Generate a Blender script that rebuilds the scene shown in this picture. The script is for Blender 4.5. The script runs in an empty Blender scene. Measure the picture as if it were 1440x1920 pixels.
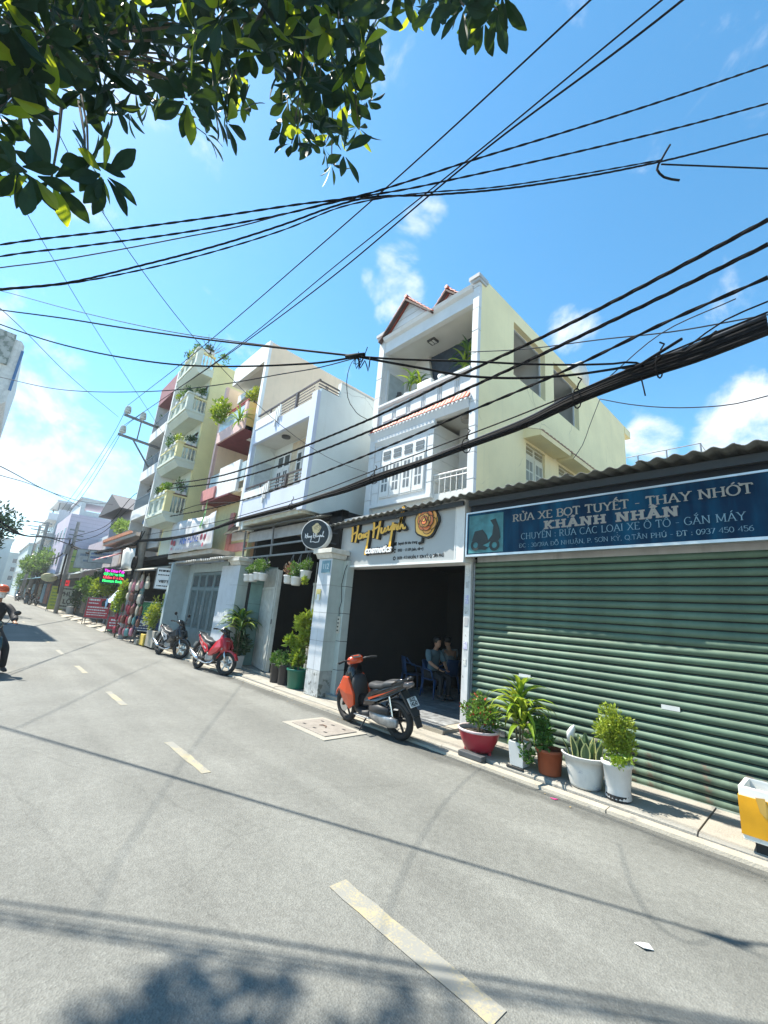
import bpy, math, random, unicodedata
from mathutils import Vector, Matrix, Euler
random.seed(7)
R = math.radians
SC = bpy.context.scene
COL = SC.collection

# ------------------------------------------------------------------ camera
YAW, PITCH, ROLL, FPX, EYE = 0.8280187528880133, 0.2504086627870731, 0.08596493792476723, 786.87, 1.65
cam_d = bpy.data.cameras.new('camera')
cam = bpy.data.objects.new('camera', cam_d)
COL.objects.link(cam)
cam_d.sensor_fit = 'HORIZONTAL'
cam_d.sensor_width = 36.0
cam_d.lens = 36.0 * FPX / 1440.0
cam_d.clip_start = 0.05
cam_d.clip_end = 3000
fwd = Vector((-math.sin(YAW) * math.cos(PITCH), math.cos(YAW) * math.cos(PITCH), math.sin(PITCH)))
rgt = Vector((math.cos(YAW), math.sin(YAW), 0))
upv = rgt.cross(fwd)
r2 = rgt * math.cos(ROLL) + upv * math.sin(ROLL)
u2 = -rgt * math.sin(ROLL) + upv * math.cos(ROLL)
m3 = Matrix((r2, u2, -fwd)).transposed()
cam.matrix_world = Matrix.Translation((0, 0, EYE)) @ m3.to_4x4()
SC.camera = cam

# ------------------------------------------------------------------ light
SUN_TO = Vector((-0.6, -0.26, 1.0)).normalized()
SUN_EL = math.asin(SUN_TO.z)
SUN_AZ = math.atan2(SUN_TO.x, SUN_TO.y)
sun_d = bpy.data.lights.new('sun', 'SUN')
sun_d.energy = 4.8
sun_d.angle = R(0.53)
sun_d.color = (1.0, 0.94, 0.83)
sun = bpy.data.objects.new('sun', sun_d)
COL.objects.link(sun)
sun.rotation_euler = SUN_TO.to_track_quat('Z', 'Y').to_euler()
sun.location = (-6, -2, 30)

world = bpy.data.worlds.new('World')
SC.world = world
world.use_nodes = True
wn, wl = world.node_tree.nodes, world.node_tree.links
wn.clear()
def W(t, **k):
    n = wn.new(t)
    for a, b in k.items():
        setattr(n, a, b)
    return n
def wmath(op, a, b=None, c=None, clamp=False):
    n = W('ShaderNodeMath', operation=op, use_clamp=clamp)
    for i, q in enumerate((a, b, c)):
        if q is None: continue
        if isinstance(q, (int, float)): n.inputs[i].default_value = q
        else: wl.new(q, n.inputs[i])
    return n.outputs[0]
sky = W('ShaderNodeTexSky', sky_type='NISHITA')
sky.sun_disc = False
sky.sun_elevation = SUN_EL
sky.sun_rotation = SUN_AZ
sky.altitude = 20
sky.air_density = 1.0
sky.dust_density = 0.2
sky.ozone_density = 2.2
tc = W('ShaderNodeTexCoord')
dirv = tc.outputs['Generated']
mp = W('ShaderNodeMapping')
mp.inputs['Scale'].default_value = (1.0, 1.0, 1.35)
wl.new(dirv, mp.inputs['Vector'])
n1 = W('ShaderNodeTexNoise')
n1.inputs['Scale'].default_value = 5.5
n1.inputs['Detail'].default_value = 9
n1.inputs['Roughness'].default_value = 0.6
n1.inputs['Distortion'].default_value = 0.35
wl.new(mp.outputs[0], n1.inputs['Vector'])
# cumulus banks of the day: (direction, angular radius in degrees, strength)
CLOUDS = [((-0.9152, -0.0478, 0.4002), 5.5, 0.221), ((-0.9479, -0.0051, 0.3184), 6, 0.204), ((-0.9753, -0.0105, 0.2205), 6, 0.187), ((-0.908, 0.0108, 0.4188), 2.5, 0.204), ((-0.9433, 0.0828, 0.3214), 2.2, 0.17), ((-0.9632, 0.1217, 0.2396), 5, 0.17), ((-0.9851, 0.0318, 0.1692), 6, 0.17), ((-0.9472, 0.1906, 0.258), 4, 0.153), ((-0.6669, -0.0857, 0.7402), 8, 0.24), ((-0.6294, 0.0494, 0.7755), 6, 0.2), ((-0.5385, 0.1327, 0.8321), 6, 0.17), ((-0.3632, 0.2931, 0.8844), 5, 0.2), ((-0.7385, -0.0413, 0.673), 5, 0.12), ((-0.3009, 0.7454, 0.5949), 3, 0.242), ((-0.2175, 0.8968, 0.3853), 3.4, 0.352), ((-0.0623, 0.9211, 0.3843), 4.6, 0.374), ((-0.1093, 0.9238, 0.3669), 3, 0.33), ((-0.239, 0.8666, 0.4381), 3, 0.154), ((-0.7021, 0.4783, 0.5276), 1.5, 0.22), ((-0.4453, 0.4593, 0.7686), 2.0, 0.2), ((-0.4723, 0.4605, 0.7516), 2.2, 0.24), ((-0.508, 0.4626, 0.7266), 2.6, 0.27), ((-0.5399, 0.4636, 0.7026), 2.8, 0.29), ((-0.5669, 0.4646, 0.6803), 2.6, 0.24), ((-0.5379, 0.5079, 0.6728), 3.0, 0.28), ((-0.5709, 0.5129, 0.6411), 2.6, 0.26)]
acc = None
for d, rad, s in CLOUDS:
    s *= .86
    dp = W('ShaderNodeVectorMath', operation='DOT_PRODUCT')
    wl.new(dirv, dp.inputs[0])
    dp.inputs[1].default_value = Vector(d).normalized()
    mr = W('ShaderNodeMapRange', interpolation_type='SMOOTHSTEP')
    mr.inputs['From Min'].default_value = math.cos(R(rad * 1.35))
    mr.inputs['From Max'].default_value = math.cos(R(rad * 0.2))
    mr.inputs['To Min'].default_value = 0
    mr.inputs['To Max'].default_value = s
    wl.new(dp.outputs['Value'], mr.inputs['Value'])
    acc = mr.outputs[0] if acc is None else wmath('MAXIMUM', acc, mr.outputs[0])
# low haze bank of cumulus all round the horizon
sep = W('ShaderNodeSeparateXYZ')
wl.new(dirv, sep.inputs[0])
hz = W('ShaderNodeMapRange', interpolation_type='SMOOTHSTEP')
hz.inputs['From Min'].default_value = 0.42
hz.inputs['From Max'].default_value = 0.05
hz.inputs['To Min'].default_value = 0
hz.inputs['To Max'].default_value = 0.06
wl.new(sep.outputs['Z'], hz.inputs['Value'])
dens = wmath('ADD', n1.outputs['Fac'], wmath('ADD', acc, hz.outputs[0]))
cov = W('ShaderNodeMapRange', interpolation_type='SMOOTHSTEP')
cov.inputs['From Min'].default_value = 0.63
cov.inputs['From Max'].default_value = 0.9
wl.new(dens, cov.inputs['Value'])
# blue of the air, a little richer than the plain model (phone processing)
hsv = W('ShaderNodeHueSaturation')
hsv.inputs['Saturation'].default_value = 1.22
hsv.inputs['Hue'].default_value = 0.484
hsv.inputs['Value'].default_value = 1.0
wl.new(sky.outputs[0], hsv.inputs['Color'])
mx = W('ShaderNodeMix', data_type='RGBA')
wl.new(cov.outputs[0], mx.inputs['Factor'])
wl.new(hsv.outputs[0], mx.inputs['A'])
mx.inputs['B'].default_value = (4.2, 4.4, 4.6, 1)
bg = W('ShaderNodeBackground')
bg.inputs['Strength'].default_value = 0.115
wl.new(mx.outputs['Result'], bg.inputs['Color'])
wo = W('ShaderNodeOutputWorld')
wl.new(bg.outputs[0], wo.inputs[0])

SC.view_settings.view_transform = 'Standard'
SC.view_settings.look = 'None'
SC.view_settings.exposure = 1.37
SC.view_settings.gamma = 1
SC.view_settings.use_curve_mapping = False
SC.cycles.max_bounces = 6
SC.cycles.diffuse_bounces = 3
SC.cycles.glossy_bounces = 2
SC.cycles.transmission_bounces = 3
SC.cycles.transparent_max_bounces = 6
SC.cycles.caustics_reflective = False
SC.cycles.caustics_refractive = False
SC.cycles.use_denoising = True

# ------------------------------------------------------------------ materials
MATS = {}
def lin(r, g, b):
    return tuple((c / 255 / 12.92) if c / 255 <= 0.04045 else ((c / 255 + 0.055) / 1.055) ** 2.4 for c in (r, g, b))
def mat(name, col, rough=0.65, metal=0.0, var=0.10, vs=6.0, streak=0.0, scol=None, bump=0.0, bs=80.0, emit=0.0,
        spec=0.4, fine=0.0, fs=150.0, coat=0.0, trans=0.0, wear=None, wth=0.62, ws=9.0, crack=0.0, rnd=0.0):
    """procedural surface: base colour with noise variation, vertical run-off streaks, worn patches, fine relief"""
    if name in MATS: return MATS[name]
    m = bpy.data.materials.new(name)
    m.use_nodes = True
    n, l = m.node_tree.nodes, m.node_tree.links
    b = n['Principled BSDF']
    b.inputs['Roughness'].default_value = rough
    b.inputs['Metallic'].default_value = metal
    b.inputs['Specular IOR Level'].default_value = spec
    if coat: b.inputs['Coat Weight'].default_value = coat; b.inputs['Coat Roughness'].default_value = 0.08
    t = n.new('ShaderNodeTexCoord')
    def noise(scale, det=4, vec=None, rg=0.55):
        k = n.new('ShaderNodeTexNoise')
        k.inputs['Scale'].default_value = scale
        k.inputs['Detail'].default_value = det
        k.inputs['Roughness'].default_value = rg
        l.new(vec or t.outputs['Object'], k.inputs['Vector'])
        return k.outputs['Fac']
    def mix(fac, a, bb, blend='MIX'):
        k = n.new('ShaderNodeMix'); k.data_type = 'RGBA'; k.blend_type = blend
        if isinstance(fac, float): k.inputs['Factor'].default_value = fac
        else: l.new(fac, k.inputs['Factor'])
        for s, q in (('A', a), ('B', bb)):
            if isinstance(q, tuple): k.inputs[s].default_value = (*q[:3], 1)
            else: l.new(q, k.inputs[s])
        return k.outputs['Result']
    def rng(v, a, c, lo=0.0, hi=1.0):
        k = n.new('ShaderNodeMapRange'); k.interpolation_type = 'SMOOTHSTEP'
        k.inputs['From Min'].default_value = a; k.inputs['From Max'].default_value = c
        k.inputs['To Min'].default_value = lo; k.inputs['To Max'].default_value = hi
        l.new(v, k.inputs['Value']); return k.outputs[0]
    c0 = tuple(col)
    out = mix(rng(noise(vs), 0.3, 0.7), tuple(x * (1 - var) for x in c0), tuple(min(1, x * (1 + var)) for x in c0))
    if fine:
        out = mix(rng(noise(fs, 2), 0.35, 0.65), out, tuple(min(1, x * (1 + fine * 2)) for x in c0)) if fine > 0 else out
    if streak:
        mpn = n.new('ShaderNodeMapping'); mpn.inputs['Scale'].default_value = (5, 5, 0.35)
        l.new(t.outputs['Object'], mpn.inputs['Vector'])
        sv = noise(1.6, 6, mpn.outputs[0], 0.65)
        out = mix(rng(sv, 0.5, 0.8, 0, streak), out, tuple(scol) if scol else tuple(x * 0.35 for x in c0))
    if wear:
        out = mix(rng(noise(ws, 7, None, 0.62), wth, wth + 0.07), out, tuple(wear))
    if crack:
        cv = n.new('ShaderNodeTexVoronoi'); cv.feature = 'DISTANCE_TO_EDGE'; cv.inputs['Scale'].default_value = 0.55
        wn_ = n.new('ShaderNodeTexNoise'); wn_.inputs['Scale'].default_value = 1.8; wn_.inputs['Detail'].default_value = 8; l.new(t.outputs['Object'], wn_.inputs['Vector'])
        vm = n.new('ShaderNodeMix'); vm.data_type = 'VECTOR'; vm.inputs['Factor'].default_value = 0.25
        l.new(t.outputs['Object'], vm.inputs['A']); l.new(wn_.outputs['Color'], vm.inputs['B']); l.new(vm.outputs['Result'], cv.inputs['Vector'])
        ck = rng(cv.outputs['Distance'], 0.0, 0.008, crack, 0.0)
        mk = n.new('ShaderNodeMath'); mk.operation = 'MULTIPLY'; l.new(ck, mk.inputs[0]); l.new(rng(noise(0.9, 3), 0.5, 0.62), mk.inputs[1])
        out = mix(mk.outputs[0], out, tuple(x * 0.45 for x in c0))
    if rnd:
        oi = n.new('ShaderNodeObjectInfo')
        out = mix(rng(oi.outputs['Random'], 0.0, 1.0, 0.0, rnd), out, tuple(x * 0.45 for x in c0))
    l.new(out, b.inputs['Base Color'])
    if bump:
        bp = n.new('ShaderNodeBump'); bp.inputs['Strength'].default_value = bump; bp.inputs['Distance'].default_value = 0.02
        l.new(noise(bs, 5), bp.inputs['Height']); l.new(bp.outputs[0], b.inputs['Normal'])
    if emit:
        b.inputs['Emission Color'].default_value = (*c0, 1); b.inputs['Emission Strength'].default_value = emit
    if trans:
        b.inputs['Transmission Weight'].default_value = trans
    MATS[name] = m
    return m
def leafmat(name, col, thru, tcol, var=0.25, rough=0.4, spec=.35):
    if name in MATS: return MATS[name]
    m = bpy.data.materials.new(name); m.use_nodes = True
    n, l = m.node_tree.nodes, m.node_tree.links
    b = n['Principled BSDF']; o = n['Material Output']
    t = n.new('ShaderNodeTexCoord'); k = n.new('ShaderNodeTexNoise'); k.inputs['Scale'].default_value = 5
    oi = n.new('ShaderNodeObjectInfo')
    l.new(t.outputs['Object'], k.inputs['Vector'])
    ad = n.new('ShaderNodeMath'); ad.operation = 'MULTIPLY_ADD'; ad.inputs[1].default_value = 0.5; ad.inputs[2].default_value = 0
    l.new(oi.outputs['Random'], ad.inputs[0])
    a2 = n.new('ShaderNodeMath'); a2.operation = 'MULTIPLY_ADD'; a2.inputs[1].default_value = 0.9
    l.new(k.outputs['Fac'], a2.inputs[0]); l.new(ad.outputs[0], a2.inputs[2])
    cr = n.new('ShaderNodeValToRGB')
    cr.color_ramp.elements[0].position = 0.25; cr.color_ramp.elements[1].position = 0.95
    cr.color_ramp.elements[0].color = (*[x * (1 - var) for x in col], 1)
    cr.color_ramp.elements[1].color = (*[min(1, x * (1 + var * 1.5)) for x in col], 1)
    l.new(a2.outputs[0], cr.inputs[0]); l.new(cr.outputs[0], b.inputs['Base Color'])
    b.inputs['Roughness'].default_value = rough; b.inputs['Specular IOR Level'].default_value = spec
    tr = n.new('ShaderNodeBsdfTranslucent'); tr.inputs['Color'].default_value = (*tcol, 1)
    ms = n.new('ShaderNodeMixShader'); ms.inputs[0].default_value = thru
    l.new(b.outputs[0], ms.inputs[1]); l.new(tr.outputs[0], ms.inputs[2]); l.new(ms.outputs[0], o.inputs['Surface'])
    MATS[name] = m
    return m

# ------------------------------------------------------------------ mesh building
class MB:
    def __init__(s): s.v = []; s.f = []; s.mi = []; s.cur = 0
    def add(s, vs, fs):
        o = len(s.v)
        s.v += [tuple(p) for p in vs]
        s.f += [tuple(i + o for i in q) for q in fs]
        s.mi += [s.cur] * len(fs)
        return s
    def box(s, x0, x1, y0, y1, z0, z1):
        x0, x1 = sorted((x0, x1)); y0, y1 = sorted((y0, y1)); z0, z1 = sorted((z0, z1))
        return s.add([(x0, y0, z0), (x1, y0, z0), (x1, y1, z0), (x0, y1, z0), (x0, y0, z1), (x1, y0, z1), (x1, y1, z1), (x0, y1, z1)],
                     [(3, 2, 1, 0), (4, 5, 6, 7), (0, 1, 5, 4), (1, 2, 6, 5), (2, 3, 7, 6), (3, 0, 4, 7)])
    def bar(s, a, b, w, h=None, up=(0, 0, 1)):
        """rectangular bar from a to b"""
        a, b = Vector(a), Vector(b); d = (b - a).normalized(); up = Vector(up)
        if abs(d.dot(up)) > 0.98: up = Vector((0, 1, 0))
        x = d.cross(up).normalized(); y = x.cross(d); h = h or w
        q = []
        for p in (a, b):
            for i, j in ((-1, -1), (1, -1), (1, 1), (-1, 1)):
                q.append(p + x * (i * w / 2) + y * (j * h / 2))
        return s.add(q, [(0, 1, 2, 3), (7, 6, 5, 4), (0, 4, 5, 1), (1, 5, 6, 2), (2, 6, 7, 3), (3, 7, 4, 0)])
    def tube(s, pts, r, n=8, cap=True):
        pts = [Vector(p) for p in pts]
        rs = r if isinstance(r, (list, tuple)) else [r] * len(pts)
        o = len(s.v); prev = None
        for i, p in enumerate(pts):
            d = (pts[min(i + 1, len(pts) - 1)] - pts[max(i - 1, 0)])
            d = d.normalized() if d.length > 1e-9 else Vector((0, 0, 1))
            if prev is None:
                ref = Vector((0, 0, 1)) if abs(d.z) < 0.9 else Vector((0, 1, 0))
                x = d.cross(ref).normalized()
            else:
                x = (prev - d * prev.dot(d)).normalized()
            prev = x; y = d.cross(x)
            for k in range(n):
                a = 2 * math.pi * k / n
                s.v.append(tuple(p + (x * math.cos(a) + y * math.sin(a)) * rs[i]))
        fs = []
        for i in range(len(pts) - 1):
            for k in range(n):
                a = o + i * n + k; b = o + i * n + (k + 1) % n
                fs.append((a, b, b + n, a + n))
        if cap:
            fs.append(tuple(o + k for k in range(n))[::-1])
            fs.append(tuple(o + (len(pts) - 1) * n + k for k in range(n)))
        s.f += fs; s.mi += [s.cur] * len(fs)
        return s
    def lathe(s, prof, c=(0, 0, 0), n=20, axis='z', cap=True):
        o = len(s.v)
        for r, h in prof:
            for k in range(n):
                a = 2 * math.pi * k / n
                ca, sa = r * math.cos(a), r * math.sin(a)
                p = {'z': (ca, sa, h), 'y': (ca, h, sa), 'x': (h, ca, sa)}[axis]
                s.v.append((p[0] + c[0], p[1] + c[1], p[2] + c[2]))
        fs = []
        for i in range(len(prof) - 1):
            for k in range(n):
                a = o + i * n + k; b = o + i * n + (k + 1) % n
                fs.append((a, b, b + n, a + n))
        if cap:
            if prof[0][0] > 1e-4: fs.append(tuple(o + k for k in range(n))[::-1])
            if prof[-1][0] > 1e-4: fs.append(tuple(o + (len(prof) - 1) * n + k for k in range(n)))
        s.f += fs; s.mi += [s.cur] * len(fs)
        return s
    def prism(s, poly, axis, a, b):
        """polygon (2-D, other two axes in xyz order) extruded along axis from a to b"""
        def P(p, h):
            return {'x': (h, p[0], p[1]), 'y': (p[0], h, p[1]), 'z': (p[0], p[1], h)}[axis]
        n = len(poly)
        vs = [P(p, a) for p in poly] + [P(p, b) for p in poly]
        fs = [tuple(range(n))[::-1], tuple(range(n, 2 * n))] + [(i, (i + 1) % n, n + (i + 1) % n, n + i) for i in range(n)]
        return s.add(vs, fs)
    def loft(s, secs, n=12, pw=2.4, cap=True):
        """secs: (x, y, z, half width along y, half height along z[, tilt]) rings across x"""
        o = len(s.v)
        for q in secs:
            x, y, z, w, h = q[:5]; t = q[5] if len(q) > 5 else 0
            for k in range(n):
                a = 2 * math.pi * (k + 0.5) / n
                ca, sa = math.cos(a), math.sin(a)
                yy = w * math.copysign(abs(ca) ** (2 / pw), ca); zz = h * math.copysign(abs(sa) ** (2 / pw), sa)
                s.v.append((x - zz * math.sin(t), y + yy, z + zz * math.cos(t)))
        fs = []
        for i in range(len(secs) - 1):
            for k in range(n):
                a = o + i * n + k; b = o + i * n + (k + 1) % n
                fs.append((a, b, b + n, a + n))
        if cap:
            fs.append(tuple(o + k for k in range(n))[::-1]); fs.append(tuple(o + (len(secs) - 1) * n + k for k in range(n)))
        s.f += fs; s.mi += [s.cur] * len(fs)
        return s
    def wallx(s, X0, X1, y0, y1, z0, z1, holes):
        """wall slab normal to X with rectangular holes (y0,y1,z0,z1)"""
        ys = sorted({y0, y1, *[h[0] for h in holes], *[h[1] for h in holes]}); 
        for a, b in zip(ys, ys[1:]):
            hs = sorted([h for h in holes if h[0] <= a + 1e-6 and h[1] >= b - 1e-6], key=lambda h: h[2])
            z = z0
            for h in hs:
                if h[2] > z: s.box(X0, X1, a, b, z, h[2])
                z = h[3]
            if z < z1: s.box(X0, X1, a, b, z, z1)
        return s
    def wally(s, Y0, Y1, x0, x1, z0, z1, holes):
        xs = sorted({x0, x1, *[h[0] for h in holes], *[h[1] for h in holes]})
        for a, b in zip(xs, xs[1:]):
            hs = sorted([h for h in holes if h[0] <= a + 1e-6 and h[1] >= b - 1e-6], key=lambda h: h[2])
            z = z0
            for h in hs:
                if h[2] > z: s.box(a, b, Y0, Y1, z, h[2])
                z = h[3]
            if z < z1: s.box(a, b, Y0, Y1, z, z1)
        return s
    def mesh(s, name, mats, off=(0, 0, 0), smooth=False):
        me = bpy.data.meshes.new(name)
        ox, oy, oz = off
        me.from_pydata([(a - ox, b - oy, c - oz) for a, b, c in s.v], [], s.f)
        mats = mats if isinstance(mats, (list, tuple)) else [mats]
        for m in mats: me.materials.append(m)
        if len(mats) > 1: me.polygons.foreach_set('material_index', s.mi)
        if smooth: me.polygons.foreach_set('use_smooth', [True] * len(me.polygons))
        me.update()
        return me
    def build(s, name, mats, parent=None, smooth=False, bevel=0, off=None, auto=None):
        if off is None: off = parent.get('_o', (0, 0, 0)) if parent else (0, 0, 0)
        o = bpy.data.objects.new(name, s.mesh(name, mats, off, smooth))
        COL.objects.link(o)
        if parent:
            o.parent = parent
            if '_o' in parent: o['_o'] = parent['_o']
        if bevel:
            b = o.modifiers.new('bevel', 'BEVEL'); b.width = bevel; b.segments = 2; b.limit_method = 'ANGLE'
        return o
def obj(name, me, parent=None, loc=(0, 0, 0), rot=(0, 0, 0), sc=(1, 1, 1)):
    o = bpy.data.objects.new(name, me); COL.objects.link(o)
    o.parent = parent; o.location = loc; o.rotation_euler = rot
    o.scale = sc if isinstance(sc, (tuple, list)) else (sc, sc, sc)
    return o
def tag(o, label, cat, group=None, kind=None):
    if label: o['label'] = label
    if cat: o['category'] = cat
    if group: o['group'] = group
    if kind: o['kind'] = kind
    return o
def thing(name, label, cat, loc=(0, 0, 0), group=None, rz=0, world=True):
    """Empty at the base of a thing; with world=True its parts are given in world metres and shifted to it"""
    o = bpy.data.objects.new(name, None); COL.objects.link(o)
    o.empty_display_size = 0.2
    o.location = loc; o.rotation_euler = (0, 0, rz)
    if world: o['_o'] = tuple(float(q) for q in loc)
    return tag(o, label, cat, group)
def solid(name, mb, mats, label, cat, group=None, kind=None, loc=None, **k):
    """a thing that is one mesh, origin moved to its base"""
    if loc is None:
        xs, ys, zs = zip(*mb.v)
        loc = ((min(xs) + max(xs)) / 2, (min(ys) + max(ys)) / 2, min(zs))
    o = mb.build(name, mats, None, off=loc, **k); o.location = loc
    return tag(o, label, cat, group, kind)
KIDS = {}
def children(o): return [c for c in COL.objects if c.parent == o]
def dup(root, loc, rz=0, label=None, group=None, sc=None, tree=None):
    tree = tree or children(root)
    r = root.copy(); COL.objects.link(r); r.location = loc; r.rotation_euler = (0, 0, rz)
    if sc: r.scale = (sc, sc, sc)
    if label: r['label'] = label
    if group: r['group'] = group
    for ch in tree:
        c = ch.copy(); COL.objects.link(c); c.parent = r
        for g in children(ch):
            d = g.copy(); COL.objects.link(d); d.parent = c
    return r
U = random.uniform

# ------------------------------------------------------------------ lettering
def fonttext(txt, size=1.0, extrude=0.0, bold=0.0, align='CENTER', space=1.0):
    cu = bpy.data.curves.new('lettering', 'FONT'); cu.body = txt; cu.size = size; cu.extrude = extrude; cu.offset = bold
    cu.align_x = align; cu.align_y = 'CENTER'; cu.resolution_u = 3; cu.space_character = space
    o = bpy.data.objects.new('lettering', cu); COL.objects.link(o)
    bpy.context.view_layer.update()
    me = bpy.data.meshes.new_from_object(o.evaluated_get(bpy.context.evaluated_depsgraph_get()))
    COL.objects.unlink(o); bpy.data.objects.remove(o); bpy.data.curves.remove(cu)
    return me
def put_text(txt, parent, at, ux, uz, size, m, bold=0.0, fit=None, extrude=0.0, align='CENTER', slant=0.0):
    """flat lettering: ux = reading direction, uz = up, both unit vectors; fit = width wanted; placed in parent's world frame"""
    me = fonttext(txt, size, extrude, bold, align)
    xs = [v.co.x for v in me.vertices]
    k = fit / (max(xs) - min(xs)) if fit else 1.0
    ux, uz = Vector(ux), Vector(uz); nn = ux.cross(uz)
    o = Vector(parent.get('_o', (0, 0, 0))) if parent else Vector()
    for v in me.vertices:
        q = Vector(at) + ux * (v.co.x * k + v.co.y * slant) + uz * v.co.y + nn * v.co.z - o
        v.co = q
    me.materials.append(m)
    return obj('lettering', me, parent)
def arc(cx, cy, rx, ry, a0, a1, n=10):
    return [(cx + rx * math.cos(R(a0 + (a1 - a0) * i / n)), cy + ry * math.sin(R(a0 + (a1 - a0) * i / n))) for i in range(n + 1)]
# serif capitals drawn as pen strokes: width, strokes, serif feet
GL = {
 'A': (.74, [[(.37, 1), (.08, 0)], [(.37, 1), (.66, 0)], [(.19, .36), (.55, .36)]], [(.08, 0), (.66, 0)]),
 'B': (.62, [[(.14, 0), (.14, 1)], [(.14, 1)] + arc(.32, .76, .22, .24, 90, -90), [(.14, .52)] + arc(.34, .26, .24, .26, 90, -90) + [(.14, 0)]], [(.14, 0), (.14, 1)]),
 'C': (.68, [arc(.38, .5, .31, .5, 48, 312, 16)], []),
 'D': (.72, [[(.14, 0), (.14, 1)], [(.14, 1)] + arc(.32, .5, .34, .5, 90, -90, 12) + [(.14, 0)]], [(.14, 0), (.14, 1)]),
 'E': (.58, [[(.14, 0), (.14, 1)], [(.14, 1), (.52, 1), (.52, .86)], [(.14, .52), (.42, .52)], [(.14, 0), (.54, 0), (.54, .15)]], [(.14, 0), (.14, 1)]),
 'G': (.72, [arc(.38, .5, .31, .5, 48, 330, 16) + [(.62, .42)], [(.48, .42), (.7, .42)]], []),
 'H': (.76, [[(.14, 0), (.14, 1)], [(.62, 0), (.62, 1)], [(.14, .52), (.62, .52)]], [(.14, 0), (.14, 1), (.62, 0), (.62, 1)]),
 'I': (.3, [[(.15, 0), (.15, 1)]], [(.15, 0), (.15, 1)]),
 'K': (.72, [[(.14, 0), (.14, 1)], [(.6, 1), (.16, .42)], [(.28, .56), (.63, 0)]], [(.14, 0), (.14, 1), (.6, 1), (.63, 0)]),
 'L': (.58, [[(.14, 0), (.14, 1)], [(.14, 0), (.54, 0), (.54, .16)]], [(.14, 0), (.14, 1)]),
 'M': (.9, [[(.14, 0), (.14, 1)], [(.14, 1), (.45, .12)], [(.45, .12), (.76, 1)], [(.76, 1), (.76, 0)]], [(.14, 0), (.14, 1), (.76, 0), (.76, 1)]),
 'N': (.78, [[(.14, 0), (.14, 1)], [(.14, 1), (.64, 0)], [(.64, 0), (.64, 1)]], [(.14, 0), (.14, 1), (.64, 1)]),
 'O': (.78, [arc(.39, .5, .32, .5, 90, 450, 22)], []),
 'P': (.6, [[(.14, 0), (.14, 1)], [(.14, 1)] + arc(.3, .73, .26, .27, 90, -90) + [(.14, .46)]], [(.14, 0), (.14, 1)]),
 'Q': (.78, [arc(.39, .5, .32, .5, 90, 450, 22), [(.42, .22), (.7, -.16)]], []),
 'R': (.68, [[(.14, 0), (.14, 1)], [(.14, 1)] + arc(.3, .75, .24, .25, 90, -90) + [(.14, .5)], [(.32, .5), (.6, 0)]], [(.14, 0), (.14, 1), (.6, 0)]),
 'S': (.54, [arc(.28, .75, .19, .25, 30, 250, 10) + arc(.28, .26, .2, .26, 70, -150, 10)], []),
 'T': (.64, [[(.32, 0), (.32, 1)], [(.06, .84), (.06, 1), (.58, 1), (.58, .84)]], [(.32, 0)]),
 'U': (.76, [[(.14, 1), (.14, .32)] + arc(.38, .3, .24, .3, 180, 360, 12) + [(.62, .32), (.62, 1)]], [(.14, 1), (.62, 1)]),
 'X': (.72, [[(.1, 1), (.62, 0)], [(.62, 1), (.1, 0)]], [(.1, 1), (.62, 0), (.62, 1), (.1, 0)]),
 'Y': (.7, [[(.08, 1), (.35, .48)], [(.62, 1), (.35, .48)], [(.35, .48), (.35, 0)]], [(.08, 1), (.62, 1), (.35, 0)]),
 '0': (.56, [arc(.28, .5, .22, .5, 90, 450, 18)], []), '3': (.52, [arc(.25, .75, .2, .25, 150, -90, 10), arc(.25, .26, .23, .26, 90, -150, 10)], []),
 '4': (.56, [[(.4, 0), (.4, 1), (.04, .3), (.52, .3)]], []), '5': (.52, [[(.46, 1), (.12, 1), (.1, .55)] + arc(.25, .32, .22, .32, 120, -150, 10)], []),
 '6': (.54, [arc(.27, .3, .21, .3, 90, 450, 14), [(.07, .36), (.14, .75), (.44, 1)]], []), '7': (.52, [[(.05, 1), (.48, 1), (.2, 0)]], []),
 '9': (.54, [arc(.27, .7, .21, .3, 90, 450, 14), [(.47, .64), (.4, .25), (.12, 0)]], []),
 '-': (.4, [[(.06, .4), (.34, .4)]], []), ':': (.24, [[(.12, .02), (.12, .14)], [(.12, .5), (.12, .62)]], []), '.': (.22, [[(.1, 0), (.1, .12)]], []),
 ',': (.22, [[(.12, .08), (.08, -.14)]], []), '/': (.4, [[(.04, 0), (.36, 1)]], []), ' ': (.36, [], [])}
MARKS = {'\u0301': [[(-.06, 1.1), (.1, 1.3)]], '\u0300': [[(.06, 1.1), (-.1, 1.3)]], '\u0302': [[(-.16, 1.08), (0, 1.26), (.16, 1.08)]],
         '\u0303': [[(-.18, 1.12), (-.08, 1.22), (.06, 1.12), (.18, 1.22)]], '\u0309': [arc(.0, 1.24, .09, .09, 150, -60, 6) + [(0, 1.1)]],
         '\u0323': [[(0, -.28), (0, -.16)]], '\u0306': [arc(0, 1.26, .15, .16, 180, 360, 6)], '\u031b': [arc(.26, .98, .12, .18, -40, 80, 6)]}
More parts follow.
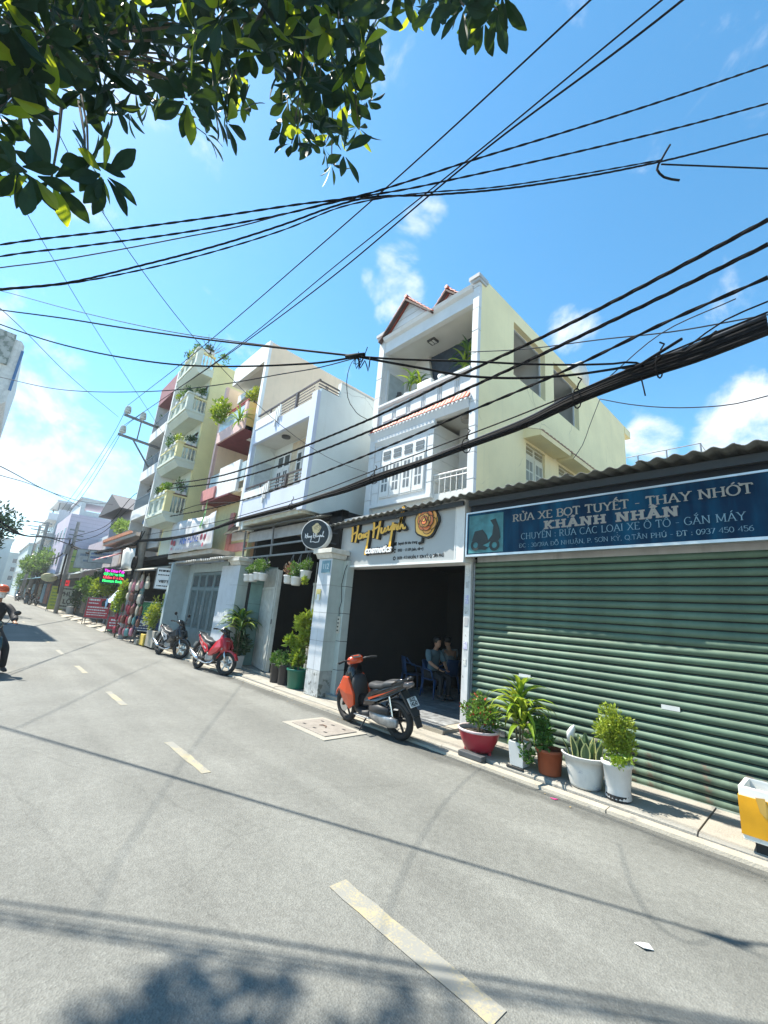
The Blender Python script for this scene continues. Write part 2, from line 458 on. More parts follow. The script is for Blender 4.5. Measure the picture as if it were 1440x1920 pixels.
def ribbon(mb, pts, wfun, P, lift):
    """flat pen stroke through 2-D pts with a width that depends on direction; P maps (x, y, lift) to space"""
    n = len(pts)
    if n < 2: return
    L, Rr = [], []
    closed = math.hypot(pts[0][0] - pts[-1][0], pts[0][1] - pts[-1][1]) < 1e-6
    for i in range(n):
        a = pts[i - 1] if i else (pts[-2] if closed else pts[0]); c = pts[i + 1] if i < n - 1 else (pts[1] if closed else pts[-1])
        dx, dy = c[0] - a[0], c[1] - a[1]; d = math.hypot(dx, dy) or 1e-6
        w = wfun(dx / d, dy / d, i / (n - 1)) / 2
        if 0 < i < n - 1:
            d1 = math.hypot(pts[i][0] - a[0], pts[i][1] - a[1]) or 1e-6
            cs = ((pts[i][0] - a[0]) * dx + (pts[i][1] - a[1]) * dy) / (d1 * d); w /= max(0.6, cs)
        L.append((pts[i][0] - dy / d * w, pts[i][1] + dx / d * w)); Rr.append((pts[i][0] + dy / d * w, pts[i][1] - dx / d * w))
    vs = [P(*p, lift) for p in L] + [P(*p, lift) for p in Rr]
    mb.add(vs, [(i, n + i, n + i + 1, i + 1) for i in range(n - 1)])
def serif_line(mb, txt, x0, x1, zb, h, Y, thick, thin, slab=0.16, gap=0.0, lift0=0.004):
    """serif capitals on a plane facing -Y, stretched between x0 and x1"""
    seq = []; x = 0
    for chx in txt:
        dd = chx in 'ĐđD' and chx != 'D'
        nf = unicodedata.normalize('NFD', 'D' if dd else chx)
        g = GL[nf[0]]; seq.append((x, g, nf, dd)); x += g[0] + gap
    k = (x1 - x0) / x
    sk = k / h
    lift = [lift0]
    def P(a, b, l): return (x0 + a * k, Y - l, zb + b * h)
    def wf(dx, dy, t):
        dx *= sk; q = math.hypot(dx, dy); dx /= q; dy /= q
        if dx * dy > 0 and abs(dx) > .25: return thin * 1.25 + (thick - thin) * .2
        return (thin + (thick - thin) * abs(dy) ** 1.3) / (sk if abs(dy) > .7 else 1)
    for x, (w, st, sf), nf, dd in seq:
        for s_ in st:
            lift[0] += 0.0003; ribbon(mb, [(x + a, b) for a, b in s_], wf, P, lift[0])
        for a, b in sf:
            lift[0] += 0.0003
            bb = b + (thin * .5 if b < .5 else -thin * .5)
            ribbon(mb, [(x + a - slab, bb), (x + a + slab, bb)], lambda *q: thin, P, lift[0])
        if dd:
            lift[0] += 0.0003; ribbon(mb, [(x + .0, .52), (x + .32, .52)], lambda *q: thin * 1.2, P, lift[0])
        up = 0
        for mk in nf[1:]:
            for s_ in MARKS.get(mk, []):
                lift[0] += 0.0003
                o = up if mk not in '\u0323\u031b' else 0
                ribbon(mb, [(x + w / 2 + a, b + o) for a, b in s_], lambda *q: thin * 1.5, P, lift[0])
            if mk in '\u0302\u0306': up = .16

# ================================================================== ground, road, kerb, pavement
M_asph = None
def asphalt():
    m = bpy.data.materials.new('asphalt'); m.use_nodes = True
    n, l = m.node_tree.nodes, m.node_tree.links
    b = n['Principled BSDF']; b.inputs['Roughness'].default_value = 0.82; b.inputs['Specular IOR Level'].default_value = 0.35
    t = n.new('ShaderNodeTexCoord')
    def noise(s, d=4, r=.55, vec=None):
        k = n.new('ShaderNodeTexNoise'); k.inputs['Scale'].default_value = s; k.inputs['Detail'].default_value = d; k.inputs['Roughness'].default_value = r
        l.new(vec or t.outputs['Object'], k.inputs['Vector']); return k.outputs['Fac']
    def ramp(v, a, bb, c0, c1):
        k = n.new('ShaderNodeMapRange'); k.interpolation_type = 'SMOOTHSTEP'
        k.inputs['From Min'].default_value = a; k.inputs['From Max'].default_value = bb; k.inputs['To Min'].default_value = c0; k.inputs['To Max'].default_value = c1
        l.new(v, k.inputs['Value']); return k.outputs[0]
    def mul(a, bb):
        k = n.new('ShaderNodeMath'); k.operation = 'MULTIPLY'
        for i, q in enumerate((a, bb)):
            if isinstance(q, float): k.inputs[i].default_value = q
            else: l.new(q, k.inputs[i])
        return k.outputs[0]
    v = n.new('ShaderNodeTexVoronoi'); v.inputs['Scale'].default_value = 95; l.new(t.outputs['Object'], v.inputs['Vector'])
    vc = n.new('ShaderNodeSeparateColor'); l.new(v.outputs['Color'], vc.inputs[0])
    base = ramp(vc.outputs[0], 0, 1, .145, .185)
    base = mul(base, ramp(noise(420, 2), .3, .7, .86, 1.14))
    base = mul(base, ramp(noise(.9, 6, .6), .3, .72, .88, 1.1))
    base = mul(base, ramp(noise(14, 5), .3, .7, .93, 1.07))
    # polished wheel tracks along the street and a dirty, patched strip beside the kerb
    mp = n.new('ShaderNodeMapping'); mp.inputs['Scale'].default_value = (.06, 1.6, 1); l.new(t.outputs['Object'], mp.inputs['Vector'])
    base = mul(base, ramp(noise(1.0, 4, .5, mp.outputs[0]), .35, .7, .88, 1.08))
    sp = n.new('ShaderNodeSeparateXYZ'); l.new(t.outputs['Object'], sp.inputs[0])
    ad = n.new('ShaderNodeMath'); ad.operation = 'MULTIPLY_ADD'; ad.inputs[1].default_value = .55; l.new(noise(1.7, 6, .6), ad.inputs[0]); l.new(sp.outputs['Y'], ad.inputs[2])
    base = mul(base, ramp(ad.outputs[0], 4.83, 5.02, 1.0, .62))
    mp2 = n.new('ShaderNodeMapping'); mp2.inputs['Rotation'].default_value = (0, 0, .5); l.new(t.outputs['Object'], mp2.inputs['Vector'])
    cv = n.new('ShaderNodeTexVoronoi'); cv.feature = 'DISTANCE_TO_EDGE'; cv.inputs['Scale'].default_value = .32
    wv = n.new('ShaderNodeMix'); wv.data_type = 'VECTOR'; wv.inputs['Factor'].default_value = .12
    nz = n.new('ShaderNodeTexNoise'); nz.inputs['Scale'].default_value = 2.2; nz.inputs['Detail'].default_value = 6; l.new(mp2.outputs[0], nz.inputs['Vector'])
    l.new(mp2.outputs[0], wv.inputs['A']); l.new(nz.outputs['Color'], wv.inputs['B']); l.new(wv.outputs['Result'], cv.inputs['Vector'])
    base = mul(base, ramp(cv.outputs['Distance'], .0, .004, .9, 1.0))
    st = noise(2.6, 4, .5); base = mul(base, ramp(st, .66, .8, 1.0, .9))
    cc = n.new('ShaderNodeCombineColor')
    l.new(mul(base, .98), cc.inputs[0]); l.new(base, cc.inputs[1]); l.new(mul(base, .92), cc.inputs[2])
    l.new(cc.outputs[0], b.inputs['Base Color'])
    bp = n.new('ShaderNodeBump'); bp.inputs['Strength'].default_value = .55; bp.inputs['Distance'].default_value = .006
    l.new(v.outputs['Distance'], bp.inputs['Height'])
    bp2 = n.new('ShaderNodeBump'); bp2.inputs['Strength'].default_value = .4; bp2.inputs['Distance'].default_value = .004
    l.new(noise(300, 3), bp2.inputs['Height']); l.new(bp.outputs[0], bp2.inputs['Normal']); l.new(bp2.outputs[0], b.inputs['Normal'])
    return m
M_asph = asphalt()
m_conc = mat('concrete', (.27, .255, .22), .85, var=.16, vs=3, bump=.35, bs=60, fine=.08, fs=90, wear=(.2, .19, .17), wth=.6, ws=4)
m_kerb = mat('kerb_concrete', (.31, .285, .235), .85, var=.15, vs=5, bump=.3, bs=80, fine=.08, wear=(.22, .21, .19), wth=.6, ws=6)
m_earth = mat('far_ground', (.27, .26, .24), .9, var=.2, vs=.2)
m_dark = mat('dark_gap', (.03, .03, .03), .9)
g = MB().add([(-400, -300, -.06), (300, -300, -.06), (300, 400, -.06), (-400, 400, -.06)], [(0, 1, 2, 3)])
tag(g.build('ground', m_earth), 'flat grey ground under the whole street', 'ground', kind='structure')
g = MB()
xs = [-130, -90, -60, -45, -32, -22, -14, -8, -4, 0, 6, 30]
for a, b in zip(xs, xs[1:]):
    g.add([(a, -1.3, 0), (b, -1.3, 0), (b, 4.94, 0), (a, 4.94, 0)], [(0, 1, 2, 3)])
road = tag(g.build('road', M_asph), 'pale grey sunlit asphalt road with faded centre dashes', 'road', kind='structure')
# worn yellow-white centre dashes
def paint():
    m = bpy.data.materials.new('worn_road_paint'); m.use_nodes = True
    n, l = m.node_tree.nodes, m.node_tree.links; b = n['Principled BSDF']; b.inputs['Roughness'].default_value = .8
    t = n.new('ShaderNodeTexCoord')
    a = n.new('ShaderNodeTexNoise'); a.inputs['Scale'].default_value = 70; a.inputs['Detail'].default_value = 6; a.inputs['Roughness'].default_value = .7
    c = n.new('ShaderNodeTexNoise'); c.inputs['Scale'].default_value = 5; c.inputs['Detail'].default_value = 3
    l.new(t.outputs['Object'], a.inputs['Vector']); l.new(t.outputs['Object'], c.inputs['Vector'])
    ad = n.new('ShaderNodeMath'); ad.operation = 'MULTIPLY_ADD'; ad.inputs[1].default_value = .8; l.new(c.outputs['Fac'], ad.inputs[0]); l.new(a.outputs['Fac'], ad.inputs[2])
    r = n.new('ShaderNodeMapRange'); r.inputs['From Min'].default_value = .56; r.inputs['From Max'].default_value = .95; l.new(ad.outputs[0], r.inputs['Value'])
    mx = n.new('ShaderNodeMix'); mx.data_type = 'RGBA'; l.new(r.outputs[0], mx.inputs['Factor'])
    mx.inputs['A'].default_value = (.40, .33, .16, 1); mx.inputs['B'].default_value = (.21, .21, .19, 1); l.new(mx.outputs['Result'], b.inputs['Base Color'])
    return m
m_paint = paint()
for i in range(16):
    x0 = -1.24 - 3.36 * i
    g = MB(); n = 8; L, Rr = [], []
    for k in range(n + 1):
        x = x0 - 1.17 * k / n
        L.append((x, 2.05 + U(-.008, .008), .004)); Rr.append((x, 2.15 + U(-.008, .008), .004))
    if i == 0: L = [(x, y - .03, z) for x, y, z in L]; 
    g.add(L + Rr, [(k, k + 1, n + 2 + k, n + 1 + k) for k in range(n)])
    tag(g.build('lane_dash', m_paint, road), None, None)
# kerb strip with its gutter groove, in cast lengths
kerb = thing('kerb', 'low pale concrete kerb strip along the right side of the road', 'kerb', (0, 5, 0)); kerb['kind'] = 'structure'
x = 12.0
while x > -75:
    L = U(1.6, 2.6) if x > -20 else 8
    mb = MB(); d = U(-.008, .008)
    mb.prism([(4.93 + d, -.02), (4.945 + d, .03), (5.055 + d, .035), (5.06 + d, -.02)], 'x', x - L + .008, x)
    mb.build('kerb_stone', m_kerb, kerb); x -= L
MB().box(-75, 12, 5.06, 5.105, -.02, .006).build('gutter_bed', m_dark, kerb)
pav = thing('pavement', 'narrow concrete pavement raised a little above the road', 'pavement', (0, 5.1, 0)); pav['kind'] = 'structure'
x = 12.0; i = 0
while x > -75:
    L = (2.2, 1.7, 2.9, 2.4)[i % 4] if x > -24 else 9
    h = .055 + U(-.006, .008)
    mb = MB(); mb.prism([(5.105, -.03), (5.115, h - .02), (5.14, h), (7.3 if x > -17 else 9, h + .05), (7.3 if x > -17 else 9, -.03)], 'x', x - L + .01, x)
    mb.build('pavement_slab', m_conc, pav); x -= L; i += 1
# left-hand pavement, out of frame beside the camera and far up the street
mb = MB().box(-130, 30, -6, -1.32, -.03, .1)
tag(mb.build('left_pavement', m_conc), 'grey concrete pavement on the far left side of the road', 'pavement', kind='structure')
# tilted ramp slabs in front of the far shops
for k, (x, y, w) in enumerate([(-19.6, 4.78, 1.2), (-24.6, 4.75, 1.5), (-27.4, 4.75, 1.4), (-30.2, 4.75, 1.5), (-33.5, 4.75, 1.6), (-37, 4.75, 1.6)]):
    mb = MB(); mb.prism([(y - .1, .008), (y + .45, .012), (y + .45, .12), (y + .38, .12)], 'x', x - w / 2, x + w / 2)
    solid('ramp_slab', mb, m_kerb, ['sloping concrete ramp slab at the road edge beside the small crates', 'sloping concrete ramp slab at the road edge by the small red board',
          'sloping concrete ramp slab in front of the big red board', 'second sloping ramp slab beyond the big red board', 'third sloping ramp slab beyond the big red board', 'farthest sloping ramp slab near the white plant bucket'][k], 'ramp', 'ramp slabs from road to shops', kind='structure')
# square drain slab let into the road
dr = thing('manhole_cover', 'square concrete drain cover with lifting holes beside the orange scooter', 'manhole', (-5.5, 4.2, 0))
mb = MB(); mb.box(-6.08, -4.98, 3.84, 4.62, -.02, .012); mb.build('surround', m_conc, dr, bevel=.004)
m_slab = mat('drain_slab', (.23, .21, .185), .85, var=.12, vs=9, bump=.3, bs=70, wear=(.25, .22, .2), wth=.62)
mb = MB(); mb.box(-5.96, -5.1, 3.94, 4.52, -.01, .024); mb.build('slab', m_slab, dr, bevel=.006)
for a, b in ((-5.8, 4.06), (-5.53, 4.06), (-5.26, 4.06), (-5.8, 4.4), (-5.53, 4.4), (-5.26, 4.4)):
    mb = MB(); mb.box(a - .035, a + .035, b - .016, b + .016, .02, .0265); mb.build('lifting_hole', m_dark, dr)
mb = MB(); mb.tube([(-5.62, 4.21, .026), (-5.58, 4.25, .034), (-5.5, 4.25, .034), (-5.46, 4.21, .026)], .008, 6); mb.build('handle', mat('rusty_iron', (.16, .1, .07), .8), dr)

# ================================================================== car-wash shop with the green roller shutter
m_shut = mat('shutter_green', (.105, .168, .115), .6, rnd=.3, var=.16, vs=4, streak=.3, scol=(.07, .14, .10), spec=.4, wear=(.17, .27, .2), wth=.66, ws=22)
m_white = mat('white_paint', (.72, .73, .72), .6, var=.05, vs=3, streak=.12)
m_wallg = mat('grey_wall', (.45, .46, .46), .75, var=.12, vs=3, streak=.35)
m_roof = mat('fibre_cement', (.17, .18, .17), .85, var=.2, vs=5, streak=.4, bump=.25, bs=50)
m_black = mat('black_steel', (.03, .035, .04), .5, var=.1)
m_alu = mat('aluminium_trim', (.55, .56, .57), .35, .7, var=.08)
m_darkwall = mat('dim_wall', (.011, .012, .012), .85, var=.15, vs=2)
m_glass = mat('window_glass', (.05, .065, .07), .08, var=.1, spec=.7)
m_steel = mat('grey_steel', (.2, .21, .22), .45, .5, var=.15)
shop = thing('car_wash_shop', 'low workshop with a wide green roller shutter and corrugated roof', 'shop', (-2, 6, 0))
mb = MB(); mb.box(-4.1, -3.9, 6.06, 16, 0, 3.7); mb.box(1.35, 1.55, 5.98, 16, 0, 3.7); mb.box(-3.9, 1.35, 15.8, 16, 0, 3.7); mb.box(-4.08, 1.5, 5.98, 6.1, 2.7, 3.62)
mb.build('wall', m_wallg, shop)
mb = MB(); mb.box(-4.1, 1.5, 6.0, 6.5, -.02, .1); mb.build('threshold', m_kerb, shop)
shut = MB().box(-4.14, 1.3, 6.0, 6.015, .1, 2.72).build('shutter', m_dark, shop)
prof = []
for k in range(9):
    a = k / 8 * .86
    prof.append((5.994 - .036 * math.sin(math.pi * (.06 + a / .86 * .94)) ** .6, a * .0985))
prof += [(5.999, .0847), (5.999, 0)]
sl = MB(); sl.prism(prof, 'x', -4.13, 1.3)
slm = sl.mesh('slat', m_shut, (-2, 6, 0))
for p in slm.polygons: p.use_smooth = False
slg = sl.mesh('slat', mat('shutter_grimy', (.10, .15, .105), .7, var=.3, vs=6, streak=.7, scol=(.05, .06, .045), wear=(.12, .10, .07), wth=.55, ws=10), (-2, 6, 0))
for k in range(27):
    obj('slat', slg if k < 4 else slm, shut, (U(-.002, .002), U(-.004, .003), .075 + k * .0985))
mb = MB(); mb.box(-4.13, 1.3, 5.96, 6.0, .045, .085); mb.build('bottom_rail', mat('shutter_rail', (.3, .36, .31), .5, var=.2, streak=.5), shut)
mb = MB(); mb.box(-3.3, -3.12, 5.962, 5.967, 1.0, 1.06); mb.box(-1.52, -1.34, 5.96, 5.966, .93, .98); mb.build('sticker', mat('paper', (.6, .62, .6), .8), shut)
m_post = mat('painted_post', (.60, .61, .60), .7, var=.12, vs=5, streak=.35, wear=(.25, .23, .2), wth=.63, ws=12)
mb = MB(); mb.box(-4.27, -4.145, 5.90, 6.05, .02, 2.78); mb.build('post', m_post, shop, bevel=.004)
m_poster = [mat('torn_poster_white', (.62, .62, .58), .8, wear=(.2, .2, .2), wth=.55, ws=60), mat('torn_poster_grey', (.4, .41, .42), .8, wear=(.55, .5, .4), wth=.55, ws=40), mat('torn_poster_violet', (.45, .43, .62), .8, wear=(.7, .7, .7), wth=.5, ws=50)]
for k, (z0, z1) in enumerate([(2.48, 2.6), (2.28, 2.38), (2.02, 2.16), (1.86, 1.97), (1.66, 1.8), (1.3, 1.42), (1.05, 1.15)]):
    mb = MB(); mb.box(-4.255 + U(0, .02), -4.17 - U(0, .015), 5.895, 5.8985, z0, z1); mb.build('torn_poster', m_poster[k % 3], shop)
def roof_sheets(parent, x0, x1, ze0, ze1, slope, ye, yb, m, pitch=.177, amp=.019, w=.885, t=.008, name='roof_sheet'):
    x = x0; k = 0
    while x < x1 - .02:
        xe = min(x + w + .06, x1); n = max(6, int((xe - x) / pitch * 8)); lift = .008 * (k % 2)
        rows = []
        for (y, dz) in ((ye + U(-.02, .02), 0), (yb, slope * (yb - ye))):
            top, bot = [], []
            for i in range(n + 1):
                xx = x + (xe - x) * i / n
                zz = ze0 + (ze1 - ze0) * (xx - x0) / (x1 - x0) + dz + amp * math.cos(2 * math.pi * xx / pitch) + lift
                top.append((xx, y, zz + t)); bot.append((xx, y, zz))
            rows.append((top, bot))
        mb = MB(); N = n + 1
        mb.add(rows[0][0] + rows[1][0] + rows[0][1] + rows[1][1],
               [(i, i + 1, N + i + 1, N + i) for i in range(n)] + [(2 * N + i + 1, 2 * N + i, 3 * N + i, 3 * N + i + 1) for i in range(n)] + [(2 * N + i, 2 * N + i + 1, i + 1, i) for i in range(n)])
        mb.build(name, m, parent); x += w; k += 1
for x_ in (-3.6, .6):
    MB().box(x_ - .09, x_ + .09, 5.945, 5.962, .16, .24).build('lock_box', m_steel, shut); MB().tube([(x_ - .06, 5.945, .3), (x_ - .06, 5.92, .31), (x_ + .06, 5.92, .31), (x_ + .06, 5.945, .3)], .008, 5).build('pull_handle', m_alu, shut)
MB().box(-4.14, -4.1, 5.95, 5.99, .06, 2.72).build('guide_rail', m_steel, shut); MB().box(1.28, 1.32, 5.95, 5.99, .06, 2.72).build('guide_rail', m_steel, shut)
rf = MB().bar((-4.05, 5.66, 3.66), (1.6, 5.66, 3.63), .06, .1).build('roof', m_black, shop)
roof_sheets(rf, -4.12, 1.75, 3.76, 3.72, .13, 5.42, 12.5, m_roof)
mb = MB(); 
for y in (6.2, 7.4, 8.6, 10): mb.bar((-4.0, y, 3.68 + .13 * (y - 5.5)), (1.6, y, 3.66 + .13 * (y - 5.5)), .05, .08)
mb.build('purlins', m_black, rf)
mb = MB(); mb.box(-4.1, 1.5, 5.78, 5.97, 3.5, 3.66); mb.build('fascia', mat('dark_fascia', (.02, .03, .045), .7), shop)

# --- car-wash sign, printed sheet in an aluminium frame
sg = thing('shop_sign', 'wide dark blue car-wash sign reading KHÁNH NHÂN above the green shutter', 'sign', (-2, 5.7, 2.76))
def blueprint():
    m = bpy.data.materials.new('blue_print'); m.use_nodes = True
    n, l = m.node_tree.nodes, m.node_tree.links; b = n['Principled BSDF']; b.inputs['Roughness'].default_value = .6; b.inputs['Specular IOR Level'].default_value = .12
    t = n.new('ShaderNodeTexCoord'); mp = n.new('ShaderNodeMapping'); mp.inputs['Scale'].default_value = (3, 1, .5); l.new(t.outputs['Object'], mp.inputs['Vector'])
    k = n.new('ShaderNodeTexNoise'); k.inputs['Scale'].default_value = 1.6; k.inputs['Detail'].default_value = 4; l.new(mp.outputs[0], k.inputs['Vector'])
    cr = n.new('ShaderNodeValToRGB'); e = cr.color_ramp.elements
    e[0].position = .38; e[0].color = (.003, .022, .055, 1); e[1].position = .75; e[1].color = (.005, .08, .155, 1)
    l.new(k.outputs['Fac'], cr.inputs[0]); l.new(cr.outputs[0], b.inputs['Base Color']); return m
mb = MB(); mb.box(-4.1, .55, 5.705, 5.76, 2.8, 3.49); mb.build('panel', blueprint(), sg)
mb = MB(); mb.box(-4.13, .6, 5.69, 5.77, 2.765, 2.8); mb.box(-4.13, .6, 5.69, 5.77, 3.49, 3.515); mb.box(-4.13, -4.1, 5.69, 5.77, 2.8, 3.49); mb.box(.55, .6, 5.69, 5.77, 2.8, 3.49)
mb.build('frame', m_alu, sg)
m_let = mat('sign_letter_cream', (.30, .285, .25), .6, var=.06, vs=30)
m_let2 = mat('sign_letter_pale_blue', (.17, .29, .35), .6, var=.15, vs=10)
for txt, a, b, z, h, tk, tn, mm in [('RỬA XE BỌT TUYẾT - THAY NHỚT', -3.27, -.44, 3.27, .112, .2, .075, m_let), ('CHUYÊN : RỬA CÁC LOẠI XE Ô TÔ - GẮN MÁY', -3.13, -.53, 2.985, .09, .11, .05, m_let2),
                                 ('ĐC : 30/39A ĐỖ NHUẬN, P. SƠN KỲ, Q.TÂN PHÚ - ĐT : 0937 450 456', -3.16, -.48, 2.862, .058, .12, .06, m_let2)]:
    mb = MB(); serif_line(mb, txt, a, b, z, h, 5.705, tk, tn, slab=.13 if h > .1 else .1); mb.build('lettering', mm, sg)
mb = MB(); serif_line(mb, 'KHÁNH NHÂN', -2.76, -1.1, 3.1, .128, 5.705, .42, .25, slab=.21, gap=.16, lift0=.0035); mb.build('lettering_outline', mat('navy_outline', (.01, .03, .09), .6), sg)
mb = MB(); serif_line(mb, 'KHÁNH NHÂN', -2.76, -1.1, 3.105, .122, 5.705, .32, .165, slab=.18, gap=.16, lift0=.008); mb.build('lettering', m_let, sg)
mb = MB(); mb.box(-4.07, -3.43, 5.7, 5.705, 2.82, 3.45); mb.build('picture_sheet', mat('teal_print', (.05, .2, .22), .4, var=.5, vs=2.2), sg)
mb = MB()   # flat scooter print
def fl(cx, cz, r, a0=0, a1=360, w=.03, lift=.0065):
    ribbon(mb, arc(cx, cz, r, r, a0, a1, 16), lambda *q: w, lambda a, b, l: (a, 5.7 - l, b), lift)
fl(-3.93, 2.95, .07, w=.045); fl(-3.58, 2.93, .07, w=.045, lift=.007)
for k, pl in enumerate([[(-4.0, 3.03), (-3.95, 3.18), (-3.8, 3.2), (-3.72, 3.1), (-3.68, 2.98), (-3.82, 2.93), (-3.9, 3.0)], [(-3.72, 2.98), (-3.62, 3.1), (-3.6, 3.25), (-3.66, 3.34), (-3.56, 3.36), (-3.5, 3.2), (-3.47, 3.05), (-3.52, 2.98), (-3.6, 3.0)], [(-3.88, 2.98), (-3.7, 2.9), (-3.62, 2.94), (-3.74, 2.86), (-3.9, 2.88)]]):
    mb.add([(a, 5.7 - .008 - .001 * k, b) for a, b in pl], [tuple(range(len(pl)))])
mb.build('printed_picture', mat('print_black', (.02, .03, .03), .5), sg)

# ================================================================== cosmetics shop
m_tile = mat('glazed_tile_white', (.56, .59, .62), .3, var=.06, vs=4, streak=.1, spec=.5)
m_tileg = mat('glazed_tile_green', (.46, .52, .49), .35, var=.06, vs=4, streak=.15)
cs = thing('cosmetics_shop', 'open-fronted cosmetics shop with a dark interior under the cream house', 'shop', (-5.8, 6, 0))
mb = MB(); mb.box(-7.5, -7.3, 5.75, 11, 0, 3.6); mb.box(-4.3, -4.14, 6.08, 11, 0, 3.4); mb.box(-7.3, -4.3, 10.8, 11, 0, 3.6); mb.box(-7.3, -4.3, 6.05, 10.8, 3.05, 3.2)
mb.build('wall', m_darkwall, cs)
mb = MB(); mb.box(-7.3, -7.12, 5.62, 5.8, .02, 2.75); jb = mb.build('jamb', m_dark, cs)
for k in range(5): 
    mb = MB(); mb.box(-7.305, -7.115, 5.612, 5.8, .03 + k * .56, .03 + k * .56 + .55); mb.build('tile', m_tileg, jb, bevel=.004)
fl_ = MB().box(-7.3, -4.28, 5.5, 10.8, .0, .115).build('floor', m_kerb, cs)
m_ft = [mat('floor_tile_pale', (.30, .31, .31), .3, var=.35, vs=9), mat('floor_tile_grey', (.24, .25, .255), .3, var=.4, vs=8)]
tm = [MB().box(-.195, .195, -.195, .195, .1, .122).mesh('tile', q) for q in m_ft]
for i in range(7):
    for j in range(11):
        obj('tile', tm[(i * 3 + j * 5 + (i * j) % 2) % 2], fl_, (-7.08 + .4 * i + 5.8, 5.72 + .4 * j - 6, 0), (0, 0, R(90) * ((i + 2 * j) % 4)))
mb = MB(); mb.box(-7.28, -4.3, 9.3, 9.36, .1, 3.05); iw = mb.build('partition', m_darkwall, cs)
m_dd = mat('dim_door', (.03, .034, .036), .6)
mb = MB(); mb.box(-6.55, -5.5, 9.22, 9.29, .12, 2.5); idr = mb.build('inner_door', m_dd, cs)
for i in range(3):
    for j in range(4): mb = MB(); mb.box(-6.45 + i * .33, -6.2 + i * .33, 9.205, 9.225, .9 + j * .38, 1.2 + j * .38); mb.build('pane', m_glass, idr)
rf = MB().bar((-7.75, 5.62, 3.6), (-4.14, 5.62, 3.68), .05, .08).build('roof', m_black, cs)
roof_sheets(rf, -7.95, -4.1, 3.63, 3.76, .1, 5.47, 6.38, m_roof)
# light-box sign
m_face = mat('sign_face_shaded', (.40, .42, .42), .45, var=.03, vs=2, streak=.08)  # white face greyed: the shade under the eave is put into its colour
s2 = thing('shop_sign', 'white box sign with golden handwriting Hong Huynh cosmetics and a rose', 'sign', (-6, 5.7, 2.69))
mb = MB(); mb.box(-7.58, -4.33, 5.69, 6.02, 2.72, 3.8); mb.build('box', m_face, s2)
mb = MB(); mb.box(-7.6, -4.15, 5.675, 6.03, 2.68, 2.72); mb.box(-4.33, -4.15, 5.68, 6.02, 2.72, 3.78); mb.box(-7.6, -7.575, 5.675, 6.03, 2.72, 3.8); mb.box(-4.345, -4.325, 5.675, 5.68, 2.72, 3.8)
mb.build('edge_trim', m_white, s2)
m_gold = mat('gold_letter', (.82, .46, .05), .35, var=.08, vs=6)
m_blk = mat('black_letter_side', (.02, .02, .018), .5)
def SP(a, b, l): return (a, 5.69 - l, b)
# handwriting as brush strokes: x along the sign, z height (metres from 0..)
HW = [[(0, .38), (.03, .2), (.02, 0)], [(.2, .44), (.19, .24), (.15, -.02)], [(-.02, .16), (.1, .21), (.2, .25)],            # H
      arc(.30, .12, .055, .06, 60, 420, 10), [(.37, .16), (.37, .06)], [(.37, .12), (.43, .17), (.45, .06)],                     # o n
      arc(.535, .13, .05, .05, 40, 360, 10), [(.59, .24), (.59, .1), (.56, -.18), (.53, -.34)],                                  # g
      [(.73, .46), (.76, .28), (.75, .04)], [(.94, .5), (.93, .3), (.88, 0)], [(.7, .22), (.83, .27), (.95, .32)],               # H
      [(1.0, .26), (.99, .15), (1.04, .12), (1.1, .18), (1.11, .25)], [(1.11, .25), (1.12, .14), (1.17, .2)],                    # u
      [(1.2, .28), (1.2, .19), (1.27, .17), (1.31, .27)], [(1.34, .34), (1.32, .1), (1.29, -.16), (1.28, -.26)],                 # y
      [(1.38, .3), (1.39, .16)], [(1.39, .22), (1.45, .29), (1.47, .15), (1.5, .18)],                                            # n
      [(1.5, .18), (1.58, .4), (1.63, .62), (1.6, .66), (1.57, .5), (1.55, .16)], [(1.55, .2), (1.62, .27), (1.65, .15), (1.72, .19)]]  # h
def hand(mb, sx, sz, ox, oz, w0, w1, front, depth, P):
    for i, s_ in enumerate(HW):
        pts = []
        for (a, b), (c, d) in zip(s_, s_[1:]):
            for k in range(3): pts.append((a + (c - a) * k / 3, b + (d - b) * k / 3))
        pts.append(s_[-1])
        for _ in range(2): pts = [pts[0]] + [((p[0] + 2 * q[0] + r_[0]) / 4, (p[1] + 2 * q[1] + r_[1]) / 4) for p, q, r_ in zip(pts, pts[1:], pts[2:])] + [pts[-1]]
        pts = [(ox + a * sx, oz + b * sz) for a, b in pts]
        wf = lambda dx, dy, t: w0 + (w1 - w0) * abs(dy) ** .8
        n0 = len(mb.v); f0 = len(mb.f)
        ribbon(mb, pts, wf, P, front + i * .0006)
        if depth:                                     # solid letter body
            n = len(pts); vs = mb.v[n0:]; back = [(v[0], v[1] + depth, v[2]) for v in vs]
            mb.add(back, [])
            o = n0; b_ = n0 + 2 * n
            for k in range(n - 1):
                mb.f += [(o + k, o + k + 1, b_ + k + 1, b_ + k), (o + n + k + 1, o + n + k, b_ + n + k, b_ + n + k + 1)]; mb.mi += [0, 0]
            mb.f += [(o, o + n, b_ + n, b_)[::-1], (o + n - 1, o + 2 * n - 1, b_ + 2 * n - 1, b_ + n - 1)]; mb.mi += [0, 0]
mb = MB(); hand(mb, .95, .9, -7.1, 3.22, .065, .105, .05, .05, SP); nb = mb.build('handwriting_body', m_blk, s2)
mb = MB(); hand(mb, .95, .9, -7.1, 3.22, .028, .06, .064, 0, SP); mb.build('handwriting_face', m_gold, s2)
put_text('cosmetics', s2, (-6.2, 5.652, 3.0), (1, 0, .0), (0, 0, 1), .2, m_blk, bold=.022, fit=.80, extrude=.012, slant=.25)
